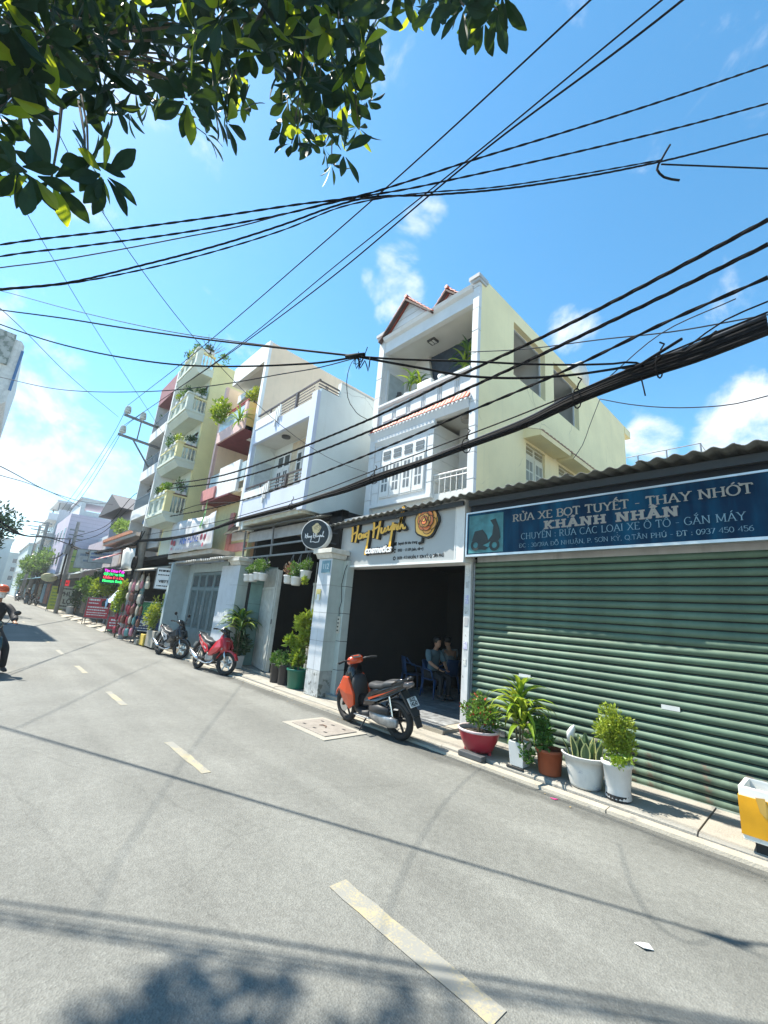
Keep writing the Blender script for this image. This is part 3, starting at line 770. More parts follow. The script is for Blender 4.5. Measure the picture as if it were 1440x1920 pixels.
put_text('cosmetics', s2, (-6.2, 5.625, 3.0), (1, 0, .0), (0, 0, 1), .2, mat('white_letter', (.8, .8, .8), .4), bold=.006, fit=.77, extrude=.012, slant=.25)
m_ink = mat('black_print', (.015, .015, .015), .5)
for t_, z, w in (('huynh thi thu trang', 3.1, .5), ('0933 · · 8 109 (zalo, viber)', 2.965, .66), ('30/39 · Đỗ NHUẬN, P. SƠN KỲ, Q. TÂN PHÚ', 2.815, 1.14)):
    put_text(t_, s2, (-5.71 + w / 2, 5.687, z), (1, 0, 0), (0, 0, 1), .075, m_ink, bold=.004, fit=w)
for k, z in enumerate((3.1, 2.965, 2.815)):
    mb = MB()
    if k == 0: mb.box(-5.82, -5.75, 5.684, 5.689, z - .035, z + .035)
    else: ribbon(mb, arc(-5.785, z, .028, .03, 20, 320 if k == 1 else 380, 9), lambda *q: .022, SP, .004)
    mb.build('contact_icon', m_ink, s2)
# rose emblem: scalloped bloom with curled petals and a stem
def bloom(n=22, r=.27, cx=-4.98, cz=3.44):
    return [(cx + r * (1 + .06 * math.sin(5 * a + 1)) * math.cos(a), cz + r * (1.02 + .05 * math.sin(4 * a)) * math.sin(a)) for a in (2 * math.pi * k / n for k in range(n))]
mb = MB(); mb.prism([(a, b) for a, b in bloom(22, .295)], 'y', 5.64, 5.688); mb.tube([(-5.05, 5.66, 3.17), (-5.06, 5.66, 3.08), (-5.14, 5.66, 3.06)], .03, 6); mb.build('rose_body', m_blk, s2)
m_rose = mat('rose_orange', (.85, .40, .09), .4, var=.22, vs=2.2)
m_rose2 = mat('rose_red_orange', (.72, .20, .06), .4, var=.2, vs=4); m_rose3 = mat('rose_yellow', (.86, .50, .10), .4, var=.15, vs=4)
mb = MB(); mb.prism(bloom(22, .262), 'y', 5.63, 5.6395); mb.build('rose_face', m_rose3, s2)
def petal(cx, cz, a, rx, rz, y, m):
    ca, sa = math.cos(a), math.sin(a)
    for gr, yy, mm in ((.011, y, m_blk), (0, y - .002, m)):
        pl = [(cx + ca * (rx + gr) * math.cos(t) - sa * (rz + gr) * math.sin(t), cz + sa * (rx + gr) * math.cos(t) + ca * (rz + gr) * math.sin(t)) for t in (2 * math.pi * k / 16 for k in range(16))]
        MB().prism(pl, 'y', yy - .0015, yy).build('petal' if mm is m else 'petal_edge', mm, s2)
ks = 0
for n_, rr_, rx, rz, m_, a0 in ((7, .165, .085, .105, m_rose, .5), (6, .115, .075, .09, m_rose2, .9), (5, .07, .06, .075, m_rose, .2), (3, .032, .045, .055, m_rose2, .6)):
    for k in range(n_):
        a = a0 + 2 * math.pi * k / n_
        if n_ == 7 and math.cos(a - 3.6) > .75: continue
        petal(-4.96 + rr_ * math.cos(a), 3.46 + rr_ * math.sin(a), a, rx, rz, 5.629 - .0042 * ks, m_); ks += 1
petal(-4.955, 3.465, .5, .03, .024, 5.629 - .0042 * ks, m_rose3)
# round projecting sign on the pillar side
rs = thing('round_sign', 'round black and white projecting sign with a cream rose and handwriting', 'sign', (-7.75, 5.05, 3.1))
rs2 = MB()
AX = Vector((.52, -.85, 0)).normalized(); CN = Vector((-7.86, 5.22, 3.37)); TX = Vector((-AX.y, AX.x, 0)).normalized() * 1.0
TX = Vector((0, 0, 1)).cross(AX) * 1.0
def disc(r0, d0, d1, n=28):
    vs = []; fs = []
    for d in (d0, d1):
        for k in range(n):
            a = 2 * math.pi * k / n; vs.append(CN + AX * d + TX * (r0 * math.cos(a)) + Vector((0, 0, r0 * math.sin(a))))
    fs = [tuple(range(n))[::-1], tuple(range(n, 2 * n))] + [(k, (k + 1) % n, n + (k + 1) % n, n + k) for k in range(n)]
    return vs, fs
mb = MB(); mb.add(*disc(.345, -.1, .075)); mb.build('rim', m_white, rs, smooth=False, bevel=.012)
mb = MB(); mb.add(*disc(.325, .07, .082)); mb.build('face', mat('sign_black', (.012, .012, .014), .25), rs)
def DP(a, b, l): return tuple(CN + AX * (.082 + l) + TX * a + Vector((0, 0, b)))
m_cream = mat('cream_print', (.68, .56, .32), .5)
mb = MB(); pl = [(.02 + .105 * (1 + .12 * math.sin(5 * a)) * math.cos(a), .13 + .115 * (1 + .1 * math.cos(4 * a)) * math.sin(a)) for a in (2 * math.pi * k / 20 for k in range(20))]
mb.add([DP(a, b, .004) for a, b in pl], [tuple(range(20))]); ribbon(mb, [(.03, .03), (.05, -.01), (.02, -.03)], lambda *q: .02, DP, .005); mb.build('rose', m_cream, rs)
mb = MB()
for k, (r_, a0, a1) in enumerate([(.03, 0, 300), (.055, 60, 230), (.075, -60, 80)]): ribbon(mb, arc(.03, .14, r_, r_, a0, a1, 8), lambda *q: .008, DP, .006 + k * .0006)
mb.build('rose_lines', m_blk, rs)
mb = MB(); hand(mb, .27, .26, -.23, -.1, .012, .018, .004, 0, DP); ribbon(mb, [(-.08, -.19), (-.02, -.175), (.04, -.19), (.12, -.175)], lambda *q: .014, DP, .02); mb.build('handwriting', mat('white_print', (.75, .75, .75), .5), rs)
mb = MB(); mb.bar(CN - AX * .08 + Vector((.1, .0, .1)), (-7.55, 5.78, 3.45), .03); mb.bar(CN - AX * .08 + Vector((.1, 0, -.12)), (-7.55, 5.78, 3.2), .03); mb.build('bracket', m_black, rs)
# socket board with its flex on the jamb
sb = thing('socket_board', 'long pale socket board with a hanging black flex on the shop jamb', 'socket', (-7.1, 5.6, 1.3))
mb = MB(); mb.box(-7.24, -7.16, 5.585, 5.61, 1.3, 1.64); mb.build('board', mat('socket_cream', (.6, .58, .5), .4), sb)
for k in range(4): mb = MB(); mb.box(-7.22, -7.18, 5.58, 5.586, 1.34 + k * .075, 1.37 + k * .075); mb.build('socket', m_dark, sb)
mb = MB(); mb.tube([(-7.2, 5.59, 1.64), (-7.2, 5.58, 1.8), (-7.14, 5.57, 1.95), (-7.2, 5.57, 2.3), (-7.15, 5.58, 2.6), (-7.12, 5.6, 2.72)], .008, 6); mb.build('flex', m_blk, sb)

# ================================================================== cream three-storey house behind the cosmetics shop
m_cream_w = mat('cream_wall', (.86, .75, .45), .75, var=.05, vs=1.2, crack=.5, streak=.22, scol=(.45, .43, .32), bump=.1, bs=40)
m_plas = mat('white_plaster', (.62, .64, .65), .7, var=.05, vs=2, streak=.16, scol=(.36, .38, .38))
m_ceil = mat('ceiling_white', (.60, .60, .57), .8, var=.05, vs=1.5)
m_red = mat('red_roof_tile', (.46, .085, .045), .55, var=.28, vs=7)
m_navy = mat('dark_blue_glass', (.025, .045, .075), .15, var=.2, spec=.6)
m_door = mat('white_joinery', (.66, .67, .66), .5, var=.05)
m_yjoin = mat('cream_joinery', (.62, .60, .46), .5, var=.06)
m_vent = mat('dark_lamp', (.06, .06, .06), .5)
def paned(parent, name, axis, at, a0, a1, z0, z1, leaves, rows, cols, m, low=0.0, top=0, depth=.05, gl=None):
    """joinery with separate glass panes; axis 'y' faces -Y at y=at, axis 'x' faces +X at x=at"""
    gl = gl or m_glass; s = -1 if axis == 'y' else 1
    def bx(mb, p0, p1, q0, q1, d0, d1):
        if axis == 'y': mb.box(p0, p1, at + s * d0, at + s * d1, q0, q1)
        else: mb.box(at + s * d0, at + s * d1, p0, p1, q0, q1)
    mb = MB(); bx(mb, a0, a1, z0, z1, 0, depth); fr = mb.build(name, m, parent, bevel=.006)
    w = (a1 - a0) / leaves; ht = (z1 - z0)
    zt = z1 - (.26 * ht if top else 0)
    for i in range(leaves):
        l0 = a0 + i * w
        mb = MB(); bx(mb, l0 + .02, l0 + w - .02, z0 + .03, zt - .03, depth, depth + .018); mb.build('leaf', m, fr)
        zz0 = z0 + low * (zt - z0) + .08; hh = (zt - .1 - zz0) / rows; cw = (w - .14) / cols
        for r_ in range(rows):
            for c in range(cols):
                mb = MB(); bx(mb, l0 + .07 + c * cw + .018, l0 + .07 + (c + 1) * cw - .018, zz0 + r_ * hh + .02, zz0 + (r_ + 1) * hh - .02, depth + .012, depth + .022); mb.build('pane', gl, fr)
        for r_ in range(top):
            hh2 = (z1 - zt - .08) / top
            mb = MB(); bx(mb, l0 + .06, l0 + w - .06, zt + .04 + r_ * hh2 + .015, zt + .04 + (r_ + 1) * hh2 - .015, depth - .01, depth + .012); mb.build('pane', gl, fr)
    return fr
h4 = thing('cream_house', 'cream three-storey house with red-tiled gables and white balconies', 'house', (-6, 6.4, 0))
X0, X1 = -7.65, -4.5
mb = MB(); mb.wallx(-4.66, X1, 6.48, 15.6, 3.2, 9.2, [(7.84, 9.44, 7.42, 8.86), (9.93, 11.55, 7.42, 8.86), (8.42, 9.36, 4.9, 5.92), (10.12, 11.1, 4.9, 5.92)])
mb.box(X0 + .16, -4.66, 15.45, 15.6, 0, 9.0); mb.build('wall', m_cream_w, h4)
mb = MB(); mb.box(X0, X0 + .16, 6.48, 15.6, 0, 9.1); mb.build('wall', m_plas, h4)
mb = MB(); mb.box(-4.66, -4.48, 15.6, 16.2, 8.9, 9.18); mb.build('roof_lip', m_cream_w, h4)
mb = MB(); mb.box(-7.49, -4.66, 6.48, 7.7, 8.6, 8.72); mb.box(-7.49, -4.66, 7.7, 15.45, 8.88, 9.0); mb.build('roof_slab', m_ceil, h4)
mb = MB(); mb.box(-7.49, -4.66, 6.5, 15.45, 6.14, 6.4); mb.build('floor_slab', m_ceil, h4)
mb = MB(); mb.box(-7.49, -4.66, 6.5, 15.45, 3.6, 4.3); mb.build('floor_slab', m_ceil, h4)
# front pilasters in rusticated blocks with caps
for (a, b) in ((-7.7, -7.5), (-4.66, -4.497)):
    z = 3.3; k = 0
    while z < 9.0:
        h = min(.56, 9.0 - z); mb = MB(); mb.box(a, b, 6.385 + .004 * (k % 2), 6.48, z + .012, z + h); mb.build('pilaster_block', m_plas, h4, bevel=.008); z += h; k += 1
    mb = MB(); mb.box(a + .012, b - .012, 6.4, 6.48, 3.3, 9.0); mb.build('pilaster_core', m_wallg, h4)
    mb = MB(); mb.box(a - .04, b + .03, 6.33, 6.62, 9.0, 9.07); mb.box(a - .07, b + .045, 6.3, 6.66, 9.07, 9.16); mb.build('pilaster_cap', m_wallg, h4)
mb = MB(); mb.box(-7.5, -4.66, 6.42, 6.56, 8.55, 8.86); mb.build('fascia', m_plas, h4)
mb = MB(); mb.prism([(6.42, 8.86), (6.34, 8.9), (6.3, 8.97), (6.56, 8.97), (6.56, 8.86)], 'x', -7.5, -4.66); mb.build('cornice', m_plas, h4)
# two small gables with tiled slopes
for (xc, yb, half, pk, z0) in ((-6.72, 6.44, .80, 9.80, 8.95), (-5.72, 6.86, .72, 9.78, 8.97)):
    ga = MB(); ga.prism([(xc - half, z0), (xc + half, z0), (xc, pk - .06)], 'y', yb, yb + .3); gb = ga.build('gable', m_plas, h4)
    mb = MB()
    for q in range(1, 4):
        zz = z0 + q * .19; hw = half * (1 - (zz - z0) / (pk - .06 - z0)); mb.box(xc - hw + .03, xc + hw - .03, yb - .008, yb, zz, zz + .012)
    mb.build('groove', m_wallg, gb)
    for sd in (-1, 1):
        e = Vector((xc + sd * (half + .12), 0, z0 - .08)); p = Vector((xc, 0, pk)); d = (p - e); L = d.length; d.normalize(); nrm = Vector((-d.z * sd * -1, 0, abs(d.x)));
        nrm = Vector((sd * abs(d.z), 0, abs(d.x)))
        nt = 7
        for t in range(nt):
            a = e + d * (L * t / nt); b = e + d * (L * (t + 1.12) / nt); lift = .035
            q = []
            for y in (yb - .15, yb + .36):
                q += [a + nrm * lift, b + nrm * .012, b + nrm * (.012 + .02), a + nrm * (lift + .022)]
                for v in q[-4:]: v.y = y
            mb = MB().add(q, [(0, 1, 2, 3), (7, 6, 5, 4), (0, 4, 5, 1), (1, 5, 6, 2), (2, 6, 7, 3), (3, 7, 4, 0)]); mb.build('roof_tile', m_red, gb)
        mb = MB(); mb.bar((e.x, yb - .12, e.z - .0), (p.x, yb - .12, p.z - .06), .04, .11, up=(0, 1, 0)); mb.build('barge_board', mat('dark_soffit', (.07, .04, .035), .8), gb)
    mb = MB(); mb.tube([(xc, yb - .17, pk + .045), (xc, yb + .38, pk + .045)], .05, 8); mb.build('ridge_tile', m_red, gb)
# top terrace
mb = MB(); mb.box(-7.49, -6.7, 7.33, 7.45, 6.4, 8.6); mb.build('terrace_wall', m_ceil, h4)
mb = MB(); mb.box(-6.7, -4.66, 7.4, 7.46, 6.4, 8.6); mb.build('terrace_screen', m_navy, h4)
mb = MB(); mb.prism([(-6.72, 8.6), (-6.72, 6.4), (-6.3, 6.4)], 'y', 7.3, 7.39); mb.build('stair_side', m_ceil, h4)
mb = MB(); mb.box(-7.492, -7.47, 6.62, 7.22, 6.75, 8.05); pq = mb.build('wall_panel', mat('blue_grey_panel', (.36, .42, .44), .6), h4)
mb = MB(); mb.wallx(-7.49, -7.45, 6.57, 7.27, 6.7, 8.1, [(6.63, 7.21, 6.76, 8.04)]); mb.build('panel_frame', m_plas, pq)
mb = MB(); mb.lathe([(.03, -.07), (.06, -.02), (.065, .06)], (-7.36, 6.95, 7.5), 10); mb.tube([(-7.47, 6.95, 7.5), (-7.38, 6.95, 7.5)], .02, 6); mb.build('wall_lamp', m_vent, h4)
mb = MB(); mb.box(-6.32, -6.1, 6.78, 6.98, 8.55, 8.6); lf = mb.build('ceiling_lamp', m_vent, h4)
for q in (-6.28, -6.19): mb = MB(); mb.box(q, q + .06, 6.81, 6.95, 8.54, 8.552); mb.build('tube', mat('lamp_glass', (.6, .6, .58), .3), lf)
# balcony parapet with slotted panels
bal = MB(); bal.box(-7.5, -4.66, 6.44, 6.52, 6.38, 6.86); bo = bal.build('balcony', m_plas, h4)
mb = MB(); mb.prism([(6.4, 6.86), (6.36, 6.9), (6.36, 6.96), (6.55, 6.96), (6.55, 6.86)], 'x', -7.5, -4.66); mb.build('coping', m_plas, bo)
for k in range(6):
    xc = -7.18 + k * .48
    mb = MB(); mb.box(xc - .17, xc + .17, 6.425, 6.44, 6.47, 6.8); mb.build('raised_panel', m_plas, bo, bevel=.006)
    mb = MB(); mb.box(xc + .205, xc + .225, 6.432, 6.441, 6.5, 6.78); mb.box(xc + .255, xc + .275, 6.432, 6.441, 6.5, 6.78); mb.build('slot', m_wallg, bo)
    mb = MB(); mb.box(xc + .19, xc + .29, 6.415, 6.44, 6.8, 6.84); mb.build('slot_cap', m_plas, bo)
# skirt of red tiles below the balcony
sk = MB().prism([(6.46, 6.38), (6.33, 6.19), (6.33, 6.17), (6.46, 6.2)], 'x', -7.72, -4.62).build('tile_skirt', m_plas, h4)
tl = MB()
nn = 6; L = []
for (y, z) in ((6.45, 6.41), (6.31, 6.2)):
    for k in range(nn + 1): a = math.pi * k / nn; L.append((-.055 * math.cos(a), y, z + .032 * math.sin(a)))
tl.add(L + [(x, y, z - .012) for x, y, z in L], [(k, k + 1, nn + 2 + k, nn + 1 + k) for k in range(nn)] + [(2 * nn + 3 + k, 2 * nn + 2 + k, 3 * nn + 3 + k, 3 * nn + 4 + k) for k in range(nn)] + [(nn + 1 + k, nn + 2 + k, 3 * nn + 4 + k, 3 * nn + 3 + k) for k in range(nn)])
tme = tl.mesh('skirt_tile', m_red, (-6, 6.4, 0))
for k in range(28): obj('skirt_tile', tme, sk, (-7.66 + k * .1095 , U(-.006, .006), U(-.003, .003)))
mb = MB()
for k in range(28): mb.prism([(-7.705 + k * .1095, 6.195), (-7.62 + k * .1095, 6.195), (-7.66 + k * .1095, 6.14)], 'y', 6.3, 6.31)
mb.build('drip_points', m_plas, sk)
mb = MB(); mb.prism([(6.31, 6.18), (6.38, 6.0), (6.5, 6.0), (6.5, 6.18)], 'x', -7.66, -4.66); mb.build('soffit_mould', m_plas, sk)
# first-floor bay with paned windows
bay = MB(); bay.box(-7.5, -5.62, 6.44, 7.4, 4.3, 5.92); bo = bay.build('bay', m_plas, h4)
for k in range(6):
    z = 4.3 + k * .28
    mb = MB(); mb.box(-7.5, -7.27, 6.425, 6.44, z + .012, z + .268); mb.box(-5.77, -5.608, 6.425, 6.44, z + .012, z + .268); mb.box(-5.62, -5.608, 6.44, 7.38, z + .012, z + .268); mb.build('band', m_plas, bo)
mb = MB(); mb.box(-7.5, -5.58, 6.38, 7.4, 4.22, 4.3); mb.build('sill', m_plas, bo)
mb = MB(); mb.prism([(6.44, 5.8), (6.36, 5.92), (6.36, 6.0), (6.44, 6.0)], 'x', -7.5, -5.55); mb.build('head_mould', m_plas, bo)
paned(bo, 'window', 'y', 6.44, -7.22, -5.8, 4.42, 5.66, 4, 3, 2, m_door, low=.06, top=2, depth=.03, gl=mat('pane_grey', (.16, .17, .17), .2))
mb = MB(); mb.box(-5.62, -4.66, 7.36, 7.44, 4.3, 6.14); mb.build('recess_wall', m_plas, h4)
paned(h4, 'balcony_door', 'y', 7.36, -5.1, -4.7, 4.3, 5.75, 1, 3, 2, m_door, low=.2, top=1, depth=.04, gl=mat('pane_grey', (.16, .17, .17), .2))
mb = MB(); mb.lathe([(.12, 5.98), (.13, 6.06), (.1, 6.14)], (-5.05, 6.85, 0), 12); mb.build('ceiling_lamp', mat('lamp_shell', (.3, .29, .27), .5), h4)
rl = MB().tube([(-5.6, 6.5, 4.72), (-4.68, 6.5, 4.72)], .018, 8).build('railing', m_door, h4)
mb = MB(); mb.tube([(-5.6, 6.5, 4.62), (-4.68, 6.5, 4.62)], .01, 6); mb.build('rail', m_door, rl)
for k in range(7): mb = MB(); mb.tube([(-5.58 + k * .147, 6.5, 4.3), (-5.58 + k * .147, 6.5, 4.72)], .009, 6); mb.build('baluster', m_door, rl)
# hoods and windows in the side wall
for (y0, y1) in ((8.3, 9.86), (10.02, 11.6)):
    mb = MB(); mb.prism([(-4.5, 5.98), (-4.08, 5.96), (-4.06, 6.06), (-4.12, 6.1), (-4.5, 6.24)], 'y', y0, y1); hd = mb.build('window_hood', m_cream_w, h4)
    for k in range(9):
        mb = MB(); yy = y0 + .02 + k * .187; mb.add([(-4.05, yy, 6.065), (-4.05, yy + .165, 6.065), (-4.5, yy + .165, 6.245), (-4.5, yy, 6.245), (-4.05, yy + .03, 6.1), (-4.05, yy + .135, 6.1), (-4.5, yy + .135, 6.275), (-4.5, yy + .03, 6.275)], [(0, 1, 5, 4), (4, 5, 6, 7), (0, 4, 7, 3), (1, 2, 6, 5), (2, 3, 7, 6), (3, 2, 1, 0)])
        mb.build('hood_tile', mat('faded_tile', (.34, .19, .12), .7, var=.3), hd)
    paned(h4, 'side_window', 'x', -4.6, y0 + .12, y0 + 1.06, 4.9, 5.92, 2, 2, 2, m_yjoin, low=.05, top=2, depth=.04, gl=mat('pane_ochre', (.24, .22, .14), .3))
mb = MB(); mb.wallx(-4.672, -4.63, 7.82, 9.46, 7.4, 8.88, [(7.86, 9.42, 7.44, 8.84)]); mb.wallx(-4.672, -4.63, 9.91, 11.57, 7.4, 8.88, [(9.95, 11.53, 7.44, 8.84)]); mb.build('opening_lining', m_plas, h4)
for ya, yb in ((9.62, 9.76), (11.9, 12)): mb = MB(); mb.box(-7.4, -4.7, ya, yb, 6.4, 8.88); mb.build('cross_wall', m_ceil, h4)
for y in (8.3, 10.6): mb = MB(); mb.lathe([(.05, -.04), (.06, .0), (.04, .05)], (-4.6, y, 7.44), 10); mb.build('globe_lamp', m_door, h4)
tk = thing('water_tank', 'pale round water tank lying on a rusty stand on the cream house roof', 'tank', (-5.2, 12.2, 9.2))
mb = MB(); mb.lathe([(.2, -.62), (.42, -.56), (.44, -.3), (.42, -.28), (.44, -.1), (.42, 0), (.44, .3), (.42, .32), (.42, .56), (.2, .62)], (-5.15, 12.3, 9.72), 18, 'x'); mb.build('drum', mat('tank_white', (.62, .6, .55), .4, streak=.3, scol=(.3, .2, .12)), tk, smooth=True)
mb = MB()
for a in (-5.5, -4.8):
    for b in (12.0, 12.6): mb.bar((a, b, 8.72), (a, b, 9.35), .05)
    mb.bar((a, 11.95, 9.32), (a, 12.65, 9.32), .05)
mb.build('stand', mat('rusty_iron', (.16, .1, .07), .8), tk)
rr = thing('roof_railing', 'thin metal railing frame on a flat roof behind the cream house', 'railing', (-5.5, 20, 6))
mb = MB(); mb.box(-8.2, -2.6, 20, 26, 0, 8.45); mb.build('roof_block', m_cream_w, rr)
for x in (-5.3, -4.2, -3.0): mb = MB(); mb.tube([(x, 20.05, 8.45), (x, 20.05, 9.75)], .03, 6); mb.build('post', m_steel, rr)
for z in (8.95, 9.75): mb = MB(); mb.tube([(-6.6, 20.05, z), (-3.0, 20.05, z), (-3.0, 23, z)], .022, 6); mb.build('rail', m_steel, rr)

# ================================================================== pale green and lavender house over the gate
m_mint = mat('mint_wall', (.66, .72, .70), .75, crack=.45, var=.05, vs=1.3, streak=.16, scol=(.40, .43, .40), bump=.1, bs=40)
m_lav = mat('lavender_paint', (.54, .60, .72), .65, var=.04, vs=2, streak=.12, scol=(.4, .44, .5))
m_brn = mat('brown_railing', (.10, .085, .085), .45, .3, var=.2)
h3 = thing('lavender_house', 'narrow house with lavender balconies and a blank pale green side wall above the gate', 'house', (-10.3, 5.2, 0))
A, B = -12.0, -8.5
mb = MB(); mb.box(B - .14, B, 5.85, 16, 4.05, 7.75); mb.box(B - .14, B, 5.25, 5.85, 4.05, 7.33); mb.box(A, A + .14, 5.25, 16, 3.9, 7.4); mb.box(A, B, 15.8, 15.98, 3.9, 7.7); mb.build('wall', m_mint, h3)
mb = MB(); mb.box(A + .14, B - .14, 5.93, 6.05, 4.4, 6.8); mb.build('back_wall', m_mint, h3)
mb = MB(); mb.box(A + .14, B - .14, 5.26, 15.8, 6.66, 6.9); mb.build('roof_slab', m_ceil, h3)
mb = MB(); mb.box(A + .14, B - .14, 5.26, 15.8, 4.0, 4.6); mb.build('floor_slab', mat('stained_soffit', (.56, .54, .44), .8, var=.1, wear=(.5, .42, .2), wth=.6, ws=5), h3)
mb = MB(); mb.box(B - .25, B + .004, 5.14, 5.25, 4.05, 7.24); mb.build('corner_post', m_lav, h3, bevel=.006)
mb = MB(); mb.box(A - .004, A + .1, 5.14, 5.25, 4.15, 7.3); mb.build('corner_post', m_lav, h3, bevel=.006)
for (z0, z1, zb, zr) in ((4.12, 4.74, 5.0, 5.14), (6.58, 7.06, 7.36, 7.56)):
    mb = MB(); mb.box(A + .1, B - .25, 5.15, 5.25, z0, z1); bo = mb.build('balcony', m_lav, h3, bevel=.005)
    mb = MB(); mb.box(A + .1, -10.5, 5.135, 5.25, z1, zb); mb.build('solid_panel', m_white, bo, bevel=.005)
    for k, dx in enumerate((0, .14, .28)):
        mb = MB(); mb.box(-10.62 + dx * .8, -10.57 + dx * .8, 5.1, 5.14, z1 - .25 + k * .12, zb + .02 + .03 * k); mb.build('fin', m_white, bo)
    for k in range(4 if zr < 6 else 5):
        zz = z1 + .02 + k * (zr - z1 - .04) / (4 if zr < 6 else 5); mb = MB(); mb.tube([(-10.5, 5.19, zz), (B - .25, 5.19, zz)], .012, 6); mb.build('rail', m_brn, bo)
    mb = MB(); mb.bar((A + .1, 5.19, zr), (B - .02, 5.19, zr), .05, .035); mb.build('handrail', m_brn, bo)
    for xx in ((-11.0, -9.55) if zr < 6 else (-11.1, -9.6)): mb = MB(); mb.bar((xx, 5.19, z1), (xx, 5.19, zr), .07 if xx > -10 else .04); mb.build('rail_post', m_brn, bo)
    if zr > 6:
        for k, zz in enumerate((7.38, 7.46, 7.555)): mb = MB(); mb.bar((B - .07, 5.19, zz), (B - .07, 5.86, zz), .035, .02 if k < 2 else .035); mb.build('rail', m_brn, bo)
        for yy in (5.42, 5.47): mb = MB(); mb.bar((B - .07, yy, 7.33), (B - .07, yy, 7.5), .02); mb.build('rail_post', m_brn, bo)
paned(h3, 'balcony_door', 'y', 5.93, -11.5, -10.75, 4.62, 6.3, 2, 4, 2, m_door, low=.25, top=1, depth=.05)
mb = MB(); mb.box(-10.75, -9.2, 5.9, 5.93, 4.6, 6.6); mb.build('tiled_pier', mat('tan_tile', (.55, .48, .36), .5, var=.15, vs=8), h3)
paned(h3, 'balcony_window', 'y', 5.9, -10.35, -9.65, 5.1, 6.25, 2, 3, 1, m_door, low=.05, depth=.04)
mb = MB(); mb.box(A + .14, A + .16, 5.35, 5.85, 4.7, 6.1); mb.build('pale_panel', mat('pale_blue_panel', (.52, .58, .60), .5), h3)
mb = MB(); mb.lathe([(.05, 6.6), (.13, 6.61), (.13, 6.66)], (-10.6, 5.55, 0), 14); mb.build('ceiling_lamp', m_vent, h3)
# thick seam where the side wall meets the roof, and run-off stain strip
mb = MB(); mb.box(B - .16, B + .012, 5.85, 16, 7.75, 7.79); mb.build('wall_coping', m_wallg, h3)
# ground floor behind the gate
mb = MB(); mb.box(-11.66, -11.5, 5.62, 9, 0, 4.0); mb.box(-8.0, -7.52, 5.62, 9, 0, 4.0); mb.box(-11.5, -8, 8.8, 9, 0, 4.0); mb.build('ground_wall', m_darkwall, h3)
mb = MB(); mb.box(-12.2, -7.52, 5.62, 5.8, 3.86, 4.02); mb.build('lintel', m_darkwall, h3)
mb = MB(); mb.box(-11.5, -8.0, 5.62, 8.8, .0, .115); mb.build('yard_floor', m_conc, h3)
# gate pillars in glazed tile
m_cap = mat('pillar_cap', (.62, .60, .54), .7, var=.1, streak=.4, scol=(.25, .24, .2))
def pillar(label, x0, x1, y0, y1, zc, lpart):
    p = thing('gate_pillar', label, 'pillar', ((x0 + x1) / 2, (y0 + y1) / 2, 0), 'tiled gate pillars')
    mb = MB(); mb.box(x0 + .012, x1 - .012, y0 + .012, y1, 0, zc); mb.build('core', mat('mortar', (.3, .31, .3), .9), p)
    z = .52; xm = (x0 + x1) / 2
    rows = [(.06, .55)] + [(.55 + k * .57, 1.12 + k * .57) for k in range(4)]
    for k, (a, b) in enumerate(rows):
        b = min(b, zc - .005)
        if b - a < .03: continue
        for (u0, u1) in ((x0, xm), (xm, x1)):
            mb = MB(); mb.box(u0 + .003, u1 - .003, y0 + U(0, .004), y0 + .012, a + .004, b - .004)
            mb.build('tile', m_tile if k else mat('dirty_tile', (.5, .51, .5), .5, var=.2, vs=6, streak=.7, scol=(.12, .12, .1), wear=(.2, .2, .18), wth=.56, ws=7), p)
        mb = MB(); mb.box(x1 - .012, x1 - U(0, .003), y0 + .002, y1, a + .004, b - .004); mb.build('tile', m_tileg if k else mat('dirty_tile_green', (.36, .39, .37), .5, var=.2, vs=6, streak=.9, scol=(.1, .11, .1), wear=(.16, .17, .15), wth=.52, ws=7), p)
    mb = MB(); mb.prism([(y0 - .03, zc), (y0 - .09, zc + .1), (y1 + .04, zc + .1), (y1 + .02, zc)], 'x', x0 - .04, x1 + .04)
    mb.box(x0 - .1, x1 + .1, y0 - .12, y1 + .06, zc + .1, zc + .2); mb.build('cap', m_cap, p, bevel=.008)
    return p
pR = pillar('tiled gate pillar carrying the blue house number beside the cosmetics shop', -7.74, -7.26, 5.3, 5.62, 2.83, 1)
pL = pillar('tiled gate pillar between the metal door and the white folding gate', -12.22, -11.66, 5.3, 5.62, 2.84, 0)
# teal tiled reveal and its joints
rv = thing('tiled_wall', 'teal glazed tile wall running back from the gate pillar behind the big dracaena', 'wall', (-11.6, 6, 0))
m_teal = mat('teal_tile', (.22, .36, .34), .25, var=.1, vs=4, spec=.6)
for j, (ya, yb) in enumerate(((5.63, 6.0), (6.0, 6.4))):
    for k in range(5): mb = MB(); mb.box(-11.66, -11.485, ya + .004, yb - .004, .1 + k * .56, .655 + k * .56); mb.build('tile', m_teal, rv)
np_ = thing('number_plate', 'small blue house number plate reading 112 on the gate pillar', 'plate', (-7.45, 5.28, 2.5), None)
mb = MB(); mb.box(-7.6, -7.3, 5.284, 5.296, 2.52, 2.78); mb.build('plate', mat('plate_blue', (.16, .30, .36), .4, var=.2), np_)
put_text('112', np_, (-7.45, 5.281, 2.65), (1, 0, 0), (0, 0, 1), .16, m_white, fit=.2)
fy = thing('paper_notice', 'small yellow and white paper notice stuck on the gate pillar', 'notice', (-7.6, 5.29, 1.9))
mb = MB(); mb.box(-7.7, -7.54, 5.29, 5.296, 1.95, 2.17); mb.build('paper', mat('yellow_paper', (.6, .52, .2), .7), fy); mb = MB(); mb.box(-7.66, -7.56, 5.287, 5.29, 1.93, 2.06); mb.build('slip', m_white, fy)
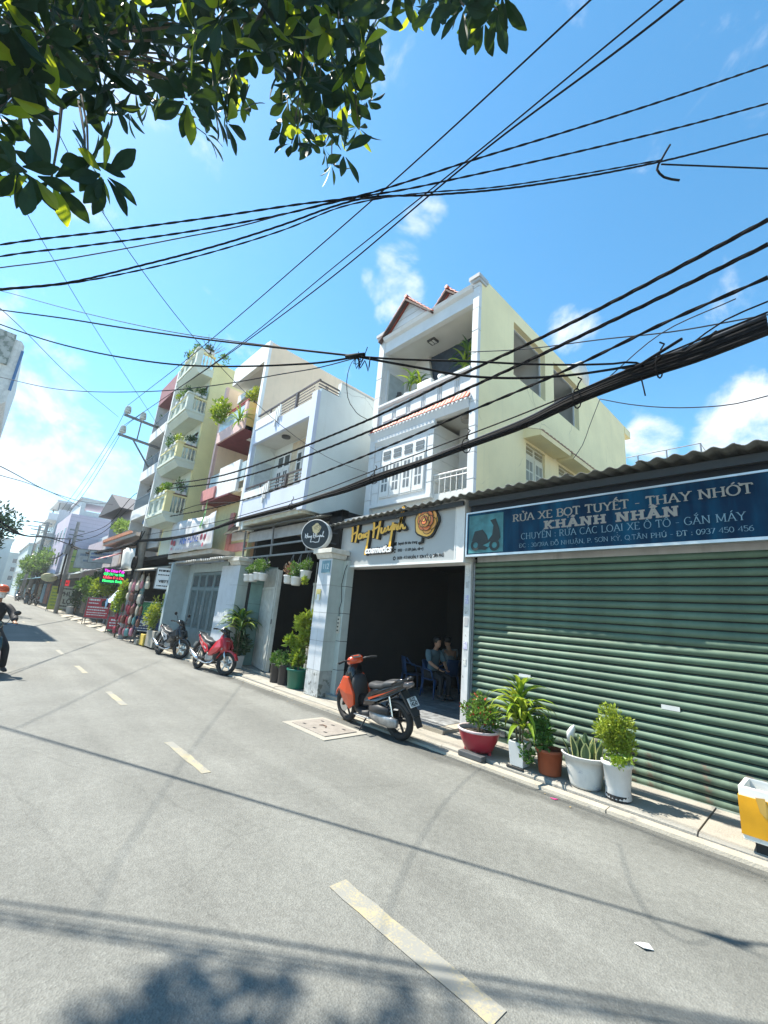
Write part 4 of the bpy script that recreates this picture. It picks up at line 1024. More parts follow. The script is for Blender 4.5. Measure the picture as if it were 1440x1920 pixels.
# folding gate leaves
m_gate = mat('gate_cream', (.52, .53, .49), .5, var=.1, streak=.5, scol=(.2, .18, .15))
gt = thing('folding_gate', 'cream ribbed metal gate leaf swung open beside the big dracaena', 'gate', (-10.9, 5.8, 0))
p0, p1 = Vector((-11.55, 6.05, 0)), Vector((-10.2, 5.72, 0)); dv = (p1 - p0); L = dv.length; dv.normalize(); nv = Vector((dv.y, -dv.x, 0))
def gbox(mb, a, b, z0, z1, t0, t1):
    q = [p0 + dv * u + nv * t + Vector((0, 0, z)) for z in (z0, z1) for u, t in ((a, t0), (b, t0), (b, t1), (a, t1))]
    mb.add(q, [(0, 1, 2, 3)[::-1], (4, 5, 6, 7), (0, 1, 5, 4), (1, 2, 6, 5), (2, 3, 7, 6), (3, 0, 4, 7)])
mb = MB(); gbox(mb, .0, .05, .14, 2.3, -.02, .03); gbox(mb, L - .05, L, .14, 2.72, -.02, .03); gbox(mb, .05, L - .05, .14, .22, -.02, .03); gbox(mb, .05, L - .05, 2.2, 2.26, -.02, .03); mb.build('frame', m_gate, gt)
k = .06
while k < L - .1: mb = MB(); gbox(mb, k, k + .078, .22, 2.2, -.012, .024); mb.build('slat', m_gate, gt); k += .128
k = .1
while k < L - .08: mb = MB(); mb.tube([p0 + dv * k + Vector((0, 0, 2.26)), p0 + dv * k + Vector((0, 0, 2.72))], .011, 6); mb.tube([p0 + dv * k + Vector((0, 0, 2.72)), p0 + dv * k + Vector((0, 0, 2.8))], [.016, .001], 6); mb.build('spike', m_gate, gt); k += .078
mb = MB(); gbox(mb, L + .03, L + .07, .12, 2.7, -.1, .0); mb.build('second_frame', m_gate, gt)
mb = MB(); gbox(mb, L + .03, L + .05, 1.3, 1.42, -.02, .03); mb.build('latch', m_steel, gt)
gt2 = thing('folding_gate', 'narrow strip of cream ribbed gate showing behind the tiled number pillar', 'gate', (-8.2, 5.75, 0))
for k in range(6): mb = MB(); mb.box(-8.5 + k * .1, -8.43 + k * .1, 5.74, 5.77, .2, 2.3); mb.build('slat', m_gate, gt2)
mb = MB(); mb.box(-8.54, -7.9, 5.75, 5.79, .14, .2); mb.box(-8.54, -7.9, 5.75, 5.79, 2.3, 2.36); mb.build('frame', m_gate, gt2)
for k in range(6): mb = MB(); mb.tube([(-8.47 + k * .1, 5.76, 2.36), (-8.47 + k * .1, 5.76, 2.85)], .012, 6); mb.build('spike', m_gate, gt2)
# grille and little canopy above the gate
m_grey = mat('grille_grey', (.22, .235, .24), .5, .3, var=.15)
gr = thing('gate_grille', 'grey steel grille with a pale panel above the open gate', 'grille', (-10.2, 5.5, 3))
for z in (3.07, 3.36): mb = MB(); mb.bar((-12.1, 5.5, z), (-7.8, 5.5, z), .045); mb.build('rail', m_grey, gr)
for x in (-12.05, -10.35, -8.62): mb = MB(); mb.bar((x, 5.5, 3.05), (x, 5.46, 3.92), .045); mb.build('post', m_grey, gr)
mb = MB(); mb.box(-12.0, -8.3, 5.57, 5.6, 3.56, 3.86); mb.build('panel', mat('pale_grey_panel', (.36, .38, .39), .6, streak=.4), gr)
cn = MB(); cr_ = thing('canopy', 'small grey corrugated canopy over the gate under the lavender balcony', 'canopy', (-10.2, 5.3, 3.9))
roof_sheets(cr_, -12.6, -7.9, 3.89, 3.84, .22, 5.3, 5.9, m_roof, pitch=.085, amp=.014, w=.9, name='sheet')
# ================================================================== lot with the metal door
m_bg = mat('blue_grey_door', (.075, .115, .12), .5, var=.1, streak=.25)
m_bgw = mat('blue_grey_wall', (.34, .41, .42), .7, var=.06, streak=.2)
dl = thing('door_front', 'blue-grey ground floor front with a panelled metal double door under the white awning', 'shopfront', (-14.7, 5.5, 0))
mb = MB(); mb.box(-16.5, -16.3, 4.9, 5.6, .02, 3.0); mb.build('side_wall', m_bgw, dl)
mb = MB(); mb.box(-12.95, -12.24, 5.32, 5.6, .02, 2.84); mb.build('pier', m_tile, dl)
mb = MB(); mb.wally(5.5, 5.62, -16.3, -12.95, .02, 3.2, [(-15.85, -13.25, .3, 2.72)]); mb.build('wall', m_bgw, dl)
mb = MB(); mb.box(-16.3, -12.3, 5.05, 5.6, -.02, .26); mb.build('step', m_kerb, dl)
for k in range(4):
    x = -15.83 + k * .645
    mb = MB(); mb.box(x + .01, x + .635, 5.54, 5.58, .3, 2.7); lf = mb.build('door_leaf', m_bg, dl)
    mb = MB(); mb.wally(5.515, 5.54, x + .01, x + .635, .3, 2.7, [(x + .08, x + .565, .85, 2.1), (x + .08, x + .565, 2.2, 2.62)]); mb.build('leaf_frame', mat('door_frame_grey', (.15, .20, .21), .5), lf)
    mb = MB(); mb.box(x + .08, x + .565, 5.52, 5.54, .34, .8); mb.build('kick_panel', m_bgw, lf)
    mb = MB(); mb.box(x + .1, x + .545, 5.532, 5.545, 2.24, 2.58); mb.build('pane', m_glass, lf)
    for (cx, r_) in ((x + .2, .09), (x + .44, .09), (x + .32, .06)):
        mb = MB(); mb.tube([(cx + r_ * math.cos(t_), 5.528, 1.48 + .56 * math.sin(t_)) for t_ in (2 * math.pi * i / 16 for i in range(17))], .009, 5, cap=False); mb.build('scroll', mat('door_frame_grey', (.15, .20, .21), .5), lf)
mb = MB(); mb.bar((-14.56, 5.5, 1.3), (-14.56, 5.5, 1.62), .025); mb.build('pull', m_alu, dl)
aw = thing('awning', 'white corrugated awning over the metal double door', 'awning', (-14.4, 5, 3))
m_wroof = mat('white_sheet', (.60, .60, .57), .6, var=.1, streak=.4)
roof_sheets(aw, -16.95, -11.98, 3.0, 3.0, .14, 4.9, 5.6, m_wroof, pitch=.16, amp=.03, w=.8, name='sheet')
mb = MB(); mb.bar((-16.9, 5.0, 2.92), (-12.1, 5.0, 2.92), .04)
for x in (-16.6, -14.4, -12.4): mb.bar((x, 4.95, 2.93), (x, 5.6, 3.02), .035)
mb.build('frame', m_steel, aw)

# ================================================================== peach house (third along), pale yellow balcony house, narrow grey house
m_peach = mat('peach_wall', (.76, .60, .44), .75, var=.05, vs=1.5, streak=.15, scol=(.36, .3, .24), wear=(.4, .3, .22), wth=.72, ws=3)
m_peach2 = mat('peach_inner', (.70, .58, .40), .75, var=.05)
m_pink = mat('pink_paint', (.56, .25, .24), .6, var=.08, streak=.2)
m_pinkl = mat('pale_pink_paint', (.66, .47, .44), .6, var=.06, streak=.15)
m_maroon = mat('maroon_soffit', (.16, .035, .05), .6, var=.15)
m_balg = mat('balcony_glass', (.45, .55, .58), .12, var=.08, spec=.6)
m_ylw = mat('yellow_cheek', (.66, .48, .18), .65, var=.06)
h2 = thing('peach_house', 'tall peach house with a maroon balcony soffit and peeling side wall', 'house', (-13.7, 5.2, 0))
mb = MB(); mb.box(-12.22, -12.04, 5.3, 14, 3.9, 10.42); mb.box(-15.42, -15.25, 5.3, 14, 3.4, 9.9); mb.box(-15.25, -12.22, 13.8, 14, 0, 10.2); mb.build('wall', m_peach, h2)
mb = MB(); mb.box(-12.22, -12.035, 5.2, 5.3, 4.0, 10.44); mb.build('fin', m_white, h2)
mb = MB(); mb.box(-15.25, -12.22, 6.5, 6.65, 3.9, 9.7); mb.build('back_wall', m_peach2, h2)
mb = MB(); mb.box(-14.75, -12.22, 5.2, 5.35, 9.72, 10.46); mb.box(-14.75, -14.6, 5.35, 7.5, 9.72, 10.46); mb.build('roof_parapet', m_white, h2)
mb = MB(); mb.box(-14.6, -12.22, 5.35, 13.8, 9.72, 9.9); mb.build('roof_slab', m_ceil, h2)
mb = MB(); mb.prism([(-14.75, 9.1), (-14.75, 9.45), (-13.5, 9.35), (-13.9, 9.2)], 'y', 5.5, 6.5); mb.build('roof_beam', m_white, h2)
mb = MB(); mb.box(-15.42, -15.26, 5.2, 5.3, 4.9, 9.9); mb.build('pink_band', m_pinkl, h2)
mb = MB(); mb.box(-14.75, -12.5, 5.0, 5.06, 7.27, 7.7); b2 = mb.build('upper_balcony', m_pinkl, h2, bevel=.005)
mb = MB(); mb.box(-14.75, -12.5, 5.06, 6.5, 7.25, 7.4); mb.build('soffit', m_maroon, b2)
mb = MB(); mb.box(-12.56, -12.5, 5.06, 5.35, 7.27, 8.26); mb.build('cheek', m_ylw, b2)
mb = MB(); mb.box(-12.68, -12.5, 4.995, 5.06, 7.7, 8.26); mb.build('end_post', m_pinkl, b2)
for k in range(2): mb = MB(); mb.box(-14.72 + k * 1.02, -13.72 + k * 1.02, 5.02, 5.04, 7.71, 8.2); mb.build('glass_panel', m_balg, b2)
mb = MB()
for z in (8.24, 8.33): mb.bar((-14.75, 5.03, z), (-12.5, 5.03, z), .035)
mb.build('handrail', mat('red_rail', (.35, .06, .05), .5), b2)
mb = MB(); mb.box(-13.3, -13.05, 5.5, 5.75, 7.235, 7.25); mb.build('ceiling_lamp', m_white, b2)
mb = MB(); mb.box(-14.2, -12.62, 5.14, 5.24, 5.2, 6.26); b1 = mb.build('lower_balcony', m_white, h2, bevel=.005)
mb = MB(); mb.box(-14.2, -12.1, 5.24, 6.5, 5.16, 5.28); mb.build('soffit', m_peach2, b1)
for (a, b) in ((-15.1, -14.22), (-12.6, -12.24)): mb = MB(); mb.box(a, b, 5.19, 5.21, 5.5, 6.15); mb.build('glass_panel', m_balg, b1)
mb = MB(); mb.box(-15.42, -14.22, 5.08, 5.24, 5.2, 5.62); mb.build('planter_box', m_pink, b1, bevel=.01)
mb = MB(); mb.box(-15.4, -13.0, 5.1, 6.4, 5.12, 5.16); mb.build('maroon_soffit', m_maroon, b1)
mb = MB(); mb.box(-12.95, -12.4, 6.44, 6.5, 5.9, 6.7); mb.build('window', m_navy, h2)
for k, (x, z) in enumerate(((-12.9, 10.0), (-13.5, 7.9))): pass
mb = MB(); mb.box(-15.25, -12.24, 5.68, 5.8, 2.9, 5.12); lw = mb.build('lower_wall', mat('pale_yellow_wall', (.66, .62, .36), .75, var=.06, streak=.2), h2)
mb = MB(); mb.box(-13.75, -13.5, 5.6, 5.68, 3.0, 4.7); mb.build('maroon_column', m_pink, lw)
mb = MB(); mb.box(-13.5, -12.3, 5.62, 5.68, 3.35, 3.62); mb.build('maroon_band', m_pink, lw)
mb = MB(); mb.box(-13.4, -12.3, 5.63, 5.68, 3.72, 4.3); wn_ = mb.build('window_frame', m_white, lw)
for k in range(2): mb = MB(); mb.add([(-13.35 + k * .53, 5.62, 4.26), (-12.87 + k * .53, 5.62, 4.26), (-12.87 + k * .53, 5.3, 3.86), (-13.35 + k * .53, 5.3, 3.86), (-13.35 + k * .53, 5.64, 4.26), (-12.87 + k * .53, 5.64, 4.26), (-12.87 + k * .53, 5.32, 3.85), (-13.35 + k * .53, 5.32, 3.85)], [(0, 1, 2, 3), (7, 6, 5, 4), (0, 4, 5, 1), (1, 5, 6, 2), (2, 6, 7, 3), (3, 7, 4, 0)]); mb.build('awning_sash', mat('dark_pane', (.07, .075, .07), .2), wn_)
mb = MB(); mb.box(-17.3, -13.05, 4.95, 5.68, 3.2, 3.34); mb.build('ledge', mat('beige_ledge', (.44, .40, .34), .8, streak=.4), h2)
bn = thing('banner', 'white hanging cloth banner with blue ANH HỒNG lettering above the metal door', 'banner', (-15, 4.85, 3.3))
def cloth(x, z): return 4.85 + .04 * math.sin(3.1 * x + 1.5 * z) + .02 * math.sin(9 * x)
mb = MB(); nx, nz = 26, 6; V = []
for j in range(nz + 1):
    for i in range(nx + 1):
        x = -17.1 + 4.1 * i / nx; z = 3.34 + (1.16 + .05 * math.sin(2.2 * i / nx * 3)) * j / nz; V.append((x, cloth(x, z), z))
mb.add(V, [(j * (nx + 1) + i, j * (nx + 1) + i + 1, (j + 1) * (nx + 1) + i + 1, (j + 1) * (nx + 1) + i) for j in range(nz) for i in range(nx)])
co = mb.build('cloth', mat('banner_white', (.58, .60, .62), .8, var=.06, vs=3, streak=.15), bn, smooth=True)
co.modifiers.new('thick', 'SOLIDIFY').thickness = .006
put_text('ANH HỒNG', bn, (-14.85, 4.77, 3.72), (1, 0, 0), (0, 0, 1), .36, mat('blue_print', (.05, .12, .42), .6), bold=.012, fit=1.75)
for (t_, x, z, w) in (('Gia đình', -15.5, 4.2, .6), ('khai trương hồng phát', -14.9, 3.46, 2.2)): put_text(t_, bn, (x, 4.77, z), (1, 0, 0), (0, 0, 1), .15, mat('grey_print', (.25, .26, .34), .6), fit=w)
for k, (x, z, r_) in enumerate(((-16.6, 3.75, .11), (-16.3, 3.7, .1), (-13.7, 3.72, .11), (-13.4, 3.7, .1), (-13.5, 3.46, .07), (-16.5, 3.5, .06))):
    mb = MB(); mb.lathe([(r_, 0), (r_, .006)], (x, 4.77, z), 10, 'y'); mb.build('rose_print', mat('pink_print', (.5, .12, .16), .6, var=.4, vs=20), bn)
mb = MB()
for k in range(5): a = .3 + k * .16; mb.add([(-13.95, 4.775 - .001 * k, 4.0), (-13.95 + .05 + .03 * k, 4.775 - .001 * k, 4.05 + a), (-13.9 + .1 * k - .2, 4.775 - .001 * k, 4.1 + .1 * k)], [(0, 1, 2)])
mb.build('leaf_print', mat('green_print', (.16, .34, .12), .6), bn)
# ---------------------------------------------------------------- pale yellow house with stacked balconies
m_yg = mat('pale_yellow_green', (.74, .68, .36), .75, var=.06, crack=.4, vs=1.5, streak=.15, scol=(.4, .4, .26))
m_pg = mat('pale_green_white', (.58, .63, .54), .7, var=.05, vs=2, streak=.18, scol=(.36, .38, .32))
h1 = thing('yellow_balcony_house', 'pale yellow house with four stacked balconies full of plants', 'house', (-17.8, 5, 0))
mb = MB(); mb.box(-16.82, -16.64, 5.0, 13, 3.4, 11.5); mb.box(-18.95, -18.8, 5.0, 13, 3.4, 11.2); mb.box(-18.8, -16.82, 12.8, 13, 0, 11.2); mb.build('wall', m_yg, h1)
mb = MB(); mb.wally(5.0, 5.16, -18.8, -16.82, 3.4, 11.2, [(-17.55, -16.95, 4.9, 6.2), (-17.55, -16.95, 7.1, 8.3), (-17.55, -16.95, 9.2, 10.4)]); mb.build('front_wall', m_pg, h1)
mb = MB(); mb.box(-18.8, -16.82, 5.16, 12.8, 11.0, 11.2); mb.build('roof', m_ceil, h1)
for z in (4.9, 7.1, 9.2):
    mb = MB(); mb.box(-17.55, -16.95, 5.08, 5.12, z, z + 1.28); w_ = mb.build('window', m_navy, h1)
    mb = MB(); mb.wally(5.0, 5.08, -17.58, -16.92, z - .03, z + 1.3, [(-17.5, -17.28, z + .05, z + 1.2), (-17.22, -17.0, z + .05, z + 1.2)]); mb.build('frame', m_door, w_)
mb = MB(); mb.box(-19.02, -18.86, 4.26, 5.0, 4.5, 11.62); mb.build('side_fin', m_white, h1)
bprof = [(.03, 0), (.035, .03), (.02, .06), (.035, .14), (.045, .2), (.03, .29), (.018, .36), (.03, .41), (.035, .44)]
m_balu = mat('baluster_cream', (.62, .60, .46), .65, var=.08)
bal_me = MB().lathe(bprof, (0, 0, 0), 10).mesh('baluster', m_balu, smooth=True)
for lv, (zs, zr) in enumerate(((4.5, 5.56), (6.66, 7.57), (8.72, 9.68), (10.72, 11.7))):
    xl, xr, yf = -18.84, -16.64, 4.28
    mb = MB(); mb.prism([(5.0, zs + .02), (yf + .16, zs), (yf, zs + .2), (yf, zs + .34), (5.0, zs + .34)], 'x', xl, xr); bo = mb.build('balcony', m_pg, h1)
    mb = MB(); mb.box(xl, xr + .02, yf - .05, yf + .1, zs + .27, zs + .36); mb.box(xr - .1, xr + .02, yf + .1, 5.0, zs + .27, zs + .36); mb.build('mould', m_pg, bo)
    z0, z1 = zs + .36, zr - .06
    mb = MB(); mb.box(xr - .2, xr + .012, yf - .02, yf + .2, z0, zr + .04); mb.box(xr - .24, xr + .05, yf - .06, yf + .24, zr + .04, zr + .1); mb.build('corner_pier', m_yg if lv < 2 else m_pg, bo, bevel=.006)
    mb = MB(); mb.box(xl, xr - .2, yf - .01, yf + .12, z1, zr); mb.box(xr - .13, xr, yf + .2, 5.0, z1, zr); mb.build('coping', m_yg, bo)
    for k in range(3):
        a = xl + .02 + k * .68
        mb = MB(); mb.wally(yf + .01, yf + .09, a, a + .62, z0, z1, [(a + .09, a + .53, z0 + .09, z1 - .08)]); mb.build('panel_frame', m_pg, bo)
        mb = MB(); mb.box(a + .09, a + .53, yf + .05, yf + .08, z0 + .09, z1 - .08); mb.build('panel', mat('panel_grey_green', (.36, .42, .37), .7), bo)
    for k in range(4): obj('baluster', bal_me, bo, (xr - .065 + 17.8, yf + .29 + k * .135 - 5, z0), (0, 0, 0), (1, 1, (z1 - z0) / .44))
    if lv == 0 or lv == 1: mb = MB(); mb.box(xr - .1, xr - .02, yf + .22, 4.98, zr, zr + .06); mb.build('plant_tray', mat('brown_tray', (.16, .08, .06), .7), bo)
# ---------------------------------------------------------------- narrow grey house with the maroon box on top
m_lg = mat('light_grey_wall', (.52, .54, .55), .7, var=.05, streak=.2)
h0 = thing('narrow_grey_house', 'narrow light grey house with a maroon box at the top behind the electric pole', 'house', (-20.3, 5, 0))
mb = MB(); mb.box(-21.5, -19.06, 4.95, 13, 3.8, 11.5); mb.build('wall', m_lg, h0)
mb = MB(); mb.box(-21.55, -19.06, 4.3, 4.95, 10.75, 11.65); mb.build('maroon_box', mat('dull_maroon', (.30, .13, .14), .7, streak=.2), h0)
mb = MB(); mb.box(-21.62, -21.5, 4.3, 4.95, 4.6, 11.6); mb.build('side_fin', m_lg, h0)
for z in (5.0, 6.85, 8.75):
    mb = MB(); mb.box(-21.5, -19.06, 4.25, 4.95, z, z + .45); b_ = mb.build('balcony', m_white, h0)
    mb = MB(); mb.box(-21.45, -19.1, 4.28, 4.31, z + .45, z + .95); mb.build('glass_screen', mat('smoked_screen', (.05, .06, .065), .5), b_)
    mb = MB(); mb.bar((-21.5, 4.29, z + .97), (-19.06, 4.29, z + .97), .04); mb.build('handrail', m_steel, b_)
    mb = MB(); mb.box(-21.0, -19.6, 4.9, 4.955, z + .5, z + 1.5); mb.build('window', m_navy, h0)

# ================================================================== shops and houses farther up the street
def face_board(parent, name, c, nrm, w, h, t, m, frame=None, fw=.03):
    """upright board centred at c, facing nrm; returns the mapping used to lay print on it"""
    n = Vector((nrm[0], nrm[1], 0)).normalized(); u = Vector((0, 0, 1)).cross(n); c = Vector(c)
    def P(a, b, l=0): return tuple(c + u * a + Vector((0, 0, b)) + n * l)
    mb = MB(); q = [P(-w / 2, -h / 2, 0), P(w / 2, -h / 2, 0), P(w / 2, h / 2, 0), P(-w / 2, h / 2, 0)] + [P(-w / 2, -h / 2, -t), P(w / 2, -h / 2, -t), P(w / 2, h / 2, -t), P(-w / 2, h / 2, -t)]
    mb.add(q, [(0, 1, 2, 3), (7, 6, 5, 4), (0, 4, 5, 1), (1, 5, 6, 2), (2, 6, 7, 3), (3, 7, 4, 0)]); mb.build(name, m, parent)
    if frame:
        mb = MB()
        for a, b in (((-w / 2, -h / 2), (w / 2, -h / 2)), ((w / 2, -h / 2), (w / 2, h / 2)), ((w / 2, h / 2), (-w / 2, h / 2)), ((-w / 2, h / 2), (-w / 2, -h / 2))): mb.bar(P(*a), P(*b), fw)
        mb.build('frame', frame, parent)
    return P, tuple(u), n
def lines(parent, P, n, rows, m, lift=.008):
    """printed text-like bars, for lettering too small to read"""
    for (a, b, z, h) in rows:
        mb = MB(); x = a
        while x < b - .02:
            w = min(U(.03, .11), b - x); mb.add([P(x, z, lift), P(x + w, z, lift), P(x + w, z + h, lift), P(x, z + h, lift)], [(0, 1, 2, 3)]); x += w + .02
        o = mb.build('print_line', m, parent)
m_redb = mat('red_board', (.46, .03, .05), .5, var=.12, vs=3)
m_greenb = mat('green_board', (.02, .22, .09), .45, var=.2, vs=2)
m_navyb = mat('navy_board', (.015, .035, .12), .5)
m_wht = mat('white_print', (.75, .75, .75), .5)
m_palec = mat('pale_canvas', (.55, .58, .58), .7, var=.12, vs=3, streak=.2)
# --- gift and bag shop under the yellow house
gs = thing('gift_shop', 'dark open shop hung with bags and toys under the yellow balcony house', 'shop', (-19.5, 6, 0))
mb = MB(); mb.box(-22.4, -16.5, 6.9, 7.1, 0, 4.4); mb.box(-22.5, -22.35, 5.2, 7, 0, 3.6); mb.build('wall', m_darkwall, gs)
mb = MB(); mb.box(-22.4, -16.5, 5.0, 7.0, 3.3, 3.42); mb.build('ceiling', m_darkwall, gs)
mb = MB()
for z in (3.62, 3.9, 4.2): mb.bar((-19.2, 5.2, z), (-16.7, 5.2, z), .05)
for x in (-19.1, -18.0, -16.8): mb.bar((x, 5.2, 3.4), (x, 5.2, 4.4), .05)
mb.build('grille', m_grey, gs)
mb = MB(); mb.box(-19.2, -16.7, 5.3, 5.34, 3.4, 3.75); mb.build('valance', m_palec, gs)
ga = thing('awning', 'flat cream canvas awning over the bag shop beside the pole', 'awning', (-19.9, 4.9, 2.75))
mb = MB(); mb.add([(-22.3, 4.6, 2.80), (-17.45, 4.6, 2.76), (-17.3, 5.7, 3.08), (-22.3, 5.7, 3.1), (-22.3, 4.6, 2.84), (-17.45, 4.6, 2.80), (-17.3, 5.7, 3.12), (-22.3, 5.7, 3.14)], [(3, 2, 1, 0), (4, 5, 6, 7), (0, 1, 5, 4), (1, 2, 6, 5), (2, 3, 7, 6), (3, 0, 4, 7)]); mb.build('canvas', mat('cream_canvas', (.62, .58, .48), .8, var=.06), ga)
mb = MB(); mb.bar((-22.2, 4.66, 2.78), (-17.5, 4.66, 2.74), .03); mb.bar((-17.4, 4.66, 2.74), (-17.4, 5.6, 3.05), .03); mb.bar((-20.0, 4.7, 2.78), (-20, 4.7, 0), .035); mb.build('pole_frame', m_steel, ga)
gc = MB(); V = []
for j in range(5):
    for i in range(9): V.append((-23.2 + 2.5 * i / 8, 4.62 + .05 * math.sin(2 * i) + .25 * (1 - j / 4) ** 2 * .3, 2.92 + .92 * j / 4 + .06 * math.sin(i * .8)))
gc.add(V, [(j * 9 + i, j * 9 + i + 1, (j + 1) * 9 + i + 1, (j + 1) * 9 + i) for j in range(4) for i in range(8)])
o = solid('canvas_sheet', gc, m_palec, 'hanging pale grey canvas sheet left of the near pole', 'canvas', smooth=True); o.modifiers.new('thick', 'SOLIDIFY').thickness = .01
bagc = [mat('bag_red', (.30, .03, .05), .5), mat('bag_brown', (.16, .07, .05), .6), mat('bag_pink', (.40, .16, .20), .5), mat('bag_teal', (.10, .24, .24), .5), mat('bag_black', (.03, .03, .035), .5), mat('bag_cream', (.50, .45, .36), .6)]
def bag_mesh(m, s):
    mb = MB(); mb.loft([(-.1 * s, 0, -.02, .03, .1 * s), (-.06 * s, 0, 0, .06, .15 * s), (.06 * s, 0, 0, .06, .15 * s), (.1 * s, 0, -.02, .03, .1 * s)], 8)
    mb.tube([(-.06 * s, 0, .13 * s), (-.04 * s, 0, .24 * s), (.04 * s, 0, .24 * s), (.06 * s, 0, .13 * s)], .008, 5); return mb.mesh('bag', m)
bm = [bag_mesh(m, s) for m in bagc for s in (1, 1.25)]
for i in range(9):
    for j in range(5):
        if random.random() < .12: continue
        k = (i * 7 + j * 3 + (i * j) % 5) % 12
        if j < 2 and k % 2: k = random.choice((0, 1, 2, 3, 4))
        o = obj('hanging_bag', bm[k], None, (-20.9 + i * .36 + U(-.06, .06), 4.5 + .06 * (i % 3) + U(-.03, .03), .35 + j * .44 + U(-.06, .06)), (0, 0, U(-.5, .5)))
        tag(o, 'small %s bag with a looped handle hanging in the dark bag shop' % ('red', 'brown', 'pink', 'teal', 'black', 'cream')[k // 2], 'bag', 'bags and toys hanging in the bag shop')
for k, (x, z, m, s) in enumerate(((-20.15, 2.45, 5, 1.5), (-19.3, 2.4, 5, 1.2))):
    tag(obj('paper_lantern', bag_mesh(bagc[5], s), None, (x, 4.95, z)), ('larger', 'smaller')[k] + ' white lantern hanging under the cream awning', 'lantern', 'lanterns under the cream awning')
mb = MB()
for k in range(5): mb.tube([(-19.5 + k * .05, 4.85, 2.3), (-19.55 + k * .11, 4.84, 2.0), (-19.6 + k * .1, 4.85, 1.62)], [.02, .045, .02], 5)
solid('scarf_bunch', mb, bagc[3], 'bunch of pale teal scarves hanging among the bags', 'scarves', smooth=True)
ws = thing('hanging_board', 'white lettered board hanging beside the blue-grey side wall', 'sign', (-17, 4.95, 2.1))
P, u_, n_ = face_board(ws, 'panel', (-16.95, 4.95, 2.45), (.75, -.66), .78, .78, .03, m_white, m_steel, .025)
put_text('VIETTEL', ws, P(0, -.12, .02), u_, (0, 0, 1), .13, m_ink, bold=.005, fit=.52); lines(ws, P, n_, [(-.32, .3, .24, .07), (-.32, .24, .1, .04), (-.3, .1, -.3, .04)], m_ink)
mz = thing('magazine_rack', 'rack of green and yellow packets beside the green board', 'rack', (-17.5, 5.2, 0))
mb = MB(); mb.box(-18.1, -17.2, 5.35, 5.4, .5, 2.0); mb.build('back_board', m_palec, mz)
for k in range(4):
    for i in range(3): mb = MB(); mb.box(-18.05 + i * .29, -17.8 + i * .29, 5.28, 5.34, 1.0 + k * .24, 1.19 + k * .24); mb.build('packet', mat(('packet_lime', 'packet_white', 'packet_olive')[(i + k) % 3], ((.36, .42, .06), (.5, .52, .5), (.22, .26, .05))[(i + k) % 3], .5), mz)
gb = thing('standing_board', 'green and navy standing board reading Trà Anh beside the potted plant', 'sign', (-18.2, 5, 0))
P, u_, n_ = face_board(gb, 'panel', (-18.2, 5.0, 1.02), (.82, -.57), 1.0, 1.08, .03, m_navyb, m_alu, .035)
mb = MB(); mb.add([P(-.48, .05, .006), P(.48, .05, .006), P(.48, .52, .006), P(-.48, .52, .006)], [(0, 1, 2, 3)]); mb.build('green_field', m_greenb, gb)
mb = MB(); ribbon(mb, arc(-.05, .26, .2, .19, 0, 360, 20), lambda *q: .018, P, .01); ribbon(mb, arc(-.08, .2, .22, .16, 20, 110, 8), lambda *q: .03, P, .011); ribbon(mb, arc(.02, .3, .16, .16, 190, 300, 8), lambda *q: .03, P, .012); mb.build('leaf_emblem', mat('pale_green_print', (.2, .5, .3), .5), gb)
put_text('Trà', gb, P(-.1, -.06, .01), u_, (0, 0, 1), .17, m_wht, bold=.006, fit=.26); put_text('Anh', gb, P(-.12, -.24, .01), u_, (0, 0, 1), .2, m_wht, bold=.008, fit=.42); lines(gb, P, n_, [(-.4, .3, -.37, .03), (-.4, .2, -.46, .03)], m_wht)
mb = MB()
for a in (-.48, .48): mb.bar(P(a, -.54), P(a, -1.0), .035); mb.bar(P(a, -.54, -.02), P(a, -1.0, -.35), .03)
mb.build('leg', m_steel, gb)
# --- LED board, glowing letters
led = thing('led_sign', 'glowing LED board with pink, green and red lines of Vietnamese text', 'sign', (-23, 4.44, 2.2))
P, u_, n_ = face_board(led, 'panel', (-23, 4.44, 2.56), (.86, -.5), 1.02, .68, .1, m_dark, m_black, .05)
for k, (t_, c) in enumerate((('Tạo Dáng Đẹp', (1, .05, .75)), ('Gội Dưỡng Sinh', (.05, 1, .2)), ('Chăm Sóc Da', (1, .06, .1)), ('Massage Body', (.05, 1, .2)))):
    put_text(t_, led, P(0, .23 - k * .155, .02), u_, (0, 0, 1), .16, mat('led_%s%d' % (('pink', 'green', 'red', 'green')[k], k // 3), c, .5, emit=.4), bold=.009, fit=.86)
mb = MB(); mb.tube([P(-.3, .34, -.05), P(-.3, .34, -.9)], .03, 6); mb.build('bracket', m_steel, led)
def board(label, c, nrm, w, h, m, rows, leg, mt=None, name='standing_board'):
    b = thing(name, label, 'sign', (c[0], c[1], c[2] - h / 2 - leg))
    P, u_, n_ = face_board(b, 'panel', c, nrm, w, h, .03, m, m_steel, .03)
    if rows: lines(b, P, n_, rows, mt or m_wht)
    if leg:
        mb = MB()
        for a in (-w / 2, w / 2): mb.bar(P(a, -h / 2), P(a, -h / 2 - leg), .035); mb.bar(P(a, 0, -.03), P(a, -h / 2 - leg, -.35), .025)
        mb.build('leg', m_steel, b)
    return b, P, u_, n_
b_, P, u_, n_ = board('large red standing board with white lines of text in front of a bush', (-28.3, 5.07, .95), (.86, -.5), 1.2, 1.1, m_redb, [(-.5, .05, .38, .1), (-.5, .0, .22, .06), (-.5, .5, .0, .07), (-.5, .4, -.14, .06), (-.5, .5, -.28, .05), (-.5, .45, -.4, .05)], .36)
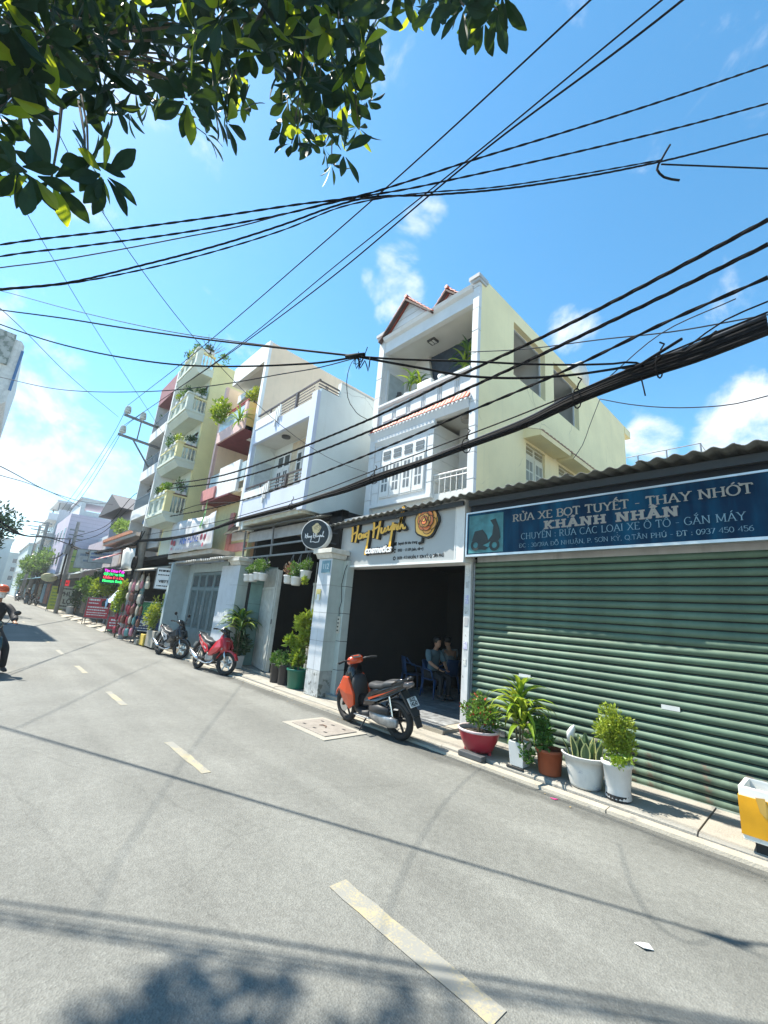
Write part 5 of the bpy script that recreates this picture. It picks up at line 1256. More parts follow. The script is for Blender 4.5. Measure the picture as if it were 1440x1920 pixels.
mb = MB(); mb.add([P(.16, .12, .012), P(.52, .1, .012), P(.5, .42, .012), P(.3, .48, .012), P(.14, .36, .012)], [(0, 1, 2, 3, 4)]); mb.build('dark_picture', m_dark, b_)
board('small red standing board with white text at the kerb beside a blue bin', (-22.7, 4.88, .48), (.86, -.5), .66, .58, m_redb, [(-.2, .2, .1, .07), (-.25, .22, -.02, .05), (-.22, .2, -.14, .05)], .16)
fn = thing('drinks_stand', 'green and white drinks stand with a pale blue umbrella cloth behind the small red board', 'stall', (-23.6, 5, 0))
mb = MB(); mb.box(-24.1, -23.3, 4.85, 5.4, .1, .72); mb.build('counter', m_greenb, fn); mb = MB(); mb.box(-24.0, -23.4, 4.9, 5.3, .95, 1.5); mb.build('display', mat('teal_case', (.06, .26, .22), .3), fn)
mb = MB(); mb.prism([(4.6, 1.35), (4.95, 1.9), (5.35, 1.86), (5.6, 1.4), (5.1, 1.3)], 'x', -24.3, -23.2); mb.build('cloth', mat('pale_blue_cloth', (.40, .50, .54), .7, var=.2), fn)
mb = MB(); mb.lathe([(.22, 0), (.22, .012)], (-23.75, 4.55, 1.32), 14, 'y'); mb.build('round_emblem', mat('blue_emblem', (.12, .25, .42), .5, var=.4, vs=12), fn)
bn_ = MB().lathe([(.2, .1), (.24, .75), (.22, .78), (.2, .75)], (-21.2, 4.95, 0), 14); solid('blue_bin', bn_, mat('grey_blue_plastic', (.30, .40, .42), .4), 'pale grey-blue plastic bin between the red board and the bags', 'bin', smooth=False)
ct = MB(); ct.box(-17.75, -17.25, 4.7, 5.1, .03, .42); solid('yellow_crate', ct, mat('crate_yellow', (.55, .40, .08), .6, var=.2), 'small yellow crate under the green standing board', 'crate', bevel=.02)
ct = MB(); ct.box(-18.05, -17.75, 4.62, 4.92, .01, .2); solid('brick_block', ct, m_conc, 'small concrete block weighing down the green board', 'block', bevel=.02)
b_, P, u_, n_ = board('grey-white board with large dark letters PHƯỚC LỘC beside the road', (-42, 5.52, 1.25), (.85, -.52), 1.75, 1.75, mat('pale_green_board', (.42, .47, .42), .6, var=.1), [(-.75, .75, .62, .1), (-.75, .7, -.72, .1)], .35, m_ink)
put_text('PHƯỚC', b_, P(0, .25, .012), u_, (0, 0, 1), .5, m_ink, bold=.012, fit=1.55); put_text('LỘC', b_, P(0, -.32, .012), u_, (0, 0, 1), .5, m_ink, bold=.012, fit=.95)
board('yellow and orange lettered board standing left of the PHƯỚC LỘC board', (-44.3, 4.95, 1.15), (.9, -.42), 1.15, 1.9, mat('lime_board', (.42, .48, .05), .6, var=.1), [(-.45, .45, .65, .14), (-.45, .4, .35, .1), (-.45, .45, .1, .1), (-.45, .4, -.15, .1), (-.45, .45, -.4, .1), (-.4, .3, -.65, .1)], .2, mat('dull_green_print', (.14, .26, .08), .6))
board('small red lit board above the lettered boards', (-44, 5.1, 2.4), (.9, -.4), .75, .5, mat('red_lit', (.75, .03, .04), .5, emit=.25), [(-.28, .28, -.06, .1)], 0, mat('dark_red', (.2, .01, .02), .5), name='small_sign')
board('lime green hanging banner beside the second electric pole', (-43, 5.28, 4.2), (.9, -.42), 1.1, 1.9, mat('lime_banner', (.36, .50, .14), .6, var=.2, vs=2), [(-.35, .3, .3, .1), (-.35, .2, -.1, .08)], 0, m_greenb, name='banner')
board('white lettered signboard above the dark shop row', (-36, 5.21, 4.05), (.7, -.7), 2.0, 1.35, m_palec, [(-.7, .7, .2, .16), (-.4, .4, -.2, .14)], 0, mat('blue_grey_print', (.2, .28, .4), .6), name='signboard')
board('white and blue signboard under the red striped awning', (-33, 5.4, 4.1), (.6, -.8), 1.9, .8, m_palec, [(-.8, .8, .12, .12), (-.8, .5, -.12, .12)], 0, mat('blue_print2', (.10, .2, .45), .6), name='signboard')
ov = thing('oval_sign', 'pale yellow oval hanging sign far up the street', 'sign', (-52, 4.74, 2.5))
mb = MB(); mb.lathe([(.62, -.05), (.66, 0), (.62, .05)], (0, 0, 0), 18, 'x'); mb.v = [(x - 52, y * 1.0 + 4.74, z * .62 + 2.9) for x, y, z in mb.v]; mb.build('plate', mat('pale_yellow_sign', (.58, .54, .30), .6, var=.15), ov)
mb = MB(); mb.bar((-52, 4.74, 3.3), (-52, 5.8, 3.5), .05); mb.build('arm', m_steel, ov)
# --- row of shophouses beyond the narrow grey house
rowd = [(-22.6, -30.2, 4.7, (.50, .46, .42), 'low shop with a planted brown-edged roof terrace beyond the pole', 4.2), (-30.3, -36.5, 5.2, (.46, .45, .47), 'low grey shop under a dark pitched roof', 4.4), (-36.6, -42.5, 5.6, (.50, .44, .50), 'pale mauve shop behind the white signboard', 4.6),
        (-42.6, -49, 5.0, (.48, .5, .5), 'pale grey shop behind the PHƯỚC LỘC board', 4.2), (-49.1, -57, 5.4, (.42, .46, .46), 'grey-blue shop by the oval sign', 4.3)]
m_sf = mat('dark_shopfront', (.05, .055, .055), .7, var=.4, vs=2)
for k, (a, b, h, c, lab, aw_) in enumerate(rowd):
    t = thing('shophouse', lab, 'shop', ((a + b) / 2, 6, 0), 'low shops up the street')
    mb = MB(); mb.box(b, a, 5.9, 14, 0, h); mb.build('wall', mat('shop_wall_%d' % k, c, .75, var=.1, streak=.3), t)
    mb = MB(); mb.box(b + .3, a - .3, 5.86, 5.91, 0, 2.9); sf = mb.build('shopfront', m_sf, t)
    for q in range(3): x = b + .4 + q * (a - b - .8) / 3; mb = MB(); mb.box(x + .1, x + (a - b - .8) / 3 - .1, 5.82, 5.86, .3 + .3 * (q % 2), 2.2); mb.build('display', mat('display_%d' % ((q + k) % 4), ((.16, .14, .12), (.10, .16, .17), (.2, .1, .08), (.12, .13, .16))[(q + k) % 4], .5, var=.5, vs=6), sf)
    mb = MB(); mb.prism([(4.9, 3.0 + .1 * (k % 2)), (5.9, 3.45), (5.9, 3.5), (4.9, 3.05 + .1 * (k % 2))], 'x', b + .2, a - .2); mb.build('canopy', mat('canopy_%d' % (k % 3), ((.20, .21, .21), (.10, .11, .12), (.30, .36, .36))[k % 3], .7, streak=.3), t)
    if k == 0:
        mb = MB(); mb.box(b, a, 4.85, 6, 4.55, 4.72); mb.build('terrace_slab', mat('dusty_slab', (.50, .44, .38), .8, streak=.3), t)
        mb = MB(); mb.box(b + .2, a - .1, 4.8, 4.86, 4.72, 4.9); mb.build('brick_edge', mat('brick_orange', (.42, .18, .10), .8, var=.3, vs=12), t)
    if k == 1:
        mb = MB(); mb.prism([(b - .2, 7.2), (a + .6, 7.0), ((a + b) / 2 - .2, 8.5)], 'y', 5.2, 9); mb.build('roof', mat('dark_roof', (.09, .09, .10), .8), t)
        mb = MB(); mb.box(b + .4, a, 6.0, 10, 5.2, 7.2); mb.build('upper_wall', mat('mauve_upper', (.46, .42, .47), .8, streak=.3), t)
ra = thing('striped_awning', 'red and white striped sloping awning beyond the pole', 'awning', (-27.5, 5, 3.7))
for k in range(7): mb = MB(); a = -30.2 + k * .74; mb.add([(a, 4.55, 3.62), (a + .74, 4.55, 3.62), (a + .74, 5.7, 4.2), (a, 5.7, 4.2), (a, 4.55, 3.66), (a + .74, 4.55, 3.66), (a + .74, 5.7, 4.24), (a, 5.7, 4.24)], [(3, 2, 1, 0), (4, 5, 6, 7), (0, 1, 5, 4), (1, 2, 6, 5), (2, 3, 7, 6), (3, 0, 4, 7)]); mb.build('stripe', mat('awning_red', (.45, .05, .06), .7) if k % 2 == 0 else mat('awning_white', (.6, .58, .55), .7), ra)
dsh = thing('satellite_dish', 'white satellite dish on the low roof beside the near pole', 'dish', (-22, 4.6, 4.6))
mb = MB(); mb.lathe([(.01, 0), (.18, .03), (.3, .09), (.3, .1), (.18, .045), (.01, .015)], (0, 0, 0), 16, 'y'); mb.v = [(x * .9 - y * .4 - 22, y * .9 + x * .4 + 4.6, z + 4.9) for x, y, z in mb.v]; mb.build('bowl', m_white, dsh, smooth=True)
mb = MB(); mb.bar((-22, 4.6, 4.55), (-22, 4.65, 4.9), .05); mb.build('mast', m_steel, dsh)
# --- taller far blocks
def winrow(parent, ax, at, a0, a1, z0, rows, cols, w, h, dz, m):
    for r_ in range(rows):
        for c in range(cols):
            a = a0 + (a1 - a0) * (c + .5) / cols - w / 2; z = z0 + r_ * dz
            mb = MB()
            if ax == 'x': mb.box(at - .06, at + .03, a, a + w, z, z + h)
            else: mb.box(a, a + w, at - .03, at + .06, z, z + h)
            fr = mb.build('window', m_door, parent)
            mb = MB()
            if ax == 'x': mb.box(at + .03, at + .045, a + .08, a + w - .08, z + .08, z + h - .08)
            else: mb.box(a + .08, a + w - .08, at - .045, at - .03, z + .08, z + h - .08)
            mb.build('pane', m_navy, fr)
m_mauve = mat('mauve_wall', (.50, .44, .52), .8, var=.05, vs=.6, streak=.2)
t = thing('mauve_house', 'tall mauve house with a blank side wall and an open roof room', 'house', (-64, 10, 0))
mb = MB(); mb.box(-70, -58, 5.7, 13, 0, 10.3); mb.build('wall', m_mauve, t)
for k in range(22): mb = MB(); mb.box(-58.0, -57.98, 5.7, 13, .5 + k * .45, .53 + k * .45); mb.build('wall_groove', mat('mauve_groove', (.36, .32, .38), .8), t)
mb = MB(); mb.wallx(-58.4, -58.2, 6.4, 9.2, 10.3, 12.2, [(6.8, 8.9, 10.9, 11.8)]); mb.box(-66, -58.4, 6.4, 6.6, 10.3, 12.2); mb.box(-66, -58.1, 6.2, 9.4, 12.2, 12.4); mb.build('roof_room', m_lg, t)
mb = MB(); mb.lathe([(.5, 10.3), (.55, 11.3), (.2, 11.5)], (-59, 10.2, 0), 10); mb.build('water_barrel', m_steel, t)
winrow(t, 'y', 5.7, -70, -58, 4.5, 2, 4, 1.2, 1.5, 2.8, m_navy)
t = thing('white_terrace_house', 'white house with stepped planted terraces left of the mauve house', 'house', (-76, 8, 0))
mb = MB(); mb.box(-80, -71, 5.6, 13, 0, 12.5); mb.build('wall', m_lg, t)
for z in (5.5, 8.2, 10.9): mb = MB(); mb.box(-80, -71, 4.6, 5.6, z, z + .9); mb.build('balcony', m_white, t)
mb = MB(); mb.box(-81.5, -72, 5.2, 9, 13.6, 13.9); mb.build('roof_canopy', m_lg, t); mb = MB()
for x in (-80, -73): mb.bar((x, 5.6, 12.5), (x, 5.6, 13.6), .15)
mb.build('canopy_post', m_steel, t)
winrow(t, 'y', 5.6, -80, -71, 4, 3, 3, 1.5, 1.3, 2.7, m_navy)
winrow(t, 'x', -71, 5.8, 8.5, 4, 3, 2, .7, 1.3, 2.7, m_navy)
for k, (a, b, y, h, c, lab) in enumerate(((-112, -92, 7, 13, (.30, .38, .37), 'greenish glazed building far up the street beyond the poles'), (-92, -82, 6.5, 9.5, (.44, .46, .46), 'pale mid-height house before the greenish building'), (-150, -118, 6, 11, (.42, .5, .5), 'long pale teal building at the far end of the street'),
                                          (-190, -150, -10, 14, (.40, .48, .50), 'pale hazy block closing the end of the street'), (-205, -192, 5, 13, (.46, .52, .52), 'tall pale block seen in the gap at the far street end'), (-57, -49, 9, 7.5, (.46, .48, .47), 'pale set-back house behind the oval sign'))):
    t = thing('far_building', lab, 'building', ((a + b) / 2, y, 0))
    mb = MB(); mb.box(a, b, y, y + 14, 0, h); mb.build('wall', mat('far_wall_%d' % k, c, .8, var=.08, vs=.4, streak=.15), t)
    mb = MB(); mb.box(a - .3, b + .3, y - .3, y + 14.3, h, h + .35); mb.build('roof_edge', m_lg, t)
    winrow(t, 'y', y, a + .5, b - .5, 4, max(1, int((h - 4) / 3)), max(2, int((b - a) / 4)), 1.5, 1.6, 2.9, m_navy)
    winrow(t, 'x', b, y + .5, y + 13, 4, max(1, int((h - 4) / 3)), 4, 1.3, 1.6, 2.9, m_navy)
for k, x in enumerate((-60, -68, -77, -86, -96, -108)):
    t = thing('shop_canopy', ['blue-grey canopy shop beyond the oval sign', 'teal canopy shop near the walking person', 'dark canopy shop beyond the teal one', 'pale canopy shop far up the street', 'second pale canopy shop far up the street', 'farthest canopy shop at the street end'][k], 'shop', (x, 5.5, 0), 'far canopy shops')
    mb = MB(); mb.box(x - 4, x + 3.5, 5.6, 6.0, 0, 3.2); mb.build('shopfront', m_sf, t)
    mb = MB(); mb.prism([(4.5, 2.9), (5.7, 3.3), (5.7, 3.4), (4.5, 2.98)], 'x', x - 4, x + 3.6); mb.build('canopy', mat('canopy_far_%d' % (k % 3), ((.14, .30, .40), (.16, .36, .36), (.10, .11, .12))[k % 3], .7), t)
    for q in range(2): mb = MB(); mb.box(x - 3.5 + q * 3.4, x - .6 + q * 3.4, 5.5, 5.58, .3, 2.4); mb.build('display', mat('far_display_%d' % ((k + q) % 3), ((.12, .28, .38), (.3, .12, .08), (.3, .28, .2))[(k + q) % 3], .6, var=.5, vs=3), t)
# --- left side of the street
lb = thing('left_house', 'grey stained concrete house end at the left edge of the picture', 'house', (-30, -4, 0))
m_stc = mat('stained_concrete', (.36, .38, .36), .85, var=.2, vs=2, streak=.8, scol=(.10, .12, .11), wear=(.16, .19, .17), wth=.5, ws=3)
mb = MB(); mb.box(-34, -26.6, -9, -2.5, 0, 12); mb.build('wall', m_stc, lb)
mb = MB(); mb.prism([(-2.5, 8.6), (-1.1, 10.4), (-1.1, 13.5), (-1.25, 13.7), (-2.5, 13.7)], 'x', -34, -26.7); mb.build('overhang', mat('pale_weathered', (.60, .60, .57), .8, var=.1, streak=.5), lb)
mb = MB(); mb.box(-34.2, -26.6, -9, -1.5, 12.2, 13.9); mb.build('parapet', m_stc, lb)
mb = MB(); mb.box(-26.7, -26.62, -1.16, -1.05, 11, 13.2); mb.build('blue_pipe', mat('blue_pipe', (.05, .14, .3), .5), lb)
lb2 = thing('left_house', 'taller plain house farther along the left side of the street', 'house', (-38, -4, 0))
mb = MB(); mb.box(-42, -34.5, -9, -2.2, 0, 8.6); mb.build('wall', m_lg, lb2); winrow(lb2, 'y', -2.2, -42, -34.5, 4, 2, 2, 1.2, 1.5, 2.9, m_navy)
for k, (a, b, h) in enumerate(((-48, -42.2, 6.5), (-60, -48.2, 8.5), (-76, -60.2, 7), (-100, -76.2, 9))):
    t = thing('left_shophouse', ['nearest low shophouse behind the dark tree on the left side', 'second shophouse on the left side beyond the dark tree', 'third shophouse far along the left side', 'farthest long shophouse on the left side'][k], 'shop', ((a + b) / 2, -4, 0), 'shophouses on the left side')
    mb = MB(); mb.box(a, b, -10, -1.8, 0, h); mb.build('wall', m_lg, t); winrow(t, 'y', -1.8, a, b, 3.6, 1 if h < 8 else 2, 3, 1.2, 1.4, 2.8, m_navy)
    mb = MB(); mb.prism([(-1.8, 3.3), (-.9, 2.9), (-.9, 2.96), (-1.8, 3.38)], 'x', a + .3, b - .3); mb.build('canopy', m_grey, t)

# plain neighbour to the right of the workshop, just out of frame
t = thing('right_house', 'plain grey house wall beyond the right end of the green shutter', 'house', (4.5, 7, 0))
mb = MB(); mb.wally(6.0, 6.2, 1.75, 8, 0, 7.5, [(2.4, 4.4, 0, 2.6), (5.2, 7.2, 1, 2.4), (2.6, 4.2, 4.2, 5.8), (5.4, 7, 4.2, 5.8)]); mb.box(1.75, 1.95, 6.2, 16, 0, 7.5); mb.build('wall', m_wallg, t)
paned(t, 'door', 'y', 6.15, 2.4, 4.4, .1, 2.6, 2, 4, 2, m_door, low=.2, depth=.04)
for a, b, z0, z1 in ((5.2, 7.2, 1, 2.4), (2.6, 4.2, 4.2, 5.8), (5.4, 7, 4.2, 5.8)): paned(t, 'window', 'y', 6.15, a, b, z0, z1, 2, 3, 2, m_door, low=.05, depth=.04)

# ================================================================== electric poles and overhead cables
CB = {
 'bundle': [(-20.486,4.6,4.078),(-15.637,4.6,3.823),(-12.759,4.6,3.817),(-10.944,4.6,3.896),(-9.178,4.6,3.911),(-7.782,4.6,3.913),(-6.826,4.6,3.968),(-6.14,4.6,3.986),(-5.09,4.6,4.058),(-4.128,4.6,4.107),(-3.517,4.6,4.161),(-2.98,4.6,4.201),(-2.467,4.6,4.248),(-1.807,4.6,4.375),(-1.103,4.6,4.445),(-0.665,4.6,4.458),(-0.105,4.6,4.511)],
 'tw1': [(-18.623,4.45,6.241),(-11.172,4.45,5.309),(-6.861,4.45,5.169),(-5.069,4.45,5.175),(-3.459,4.45,5.263),(-1.858,4.45,5.316),(-0.741,4.45,5.411),(0.014,4.45,5.494)],
 'tw2': [(-18.684,4.5,6.08),(-11.209,4.5,5.125),(-9.907,4.5,5.037),(-5.096,4.5,4.966),(-3.484,4.5,5.019),(-0.768,4.5,5.202),(-0.014,4.5,5.274)],
 'tw3': [(-18.999,4.55,4.852),(-11.043,4.55,4.425),(-9.794,4.55,4.412),(-7.621,4.55,4.444),(-5.097,4.55,4.548),(-3.504,4.55,4.661),(-1.85,4.55,4.777),(-0.801,4.55,4.911),(-0.052,4.55,4.967)],
 'mess': [(-19.148,4.5,4.203),(-10.491,4.5,3.953),(-8.786,4.5,3.979),(-7.031,4.5,4.019),(-4.999,4.5,4.163),(-3.448,4.5,4.266),(-2.413,4.5,4.34),(-1.597,4.5,4.425),(-0.819,4.5,4.515),(-0.089,4.5,4.58)],
 'black1': [(-12.09,-1.552,7.453),(-10.812,-0.959,7.007),(-8.736,0.003,6.303),(-7.102,0.761,5.72),(-5.062,1.706,5.03),(-4.116,2.145,4.733),(-3.389,2.482,4.503)],
 'black2': [(-11.982,-1.501,7.249),(-10.63,-0.875,6.626),(-8.511,0.108,5.714),(-6.929,0.841,5.152),(-5.779,1.374,4.822),(-4.99,1.74,4.663),(-4.227,2.093,4.547),(-3.764,2.308,4.497),(-3.388,2.482,4.496)],
 'black3': [(-3.389,2.482,4.503),(-3.14,2.687,4.436),(-2.786,3.011,4.36),(-2.526,3.248,4.301),(-2.058,3.676,4.288),(-1.599,4.094,4.359),(-1.321,4.348,4.438),(-1.117,4.535,4.507)],
 'black4': [(-3.389,2.482,4.503),(-3.143,2.685,4.477),(-2.41,3.354,4.473),(-1.937,3.786,4.465),(-1.597,4.096,4.476),(-1.318,4.351,4.503),(-1.144,4.51,4.525),(-1.078,4.57,4.477)],
 'thinF': [(-10.76,-0.935,5.58),(-10.02,-0.592,5.352),(-8.163,0.269,4.806),(-6.748,0.924,4.555),(-5.867,1.333,4.456),(-4.943,1.761,4.421),(-4.28,2.069,4.431),(-3.808,2.287,4.435),(-3.387,2.483,4.482)],
 'hv1': [(-21.31,3.05,10.199),(-10.172,3.05,8.597),(-6.482,3.05,8.204),(-3.088,3.05,7.89),(-0.936,3.05,7.791),(-0.369,3.05,7.774)],
 'hv2': [(-20.565,3.6,9.866),(-16.037,3.6,9.254),(-9.304,3.6,8.457),(-5.973,3.6,8.28),(-2.603,3.6,8.024),(-0.449,3.6,7.915),(0.202,3.6,7.875)],
 'hv3': [(-20.61,3.0,8.977),(-13.75,3.0,8.034),(-7.727,3.0,7.244),(-4.661,3.0,6.966),(-2.026,3.0,6.893),(-0.243,3.0,6.675),(0.211,3.0,6.668)],
 'hv1b': [(-21.31,3.05,10.199),(-23.835,3.2,9.927),(-31.179,3.2,8.469),(-39.05,3.2,7.587)],
 'hv2b': [(-20.565,3.6,9.866),(-25.941,3.7,10.487),(-33.309,3.7,9.018),(-41.093,3.7,7.802)],
 'hv3b': [(-20.61,3.0,8.977),(-22.462,3.2,9.107),(-27.135,3.2,7.707),(-33.853,3.2,6.682)],
 'x1': [(-6.423,-0.98,5.379),(-6.182,-0.731,5.49),(-5.286,0.192,5.798),(-4.504,0.997,6.081),(-3.82,1.703,6.349),(-3.364,2.173,6.513),(-2.932,2.618,6.8),(-2.491,3.072,7.129),(-1.655,3.933,7.711),(-0.737,4.879,8.372),(0.272,5.92,9.14)],
 'x2': [(-6.383,-0.938,5.21),(-6.145,-0.694,5.326),(-5.527,-0.057,5.539),(-4.694,0.802,5.84),(-3.98,1.538,6.163),(-3.363,2.174,6.497),(-2.926,2.624,6.684),(-2.485,3.078,6.908),(-1.176,4.428,7.61),(-0.481,5.144,8.008),(0.203,5.848,8.433)],
 'x3': [(-6.35,-0.905,5.072),(-6.111,-0.658,5.173),(-5.785,-0.322,5.283),(-5.135,0.348,5.559),(-4.704,0.791,5.761),(-4.269,1.24,5.972),(-3.853,1.668,6.232),(-3.471,2.063,6.444),(-3.207,2.335,6.505),(-2.855,2.697,6.609)],
 'x4': [(-6.29,-0.843,4.817),(-6.048,-0.593,4.887),(-5.539,-0.069,5.03),(-5.028,0.458,5.308),(-4.308,1.2,5.75),(-3.881,1.64,6.062),(-3.53,2.002,6.348),(-3.296,2.243,6.496),(-2.766,2.789,6.603),(-2.244,3.326,6.733),(-1.491,4.103,7.015),(-0.803,4.812,7.344),(0.151,5.795,7.903)],
 'x5': [(-6.045,-0.59,4.873),(-5.537,-0.066,5.016),(-5.019,0.468,5.25),(-4.299,1.209,5.675),(-3.874,1.647,5.984),(-3.463,2.07,6.348),(-3.206,2.336,6.489),(-2.812,2.742,6.631),(-2.245,3.326,6.775),(-1.49,4.104,7.066),(-0.802,4.813,7.37)],
 'tie': [(-0.797,4.818,7.302),(-0.35,5.279,7.316),(0.095,5.737,7.33)],
 'hook': [(-0.706,4.912,7.625),(-0.793,4.822,7.371),(-0.837,4.777,7.212),(-0.786,4.83,7.099),(-0.66,4.96,7.063)],
 'dropI': [(-4.671,-0.818,6.468),(-4.83,-0.178,5.781),(-5.002,0.51,5.293),(-5.199,1.295,4.884),(-5.317,1.767,4.708),(-5.585,2.84,4.42),(-5.839,3.855,4.336),(-6.179,5.218,4.484)],
 'faintJ': [(-7.241,-1.164,7.456),(-7.345,-1.087,7.386),(-8.589,-0.162,6.965),(-9.863,0.784,6.695),(-11.589,2.066,6.403),(-13.458,3.455,6.077)],
 'faintK': [(-11.568,-1.232,7.529),(-12.283,-0.917,7.673),(-15.194,0.369,8.113),(-20.462,2.696,9.191)],
 'thinL': [(-11.96,-1.492,7.914),(-11.066,-1.077,7.539),(-8.362,0.176,6.342),(-5.905,1.315,5.348),(-4.415,2.006,4.84),(-3.39,2.481,4.51)],
 'farM': [(-13.285,-0.586,4.505),(-14.17,-0.301,4.601),(-17.673,0.828,4.904),(-21.61,2.096,5.458),(-30.258,4.883,7.177)],
 'farM2': [(-13.455,-0.531,4.279),(-14.327,-0.25,4.404),(-15.723,0.2,4.637),(-18.731,1.169,5.021),(-22.743,2.462,5.401)],
 'left1': [(-22.639,-0.316,4.303),(-24.009,0.039,4.316),(-27.074,0.833,4.241),(-32.551,2.252,4.785),(-40.252,4.247,5.643)],
 'left2': [(-22.783,-0.279,4.154),(-24.213,0.091,4.115),(-27.585,0.965,4.231),(-33.261,2.436,4.845),(-41.576,4.59,5.335)],
 'p1p2a': [(-19.693,4.6,6.597),(-27.0,5.155,7.228),(-34.0,5.422,6.35),(-41.8,4.706,6.073)],
 'p1p2b': [(-20.666,4.6,6.521),(-27.0,5.119,6.49),(-34.0,5.234,5.747),(-41.8,4.705,5.59)],
 'p2bund': [(-20.6,4.549,4.053),(-24.0,4.805,4.168),(-31.0,5.135,4.37),(-36.0,5.042,4.536),(-41.8,4.702,5.283)],
 'p2left': [(-41.8,4.665,5.451),(-50.0,4.993,5.061),(-62.0,5.311,5.298),(-71.0,5.048,6.156)],
 'loop': [(-6.105,4.3,6.698)],
 'drop1': [(-3.473,2.544,4.567),(-3.337,2.368,4.272),(-3.312,2.337,4.083),(-3.379,2.423,3.955),(-3.539,2.63,3.97),(-4.036,3.27,4.23)],
 'tail1': [(-3.363,2.492,4.497),(-3.329,2.514,4.344),(-3.295,2.537,4.437),(-3.253,2.565,4.298),(-3.247,2.569,4.474)],
 'mid_r': [(-3.465,4.7,5.816),(-2.56,4.7,5.448),(-1.466,4.7,5.089),(-0.838,4.7,4.87),(-0.096,4.7,4.683)],
 'r2': [(-0.932,4.55,4.393),(-0.693,4.55,4.535),(-0.386,4.55,4.685),(-0.078,4.55,4.72)],
 'r3': [(-1.756,5.2,4.622),(-1.426,5.2,4.433),(-0.805,5.2,4.183),(-0.448,5.2,4.107),(-0.201,5.2,4.11)],
 'r4': [(-1.779,4.65,4.332),(-1.415,4.65,4.578),(-0.924,4.65,4.864),(-0.295,4.65,4.942)],
 'tailr': [(-1.127,4.55,4.41),(-1.11,4.55,4.275),(-1.094,4.55,4.132)],
 'drop2': [(-1.756,5.2,4.622),(-1.901,5.2,4.275),(-1.996,5.2,4.039),(-2.116,5.2,3.882)],
 'facade1': [(-20.738,4.95,5.117),(-17.493,4.95,5.074),(-14.694,4.95,5.003),(-12.014,4.95,4.669)],
}

m_cab = mat('black_cable', (.008, .008, .009), .85, var=.2, spec=.15)
m_cab2 = mat('grey_cable', (.045, .05, .06), .8, var=.2, spec=.2)
m_pole = mat('pole_concrete', (.30, .285, .26), .85, var=.14, vs=4, streak=.3, bump=.2)
m_ins = mat('porcelain', (.52, .56, .54), .3, var=.05)
def smooth(pts, sub=6):
    P = [Vector(p) for p in pts]
    if len(P) < 3: return [P[0].lerp(P[-1], i / sub) for i in range(sub + 1)]
    out = []
    for i in range(len(P) - 1):
        p0 = P[max(i - 1, 0)]; p1 = P[i]; p2 = P[i + 1]; p3 = P[min(i + 2, len(P) - 1)]
        # centripetal tangents keep uneven spans from overshooting
        d = (p2 - p1).length or 1e-6
        def tan(a, b, c):
            l1 = (b - a).length; l2 = (c - b).length
            if l1 < 1e-6: return (c - b) / l2
            if l2 < 1e-6: return (b - a) / l1
            return ((b - a) / l1 * l2 + (c - b) / l2 * l1) / (l1 + l2)
        m1 = tan(p0, p1, p2) * d; m2 = tan(p1, p2, p3) * d
        n = max(2, min(sub, int(d / .12)))
        for k in range(n):
            t = k / n; t2 = t * t; t3 = t2 * t
            out.append(p1 * (2 * t3 - 3 * t2 + 1) + m1 * (t3 - 2 * t2 + t) + p2 * (-2 * t3 + 3 * t2) + m2 * (t3 - t2))
    out.append(P[-1]); return out
def resample(pts, step):
    out = [pts[0]]; acc = 0
    for a, b in zip(pts, pts[1:]):
        L = (b - a).length; n = max(1, int(L / step))
        for k in range(1, n + 1): out.append(a.lerp(b, k / n))
    return out
def cable(key, label, r, strands=1, pitch=.5, m=None, group=None, name='overhead_cable', cat='cable'):
    pts = smooth(CB[key], 10); mb = MB()
    if strands == 1: mb.tube(pts, r, 6)
    else:
        pts = resample(pts, pitch / 7); s = 0; rows = [[] for _ in range(strands)]; prev = pts[0]
        for i, p in enumerate(pts):
            s += (p - prev).length; prev = p
            d = (pts[min(i + 1, len(pts) - 1)] - pts[max(i - 1, 0)]).normalized()
            x = d.cross(Vector((0, 0, 1))).normalized(); y = x.cross(d)
            for k in range(strands):
                a = 2 * math.pi * (s / pitch + k / strands); rows[k].append(p + (x * math.cos(a) + y * math.sin(a)) * r * .8)
        for q in rows: mb.tube(q, r, 5)
    return solid(name, mb, m or m_cab, label, cat, group, smooth=True)
cable('tw1', 'twisted black cable, uppermost of three running along the facades', .0135, 3, .7, group='twisted cables along the facades')
cable('tw2', 'twisted black cable, middle one of three running along the facades', .0135, 3, .7, group='twisted cables along the facades')
cable('tw3', 'twisted black cable, lowest of three running along the facades', .0125, 2, .6, group='twisted cables along the facades')
cable('mess', 'thin clipped support wire just above the thick black cable bundle', .009)
cable('black1', 'black cable dropping from the left edge to the knot before the cream house, upper one', .0115)
cable('black2', 'black cable sagging from the left edge to the knot before the cream house, lower one', .011)
cable('black3', 'sagging black cable from the knot across the cream house to the thick bundle', .013)
cable('black4', 'straighter black cable from the knot across the cream house to the thick bundle', .011)
cable('thinF', 'thin wire dipping low between the left edge and the cable knot', .006, m=m_cab2)
cable('thinL', 'thin wire running just above the two black cables on the left', .006, m=m_cab2)
for k in (1, 2, 3):
    cable('hv%d' % k, ['bare power line from the outer top insulator, steepest of the three', 'bare power line from the inner top insulator, middle of the three', 'bare power line from the lower insulator, rightmost at the top of the picture'][k - 1], .011, group='bare power lines from the pole')
    cable('hv%db' % k, ['bare power line running away left from the outer top insulator', 'bare power line running away left from the inner top insulator', 'bare power line running away left from the lower insulator'][k - 1], .012, m=m_cab2, group='bare power lines up the street')
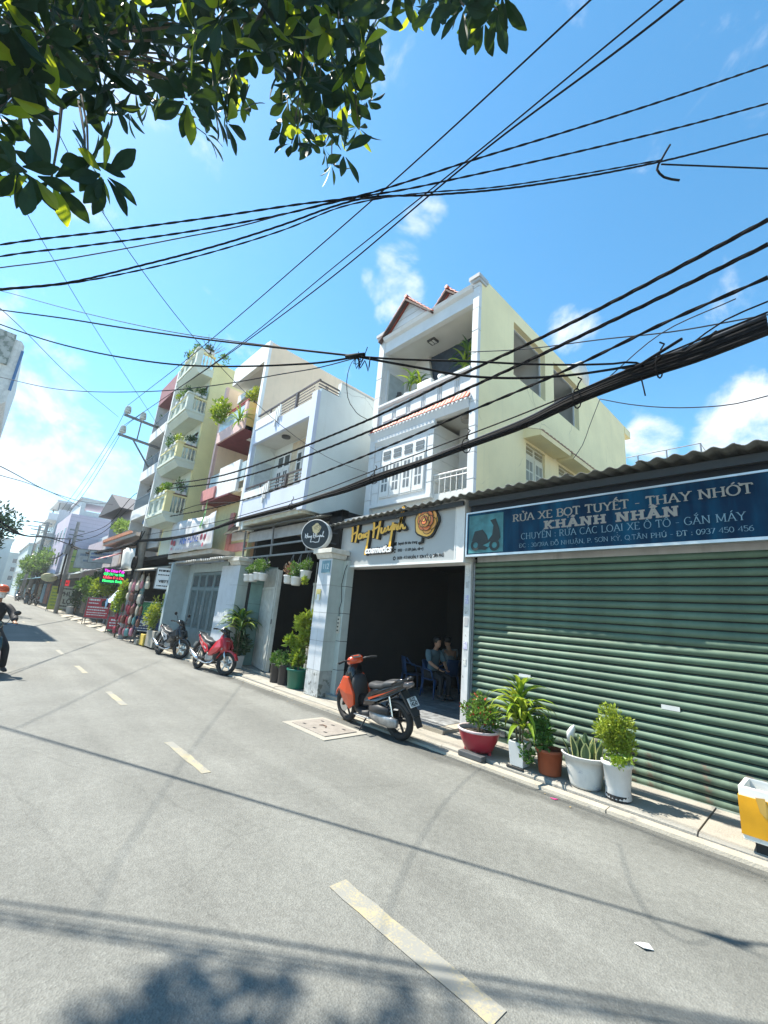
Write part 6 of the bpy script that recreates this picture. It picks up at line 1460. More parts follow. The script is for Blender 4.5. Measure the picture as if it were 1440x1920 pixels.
for k, (lab, r, s_) in enumerate((('twisted cable crossing the sky, highest of the crossing bunch', .0075, 2), ('twisted cable crossing the sky, second of the crossing bunch', .007, 2), ('thin bluish cable in the middle of the crossing bunch', .007, 1), ('twisted cable crossing the sky, lowest of the crossing bunch', .0068, 3), ('loose twin of the lowest crossing cable', .0055, 2))):
    cable('x%d' % (k + 1), lab, r, s_, .42, group='cables crossing above the road', m=m_cab2 if s_ == 1 else None)
cable('tie', 'short wire tied off to the right end of the crossing cables', .01)
cable('hook', 'curved loose cable end tied round the crossing cables on the right', .014)
cable('dropI', 'thin wire slanting down across the sky to the lavender house', .004, m=m_cab2)
cable('faintJ', 'faint thin wire in the upper left sky behind the leaves', .005, m=m_cab2)
cable('faintK', 'faint thin wire before the left clouds', .008, m=m_cab2)
cable('farM', 'distant wire from the left edge, upper of a pair above the trees', .012, m=m_cab2)
cable('farM2', 'distant wire from the left edge, lower of a pair above the trees', .010, m=m_cab2)
cable('left1', 'dark cable from the left edge to the second pole, upper of a pair', .035)
cable('left2', 'dark cable from the left edge to the second pole, lower of a pair', .035)
cable('p1p2a', 'wire between the near and second electric poles, upper one', .02)
cable('p1p2b', 'wire between the near and second electric poles, lower one', .02)
cable('p2left', 'black cable bundle from the second pole toward the far poles', .07)
cable('drop1', 'loose black wire hanging from the cable knot over the pale green wall', .004)
cable('tail1', 'small tangle of loose wire ends at the cable knot', .007)
cable('mid_r', 'thin wire crossing the cream side wall to the right edge', .007, m=m_cab2)
cable('r2', 'thin wire rising from the thick bundle to the right edge', .008)
cable('r3', 'thin slack wire sagging in the sky at the right edge', .006, m=m_cab2)
cable('r4', 'thin steep wire crossing the thick bundle at right', .006, m=m_cab2)
cable('tailr', 'loose wire end hanging under the thick bundle at right', .007)
cable('drop2', 'thin drop wire hanging before the cream side wall', .005, m=m_cab2)
cable('facade1', 'wire from the near pole to the front of the peach house', .012)
# the thick bundle: many cables lashed together
bd = thing('cable_bundle', 'thick black bundle of many cables lashed together above the shop fronts', 'cable bundle', tuple(CB['bundle'][8]))
cp = resample(smooth(CB['bundle'], 10), .12)
for k in range(30):
    ph, rad = U(0, 6.28), (.0 if k == 0 else U(.25, 1.0)); w1, w2 = U(.15, .5), U(.6, 1.4); r_ = U(.010, .021); q = []
    for i, p in enumerate(cp):
        x = p.x; env = .034 + .040 * min(1, max(0, (x + 9) / 8)) + .02 * max(0, min(1, (x + 2.2) / 1.5))
        a = ph + .5 * math.sin(w1 * x + k)
        q.append(p + Vector((0, math.cos(a) * rad * env, math.sin(a) * rad * env * 1.1 + .012 * math.sin(w2 * x + ph) - (.03 * abs(math.sin(.55 * x + k)) if k % 5 == 0 else 0))))
    MB().tube(q, r_, 6).build('strand', m_cab if k % 9 else m_cab2, bd, smooth=True)
for x in (-11, -8.1, -5.35, -3.4, -1.75, -.9):
    i = min(range(len(cp)), key=lambda j: abs(cp[j].x - x)); p = cp[i]; e = .06 + .06 * min(1, max(0, (x + 9) / 8))
    MB().tube([p + Vector((.02 * math.sin(t), math.cos(t) * e, math.sin(t) * e)) for t in [2 * math.pi * j / 12 for j in range(13)]], .008, 5).build('lashing', m_cab, bd)
    MB().tube([p + Vector((0, 0, e)), p + Vector((.03, -.02, e + .06)), p + Vector((.06, 0, e + .12)), p + Vector((.02, .0, e + .16))], .009, 5).build('clip', m_cab, bd)
kk = Vector(CB['bundle'][14])
for j in range(7):
    a = kk + Vector((U(-.2, .5), U(-.08, .08), U(-.05, .1)))
    MB().tube(smooth([a, a + Vector((.12, U(-.08, .02), U(-.1, .1))), a + Vector((.3, U(-.1, .05), U(-.06, .14))), a + Vector((.55, 0, U(0, .15)))], 5), U(.01, .02), 5).build('loose_strand', m_cab, bd, smooth=True)
pb = [Vector(p) for p in CB['p2bund']]
b2 = thing('cable_bundle', 'thick black cable bundle swinging between the near and second poles', 'cable bundle', tuple(pb[2]))
for k in range(6):
    o_ = Vector((0, U(-.12, .12), U(-.14, .12))); MB().tube([p + o_ * U(.6, 1.1) for p in smooth(CB['p2bund'], 8)], .05, 5).build('strand', m_cab, b2, smooth=True)
kn = Vector(CB['black1'][-1])
kt = thing('cable_splice', 'dark taped knot where the black cables meet before the cream house', 'cable splice', tuple(kn))
MB().tube([kn + Vector((-.12, -.06, .02)), kn, kn + Vector((.1, .04, .0))], [.02, .034, .022], 7).build('tape', m_cab, kt, smooth=True)
for j in range(4): MB().tube(smooth([kn, kn + Vector((U(-.04, .1), 0, -.08)), kn + Vector((U(0, .12), 0, U(-.2, -.1))), kn + Vector((U(.03, .2), 0, U(-.06, .05)))], 5), .005, 4).build('loose_end', m_cab, kt)
# ---------------------------------------------------------------- poles
def pole(label, x, y, top, lean, r0, r1):
    p = thing('electric_pole', label, 'electric pole', (x, y, 0), 'concrete electric poles')
    q = [(x + lean[0] * t, y + lean[1] * t, top * t) for t in (0, .25, .5, .75, 1)]
    MB().tube(q, [r0 + (r1 - r0) * t for t in (0, .25, .5, .75, 1)], 12).build('shaft', m_pole, p, smooth=False)
    return p, q
p1, q1 = pole('tall concrete pole with two crossarms and three insulators before the narrow grey house', -20.45, 4.8, 9.8, (-.25, -.1), .19, .13)
I1, I2, I3 = Vector((-20.6, 2.997, 9.883)), Vector((-20.6, 3.621, 9.807)), Vector((-20.6, 2.994, 8.894))
for nm, a, b in (('upper', (-20.6, 2.9, 9.45), (-20.68, 4.9, 9.35)), ('lower', (-20.6, 2.85, 8.5), (-20.66, 4.9, 8.42))):
    MB().bar(a, b, .09, .1).build('crossarm', m_steel, p1)
MB().bar((-20.6, 3.45, 8.45), (-20.6, 4.7, 6.9), .06).build('brace', m_steel, p1)
MB().bar((-20.6, 3.6, 9.4), (-20.6, 3.6, 8.5), .05).build('tie_strut', m_steel, p1)
for I, z0 in ((I1, 9.47), (I2, 9.42), (I3, 8.52)):
    x, y, z = I; i_ = MB().lathe([(.04, z0), (.04, z0 + .1), (.13, z0 + .1), (.14, z0 + .17), (.09, z0 + .19), (.13, z0 + .21), (.13, z0 + .28), (.09, z0 + .3), (.12, z0 + .32), (.1, z0 + .4), (.05, z0 + .43)], (x, y, 0), 12).build('insulator', m_ins, p1)
for j in range(5): MB().tube([(-20.45 + .3 * math.cos(t) * U(.8, 1.2), 4.62, 6.0 + U(-.3, .3) + .3 * math.sin(t)) for t in [6.28 * i / 14 for i in range(15)]], .018, 5).build('cable_coil', m_cab2, p1)
for z, m_, h in ((5.9, mat('blue_plate', (.12, .28, .55), .5, var=.3), .26), (4.85, mat('blue_plate', (.12, .28, .55), .5), .3)): MB().box(-20.7, -20.25, 4.585, 4.6, z, z + h).build('number_plate', m_, p1)
for z in (3.2, 3.6, 4.0): 
    for k in range(4): MB().tube([(-20.5 + U(-.25, .3), 4.6 + U(-.1, .1), z + .5), (-20.45 + U(-.1, .1), 4.56, z), (-20.4 + U(-.1, .2), 4.58, z - .7), (-20.45, 4.6, z - 1.4)], .022, 5).build('hanging_wire', m_cab, p1)
MB().lathe([(.26, -.06), (.3, 0), (.26, .06)], (-20.3, 4.55, 3.1), 16, 'y', cap=False).build('wire_coil', m_cab, p1)
p2, q2 = pole('second concrete pole wrapped in dark cables beyond the red awning', -41.9, 4.8, 7.3, (-.15, -.05), .15, .12)
for z in (6.6, 6.2, 5.9): MB().bar((-42, 4.3, z), (-42, 5.3, z), .1).build('crossarm', m_steel, p2)
for k in range(6): MB().tube([(-41.9 + U(-.3, .3), 4.5, 5.6 + U(-.3, .3)), (-41.8 + U(-.2, .3), 4.5, 4.5), (-41.8 + U(-.2, .3), 4.5, 3.0), (-41.8, 4.6, 1.5)], .05, 5).build('hanging_wire', m_cab, p2)
MB().box(-42.3, -41.5, 4.3, 4.6, 4.6, 5.3).build('junction_box', m_steel, p2)
p3, q3 = pole('third concrete pole with stacked crossarms above the green street tree', -70.5, 4.8, 10.4, (.3, -.1), .24, .18)
for z in (10.2, 9.2, 8.5): MB().bar((-70.3, 3.2, z), (-70.3, 5.2, z), .12).build('crossarm', m_steel, p3)
p4, q4 = pole('slim fourth pole just left of the third pole', -82, 4.8, 11.2, (.2, -.1), .22, .17)
MB().bar((-82, 3.2, 10.9), (-82, 5.2, 10.9), .12).build('crossarm', m_steel, p4)

# ================================================================== potted plants and greenery
def lf(name, c, t=.3, tc=None): return leafmat(name, c, t, tc or tuple(min(1, q * 2.2) for q in c))
m_lime = lf('leaf_lime', (.16, .25, .02), .3, (.34, .44, .03))
m_yel = lf('leaf_yellow_green', (.22, .29, .03), .3, (.4, .46, .05))
m_mid = lf('leaf_mid_green', (.06, .14, .025), .25, (.16, .3, .03))
m_dk = lf('leaf_dark_green', (.025, .07, .025), .2, (.06, .16, .03))
m_stem = mat('plant_stem', (.12, .10, .05), .8)
m_soil = mat('soil', (.05, .04, .03), .95)
def blade(L, w, droop, fold=.18, n=6, tipw=.02, base=.3):
    """strap leaf from the origin outwards along +x, rising then bending over"""
    mb = MB(); V = []
    a = R(62); x = z = 0
    for i in range(n + 1):
        t = i / n; ww = w * (base + (1 - base) * math.sin(math.pi * min(1, t * 1.25 + .08) * .8)) * (1 - t ** 4) + tipw * w
        V += [(x, -ww / 2, z + fold * ww), (x, 0, z), (x, ww / 2, z + fold * ww)]
        x += L / n * math.cos(a); z += L / n * math.sin(a); a -= droop / n
    fs = []
    for i in range(n):
        for k in (0, 1): fs.append((i * 3 + k, i * 3 + k + 1, i * 3 + k + 4, i * 3 + k + 3))
    return mb.add(V, fs)
def bushmesh(c, rad, n, s, m, seed=0, clumps=9, flowers=None, smin=.6, up=.25):
    """foliage of many leaf-sized faces gathered in clumps inside an uneven volume"""
    rg = random.Random(seed); mb = MB(); cl = []
    for k in range(clumps):
        v = Vector((rg.gauss(0, 1), rg.gauss(0, 1), rg.gauss(0, 1))).normalized() * rg.uniform(.25, .85)
        cl.append((Vector((v.x * rad[0], v.y * rad[1], v.z * rad[2])), rg.uniform(.28, .5)))
    for i in range(n):
        cc, cr = rg.choice(cl)
        d = Vector((rg.gauss(0, 1), rg.gauss(0, 1), rg.gauss(0, 1))).normalized()
        p = Vector(c) + cc + Vector((d.x * rad[0], d.y * rad[1], d.z * rad[2])) * cr * rg.uniform(.5, 1.1)
        ax = (d * .7 + Vector((rg.uniform(-1, 1), rg.uniform(-1, 1), rg.uniform(-.5, 1) + up))).normalized(); sd = ax.cross(Vector((rg.uniform(-1, 1), rg.uniform(-1, 1), rg.uniform(-1, 1)))).normalized()
        q = s * rg.uniform(smin, 1.25); w = q * rg.uniform(.35, .55)
        nn = ax.cross(sd) * q * .12
        if flowers: mb.cur = 1 if rg.random() < flowers and d.z > -.1 else 0
        mb.add([p, p + ax * q * .5 + sd * w * .5 + nn, p + ax * q, p + ax * q * .5 - sd * w * .5 + nn], [(0, 1, 2, 3)])
    return mb
def pot(name, label, c, prof, m, group=None, n=22, square=None, bevel=0):
    t = thing(name, label, 'potted plant', c, group)
    mb = MB()
    if square: 
        w0, w1, h = square
        mb.add([(c[0] + a * w, c[1] + b * w, c[2] + z) for z, w in ((0, w0), (h, w1), (h, w1 - .02), (h - .04, w1 - .03)) for a, b in ((-1, -1), (1, -1), (1, 1), (-1, 1))], [(0, 1, 2, 3)[::-1]] + [(4 * r + k, 4 * r + (k + 1) % 4, 4 * r + 4 + (k + 1) % 4, 4 * r + 4 + k) for r in range(3) for k in range(4)])
        mb.build('pot', m, t, bevel=.006); MB().box(c[0] - w1 + .03, c[0] + w1 - .03, c[1] - w1 + .03, c[1] + w1 - .03, c[2] + h - .05, c[2] + h - .03).build('soil', m_soil, t)
    else:
        mb.lathe(prof, c, n, cap=False); mb.build('pot', m, t, smooth=True)
        r, h = prof[-1]; MB().lathe([(r * .97, h - .03), (0.001, h - .02)], c, n).build('soil', m_soil, t)
    return t
def stuffpart(o): o['kind'] = 'stuff'; return o
def rim_pot(r0, r1, h, rim=.02, th=.012): return [(.001, 0), (r0, 0), (r0 + .004, .01), (r1 - .01, h - rim - .012), (r1, h - rim - .01), (r1 + .008, h - rim), (r1 + .01, h - .004), (r1, h), (r1 - th, h - .002), (r1 - th - .004, h - .04)]
# 1 red bowl with flowering bush
m_pr = mat('red_plastic', (.36, .03, .045), .35, var=.12)
t = pot('flower_pot', 'red bowl pot with a bushy red-flowered plant beside the shop post', (-3.5, 5.28, .09), [(.001, 0), (.17, 0), (.19, .03), (.25, .15), (.275, .235)], m_pr)
MB().lathe([(.272, .233), (.283, .24), (.285, .262), (.278, .266), (.262, .262), (.262, .2)], (-3.5, 5.28, .09), 24, cap=False).build('rim', mat('pink_white_plastic', (.62, .5, .5), .4), t, smooth=True)
for k in range(5): a = k * 1.26; MB().tube([(-3.5 + .16 * math.cos(a), 5.28 + .16 * math.sin(a), .1), (-3.5 + .17 * math.cos(a), 5.28 + .17 * math.sin(a), .055)], [.03, .022], 7).build('foot', m_pr, t)
stuffpart(bushmesh((-3.52, 5.27, .52), (.32, .27, .23), 1300, .062, 0, 1, 12, .13).build('foliage', [lf('leaf_fresh', (.09, .17, .025)), mat('red_petal', (.5, .06, .04), .6)], t))
MB().tube([(-3.5, 5.28, .3), (-3.52, 5.27, .5)], [.02, .012], 6).build('stem', m_stem, t)
o = MB().box(-3.62, -3.26, 4.985, 5.1, .035, .1); solid('grate_block', o, mat('dark_plastic', (.07, .075, .08), .5), 'dark grey plastic block on the kerb in front of the red bowl', 'block', bevel=.01)
# 2 dracaena in the white square planter
def dracaena(t, c, crowns, nl, L, w, mats, seed):
    rg = random.Random(seed); me = [blade(L * s, w, R(d), .2).mesh('leaf', m) for s, d in ((1, 105), (.85, 85), (1.1, 135)) for m in mats]
    for (dx, dy, dz) in crowns:
        MB().tube([(c[0] + dx * .3, c[1] + dy * .3, c[2] + .15), (c[0] + dx * .8, c[1] + dy * .8, c[2] + dz * .6), (c[0] + dx, c[1] + dy, c[2] + dz)], [.018, .014, .012], 6).build('cane', m_stem, t)
        for k in range(nl):
            hgt = k / nl
            o = obj('leaf', rg.choice(me), t, (dx, dy, dz - .12 + .14 * hgt), (0, R(28) - R(62) * hgt * 1.0 + R(rg.uniform(-8, 8)), k * 2.4 + rg.uniform(-.3, .3)), rg.uniform(.8, 1.1))
m_pw = mat('white_plastic', (.62, .63, .62), .4, var=.05, streak=.12)
c = (-2.9, 5.27, .07)
t = pot('dracaena', 'tall yellow-green striped dracaena in a white square planter before the shutter', c, None, m_pw, square=(.085, .105, .27))
dracaena(t, c, [(0, 0, .72), (.07, -.05, .52), (-.08, .03, .58)], 24, .52, .072, [m_lime, m_mid, m_yel], 4)
MB().box(-3.0, -2.78, 5.12, 5.15, .06, .075).build('saucer', m_dark, t)
# 3 terracotta pot
m_terr = mat('terracotta', (.30, .075, .03), .6, var=.15)
t = pot('shrub_pot', 'small green shrub in a terracotta plastic pot between two white pots', (-2.55, 5.33, .07), rim_pot(.12, .155, .27, .03), m_terr)
stuffpart(bushmesh((-2.6, 5.28, .5), (.22, .19, .22), 640, .075, 0, 7, 10).build('foliage', m_mid, t)); stuffpart(bushmesh((-2.76, 5.16, .24), (.1, .07, .17), 120, .06, 0, 9, 6).build('trailing_foliage', m_mid, t))
# 4 big white pot with snake plants
t = pot('snake_plant', 'variegated snake plants in a big scuffed white pot', (-2.14, 5.32, .07), [(.001, 0), (.155, 0), (.16, .02), (.2, .2), (.215, .275), (.235, .28), (.238, .31), (.245, .315), (.225, .32), (.21, .27)], mat('scuffed_white', (.60, .60, .57), .5, var=.08, streak=.2, wear=(.36, .37, .42), wth=.62, ws=9), n=26)
def svm():
    m = leafmat('snake_leaf', (.055, .10, .045), .1, (.1, .2, .05)); return m
edge = mat('cream_leaf_edge', (.50, .50, .20), .5)
for k in range(15):
    a = k * 2.4; rr_ = .03 + .14 * (k / 15) ** .6; L = U(.17, .27); w = U(.062, .085); til = U(.1, .5) * (.4 + rr_ * 4)
    mb = MB(); V, V2 = [], []; n = 6
    for i in range(n + 1):
        tt = i / n; ww = w * (.75 + .5 * math.sin(math.pi * tt * .8)) * (1 - tt ** 3 * .98)
        x = math.sin(til * tt) * L * tt; z = L * tt
        V += [(x + .006, -ww / 2, z), (x - .006, 0, z), (x + .006, ww / 2, z)]; V2 += [(x + .003, -ww / 2 - .009, z), (x + .0075, -ww / 2 + .004, z), (x + .0075, ww / 2 - .004, z), (x + .003, ww / 2 + .009, z)]
    mb.add(V, [(i * 3 + j, i * 3 + j + 1, i * 3 + j + 4, i * 3 + j + 3) for i in range(n) for j in (0, 1)])
    mb.cur = 1; mb.add(V2, [(i * 4 + j, i * 4 + j + 1, i * 4 + j + 5, i * 4 + j + 4) for i in range(n) for j in (0, 2)])
    obj('leaf', mb.mesh('leaf', [svm(), edge]), t, (rr_ * math.cos(a), rr_ * math.sin(a), .26), (0, 0, a + U(-.3, .3)))
pb_ = MB().tube([(-2.27, 5.24, .5), (-2.25, 5.22, .58), (-2.22, 5.21, .64), (-2.2, 5.21, .68)], [.03, .045, .03, .008], 7); solid('plastic_bag', pb_, m_pw, 'crumpled white plastic bag caught on the snake plants', 'bag', smooth=True)
# 5 tall white pot with ming aralia
t = pot('aralia_pot', 'bushy yellow-green aralia in a tall white pot, last before the bare shutter', (-1.79, 5.27, .07), [(.001, 0), (.115, 0), (.125, .015), (.115, .1), (.12, .11), (.135, .3), (.15, .31), (.152, .345), (.135, .35), (.125, .3)], m_pw)
MB().lathe([(.05, 0), (.1165, .0), (.118, .05)], (-1.79, 5.262, .069), 20).build('dark_foot', m_dark, t)
stuffpart(bushmesh((-1.78, 5.25, .66), (.19, .17, .26), 2900, .042, 0, 21, 16).build('foliage', m_yel, t)); stuffpart(bushmesh((-1.74, 5.2, .46), (.17, .14, .08), 400, .04, 0, 23, 8).build('lower_foliage', m_lime, t))
MB().tube([(-1.79, 5.27, .35), (-1.77, 5.26, .7)], [.014, .008], 6).build('stem', m_stem, t)
# yellow foam box
fb = thing('foam_box', 'yellow taped white foam box on a dark base at the right picture edge', 'box', (-.52, 5.28, .05))
mb = MB()
for z, x0, x1, y0, y1 in ((.06, -.74, -.1, 5.12, 5.5), (.12, -.755, -.08, 5.1, 5.52)): pass
mb.wally(5.1, 5.13, -.77, -.1, .13, .53, []); mb.wally(5.47, 5.5, -.77, -.1, .13, .53, []); mb.wallx(-.77, -.735, 5.13, 5.47, .13, .53, []); mb.wallx(-.135, -.1, 5.13, 5.47, .13, .53, []); mb.box(-.735, -.135, 5.13, 5.47, .13, .17)
m_foam = mat('white_foam', (.68, .68, .64), .8, var=.05, wear=(.45, .44, .38), wth=.66); bx = mb.build('foam_body', m_foam, fb, bevel=.006)
mb = MB(); mb.wally(5.092, 5.1, -.775, -.095, .17, .46, []); mb.wallx(-.778, -.77, 5.1, 5.5, .17, .46, []); mb.build('yellow_tape', mat('yellow_tape', (.62, .30, .01), .4, var=.08, vs=5), fb)
MB().box(-.7, -.12, 5.14, 5.46, .045, .13).build('dark_base', m_dark, fb)
mb = MB(); mb.add([(-.66, 5.088, .47), (-.6, 5.088, .48), (-.58, 5.086, .38), (-.6, 5.08, .33), (-.64, 5.084, .37)], [(0, 1, 2, 3, 4)]); mb.build('torn_flap', mat('ochre_tape', (.38, .24, .05), .6), fb)
# 8 green pot with lime shrub, black pots
t = pot('shrub_pot', 'tall lime-green shrub in a green plastic pot beside the number pillar', (-8.3, 5.48, .06), rim_pot(.19, .245, .4, .035), mat('green_plastic', (.012, .13, .085), .35))
for k, (x, y, z, a, b, n) in enumerate(((-8.33, 5.45, .75, .25, .3, 420), (-8.28, 5.44, 1.08, .28, .22, 430), (-8.2, 5.44, 1.38, .22, .16, 300), (-8.55, 5.4, 1.0, .16, .14, 160), (-8.1, 5.4, 1.55, .13, .12, 140))):
    stuffpart(bushmesh((x, y, z), (a, .2, b), n, .12, 0, 31 + k, 7).build('foliage', m_yel if k % 3 else m_lime, t))
MB().tube([(-8.3, 5.48, .4), (-8.3, 5.46, .9), (-8.2, 5.44, 1.4)], [.025, .018, .01], 6).build('stem', m_stem, t)
for k, (x, y) in enumerate(((-9.08, 5.42), (-8.77, 5.44))):
    t = pot('shrub_pot', ('leafy green plant in a black pot, left of the pair in the gateway', 'leafy green plant in a black pot, right of the pair in the gateway')[k], (x, y, .06), rim_pot(.13, .165, .42, .02), mat('black_plastic', (.018, .02, .026), .4), 'black pots in the gateway')
    stuffpart(bushmesh((x - .04, y - .03, .56), (.22, .19, .2), 420, .07, 0, 41 + k, 9, .05).build('foliage', [m_mid, mat('pale_bloom', (.5, .45, .3), .6)], t))
# 10 big dracaena by the gate
c = (-11.4, 5.5, .06)
t = pot('dracaena', 'big dark dracaena in a white pot behind the red motorbike', c, None, m_pw, square=(.13, .155, .32))
dracaena(t, c, [(0, -.08, 1.2), (-.2, -.05, 1.1), (.22, -.12, 1.08)], 30, .68, .1, [m_mid, m_dk, m_lime], 8)
stuffpart(bushmesh((-11.35, 5.5, .72), (.34, .22, .36), 360, .16, 0, 51, 8).build('lower_foliage', m_dk, t))
# 11 hanging pots
hp = [(-11.3, 2.36, 0), (-10.98, 2.36, 0), (-10.72, 2.4, 1), (-10.42, 2.38, 0), (-9.12, 2.3, 0), (-8.78, 2.26, 1), (-8.4, 2.4, 0)]
hl = ['white hanging pot with pale flowers, leftmost under the grille', 'small white hanging pot, second from the left under the grille', 'white hanging pot, third from the left under the grille', 'wide white hanging pot beside the swung gate leaf', 'white hanging pot with reddish leaves over the dark gateway', 'white hanging pot with tall pale flowers over the dark gateway', 'white hanging pot with a trailing sprig next to the number pillar']
for k, (x, z, q) in enumerate(hp):
    t = thing('hanging_pot', hl[k], 'hanging pot', (x, 5.42, z), 'hanging pots in the gateway')
    MB().lathe([(.001, 0), (.1, 0), (.115, .04), (.125, .16), (.135, .17), (.14, .2), (.12, .2), (.11, .16)], (x, 5.42, z), 16).build('pot', m_pw, t, smooth=True)
    for s_ in (-.12, .12): MB().tube([(x + s_, 5.42, z + .19), (x + s_ * .3, 5.44, z + .62), (x, 5.48, 3.07)], .006, 4).build('hanger', m_steel, t)
    stuffpart(bushmesh((x, 5.4, z + .36), (.2, .16, .17 + .06 * q), 280, .065, 0, 60 + k, 9, .14).build('foliage', [m_mid if k != 4 else lf('leaf_reddish', (.12, .07, .04)), mat('white_bloom', (.55, .52, .46), .6)], t))
    if k == 6: stuffpart(bushmesh((x + .1, 5.35, z - .05), (.1, .08, .16), 90, .08, 0, 77, 5).build('trailing_foliage', m_yel, t))
# 12.. plants along the far shops
def shrub(name, label, c, r, n, s, m, seed, base=None, group=None):
    t = thing(name, label, 'plant', base or (c[0], c[1], 0), group)
    stuffpart(bushmesh(c, r, n, s, 0, seed, 11).build('foliage', m, t))
    b = t['_o']; MB().tube([b, ((b[0] + c[0]) / 2, (b[1] + c[1]) / 2, (b[2] + c[2]) / 2), c], [.03, .022, .012], 5).build('stem', m_stem, t); return t
t = shrub('potted_shrub', 'lime-green shrub in a long concrete planter beside the green board', (-17.1, 4.85, 1.1), (.32, .25, .52), 620, .13, m_yel, 81, (-16.9, 4.95, .05))
mb = MB(); mb.box(-17.2, -16.3, 4.75, 5.15, .05, .6); mb.build('planter', m_conc, t, bevel=.01); MB().box(-17.15, -16.35, 4.8, 5.1, .6, .605).build('soil', m_soil, t)
shrub('climbing_plant', 'pale green climbing plant beside the drinks stand', (-21.0, 4.5, 1.55), (.38, .26, .85), 760, .15, m_lime, 83, (-21.0, 4.6, 0))
shrub('bush', 'dense green bush behind the large red board', (-32.5, 5.3, 2.1), (1.6, .7, .95), 1300, .26, m_mid, 84)
shrub('bush', 'yellowish bush left of the LED sign', (-29.5, 5.4, 2.2), (1.2, .6, .8), 800, .24, m_lime, 86)
shrub('roof_plant', 'pale green shrub on the brown-edged roof terrace', (-27.8, 5.2, 5.5), (1.4, .4, .55), 620, .2, lf('leaf_pale', (.13, .2, .04)), 85, (-27.8, 5.2, 4.7))
# balcony plants on the houses
shrub('balcony_plant', 'leafy branch plant leaning out of the peach house upper balcony', (-14.55, 4.85, 8.55), (.45, .35, .5), 330, .2, m_lime, 91, (-14.4, 5.2, 7.75))
shrub('balcony_plant', 'pale shrub beside the yellow cheek of the peach house balcony', (-12.75, 5.3, 8.75), (.3, .25, .32), 260, .12, m_yel, 92, (-12.8, 5.4, 7.75))
t = thing('balcony_palm', 'feathery palm hanging over the maroon balcony soffit', 'plant', (-12.55, 4.85, 7.45))
me = [blade(.75, .05, R(d), .2).mesh('leaf', m) for d in (110, 150) for m in (m_lime, m_mid)]
for k in range(26): obj('leaf', me[k % 4], t, (U(-.05, .05), U(-.05, .05), .0), (0, R(U(-25, 35)), k * 2.4), U(.7, 1.1))
c = (-6.62, 6.62, 6.96)
t = thing('terrace_dracaena', 'yellow-green dracaena on the left of the cream house terrace', 'plant', c)
dracaena(t, c, [(0, 0, .5), (.2, .1, .42)], 18, .46, .06, [m_lime, m_mid], 5); MB().lathe([(.001, -.5), (.13, -.5), (.17, .12), (.15, .12)], c, 14).build('pot', m_pw, t)
c = (-5.15, 6.95, 6.9)
t = thing('terrace_dracaena', 'taller dark green dracaena on the right of the cream house terrace', 'plant', c)
dracaena(t, c, [(0, 0, .95), (.1, .05, .5), (-.12, 0, .65)], 18, .52, .06, [m_mid, m_lime, m_dk], 6); MB().lathe([(.001, -.45), (.13, -.45), (.17, .12), (.15, .12)], c, 14).build('pot', m_pw, t)
pl = MB().box(-6.2, -5.75, 6.4, 6.5, 6.965, 7.12); solid('trough', pl, m_pw, 'white flower trough on the cream house balcony coping', 'planter', bevel=.01)
pl = MB().lathe([(.001, 0), (.06, 0), (.09, .12), (.07, .12)], (-5.5, 6.45, 6.962), 12); solid('small_pot', pl, m_pw, 'small white pot on the cream house balcony coping', 'pot', smooth=True)
for lv, zr in enumerate((5.56, 7.57, 9.68, 11.7)):
    for k, x in enumerate((-17.0, -17.5, -18.1)):
        s_ = (.16, .2, .15)[k] * (1.25 if lv == 3 else 1)
        t = shrub('balcony_plant', '%s plant on the %s balcony of the pale yellow house' % (('corner', 'middle', 'far')[k], ('lowest', 'second', 'third', 'topmost')[lv]), (x, 4.32, zr + .3), (s_ * 1.3, s_, s_ * 1.2), 130, .1, (m_mid, m_lime, m_dk)[(k + lv) % 3], 100 + lv * 4 + k, (x, 4.33, zr + .01), 'plants on the yellow house balconies')
        MB().box(x - .14, x + .14, 4.24, 4.4, zr + .005, zr + .13).build('trough', m_pw, t)
    x = -16.7
    t = shrub('balcony_plant', 'plants along the side rail of the %s balcony of the pale yellow house' % ('lowest', 'second', 'third', 'topmost')[lv], (x, 4.7, zr + .3), (.12, .26, .22 if lv else .4), 190, .1, (m_mid, m_dk)[lv % 2], 130 + lv, (x, 4.7, zr + .01))
    for q in range(2): MB().box(x - .08, x + .06, 4.55 + q * .22, 4.7 + q * .22, zr + .06, zr + .17).build('trough', m_pw, t)
for k, (z, x) in enumerate(((9.1, -20.6), (7.2, -20.0), (7.3, -21.0))):
    shrub('balcony_plant', ('plant on the upper balcony of the narrow grey house', 'right plant on the middle balcony of the narrow grey house', 'left plant on the middle balcony of the narrow grey house')[k], (x, 4.5, z + .45), (.35, .2, .32), 160, .15, m_dk, 140 + k, (x, 4.5, z))
t = thing('bare_shrub', 'bare twiggy shrub on the top terrace of the pale yellow house', 'plant', (-16.75, 4.7, 11.7))
for k in range(14):
    a = U(0, 6.28); e = Vector((-16.75 + math.cos(a) * U(.2, .5), 4.8 + math.sin(a) * U(.2, .6), 11.7 + U(.5, .95)))
    MB().tube([(-16.75, 4.75, 11.7), ((-16.75 + e.x) / 2 + U(-.08, .08), (4.75 + e.y) / 2, 11.95 + U(0, .15)), tuple(e)], [.02, .012, .006], 4).build('twig', m_stem, t)
stuffpart(bushmesh((-16.6, 5.3, 11.75), (.3, .3, .2), 200, .1, 0, 150, 6).build('foliage', m_mid, t))
pb = MB().lathe([(.001, 0), (.24, 0), (.3, .55), (.27, .55)], (-41.2, 5.6, .06), 12); solid('white_bucket', pb, m_pw, 'white plant bucket beside the PHƯỚC LỘC board', 'bucket')
shrub('bush', 'dark shrub behind the white plant bucket', (-39.5, 5.7, 1.4), (1.4, .4, 1.0), 420, .28, m_dk, 151)
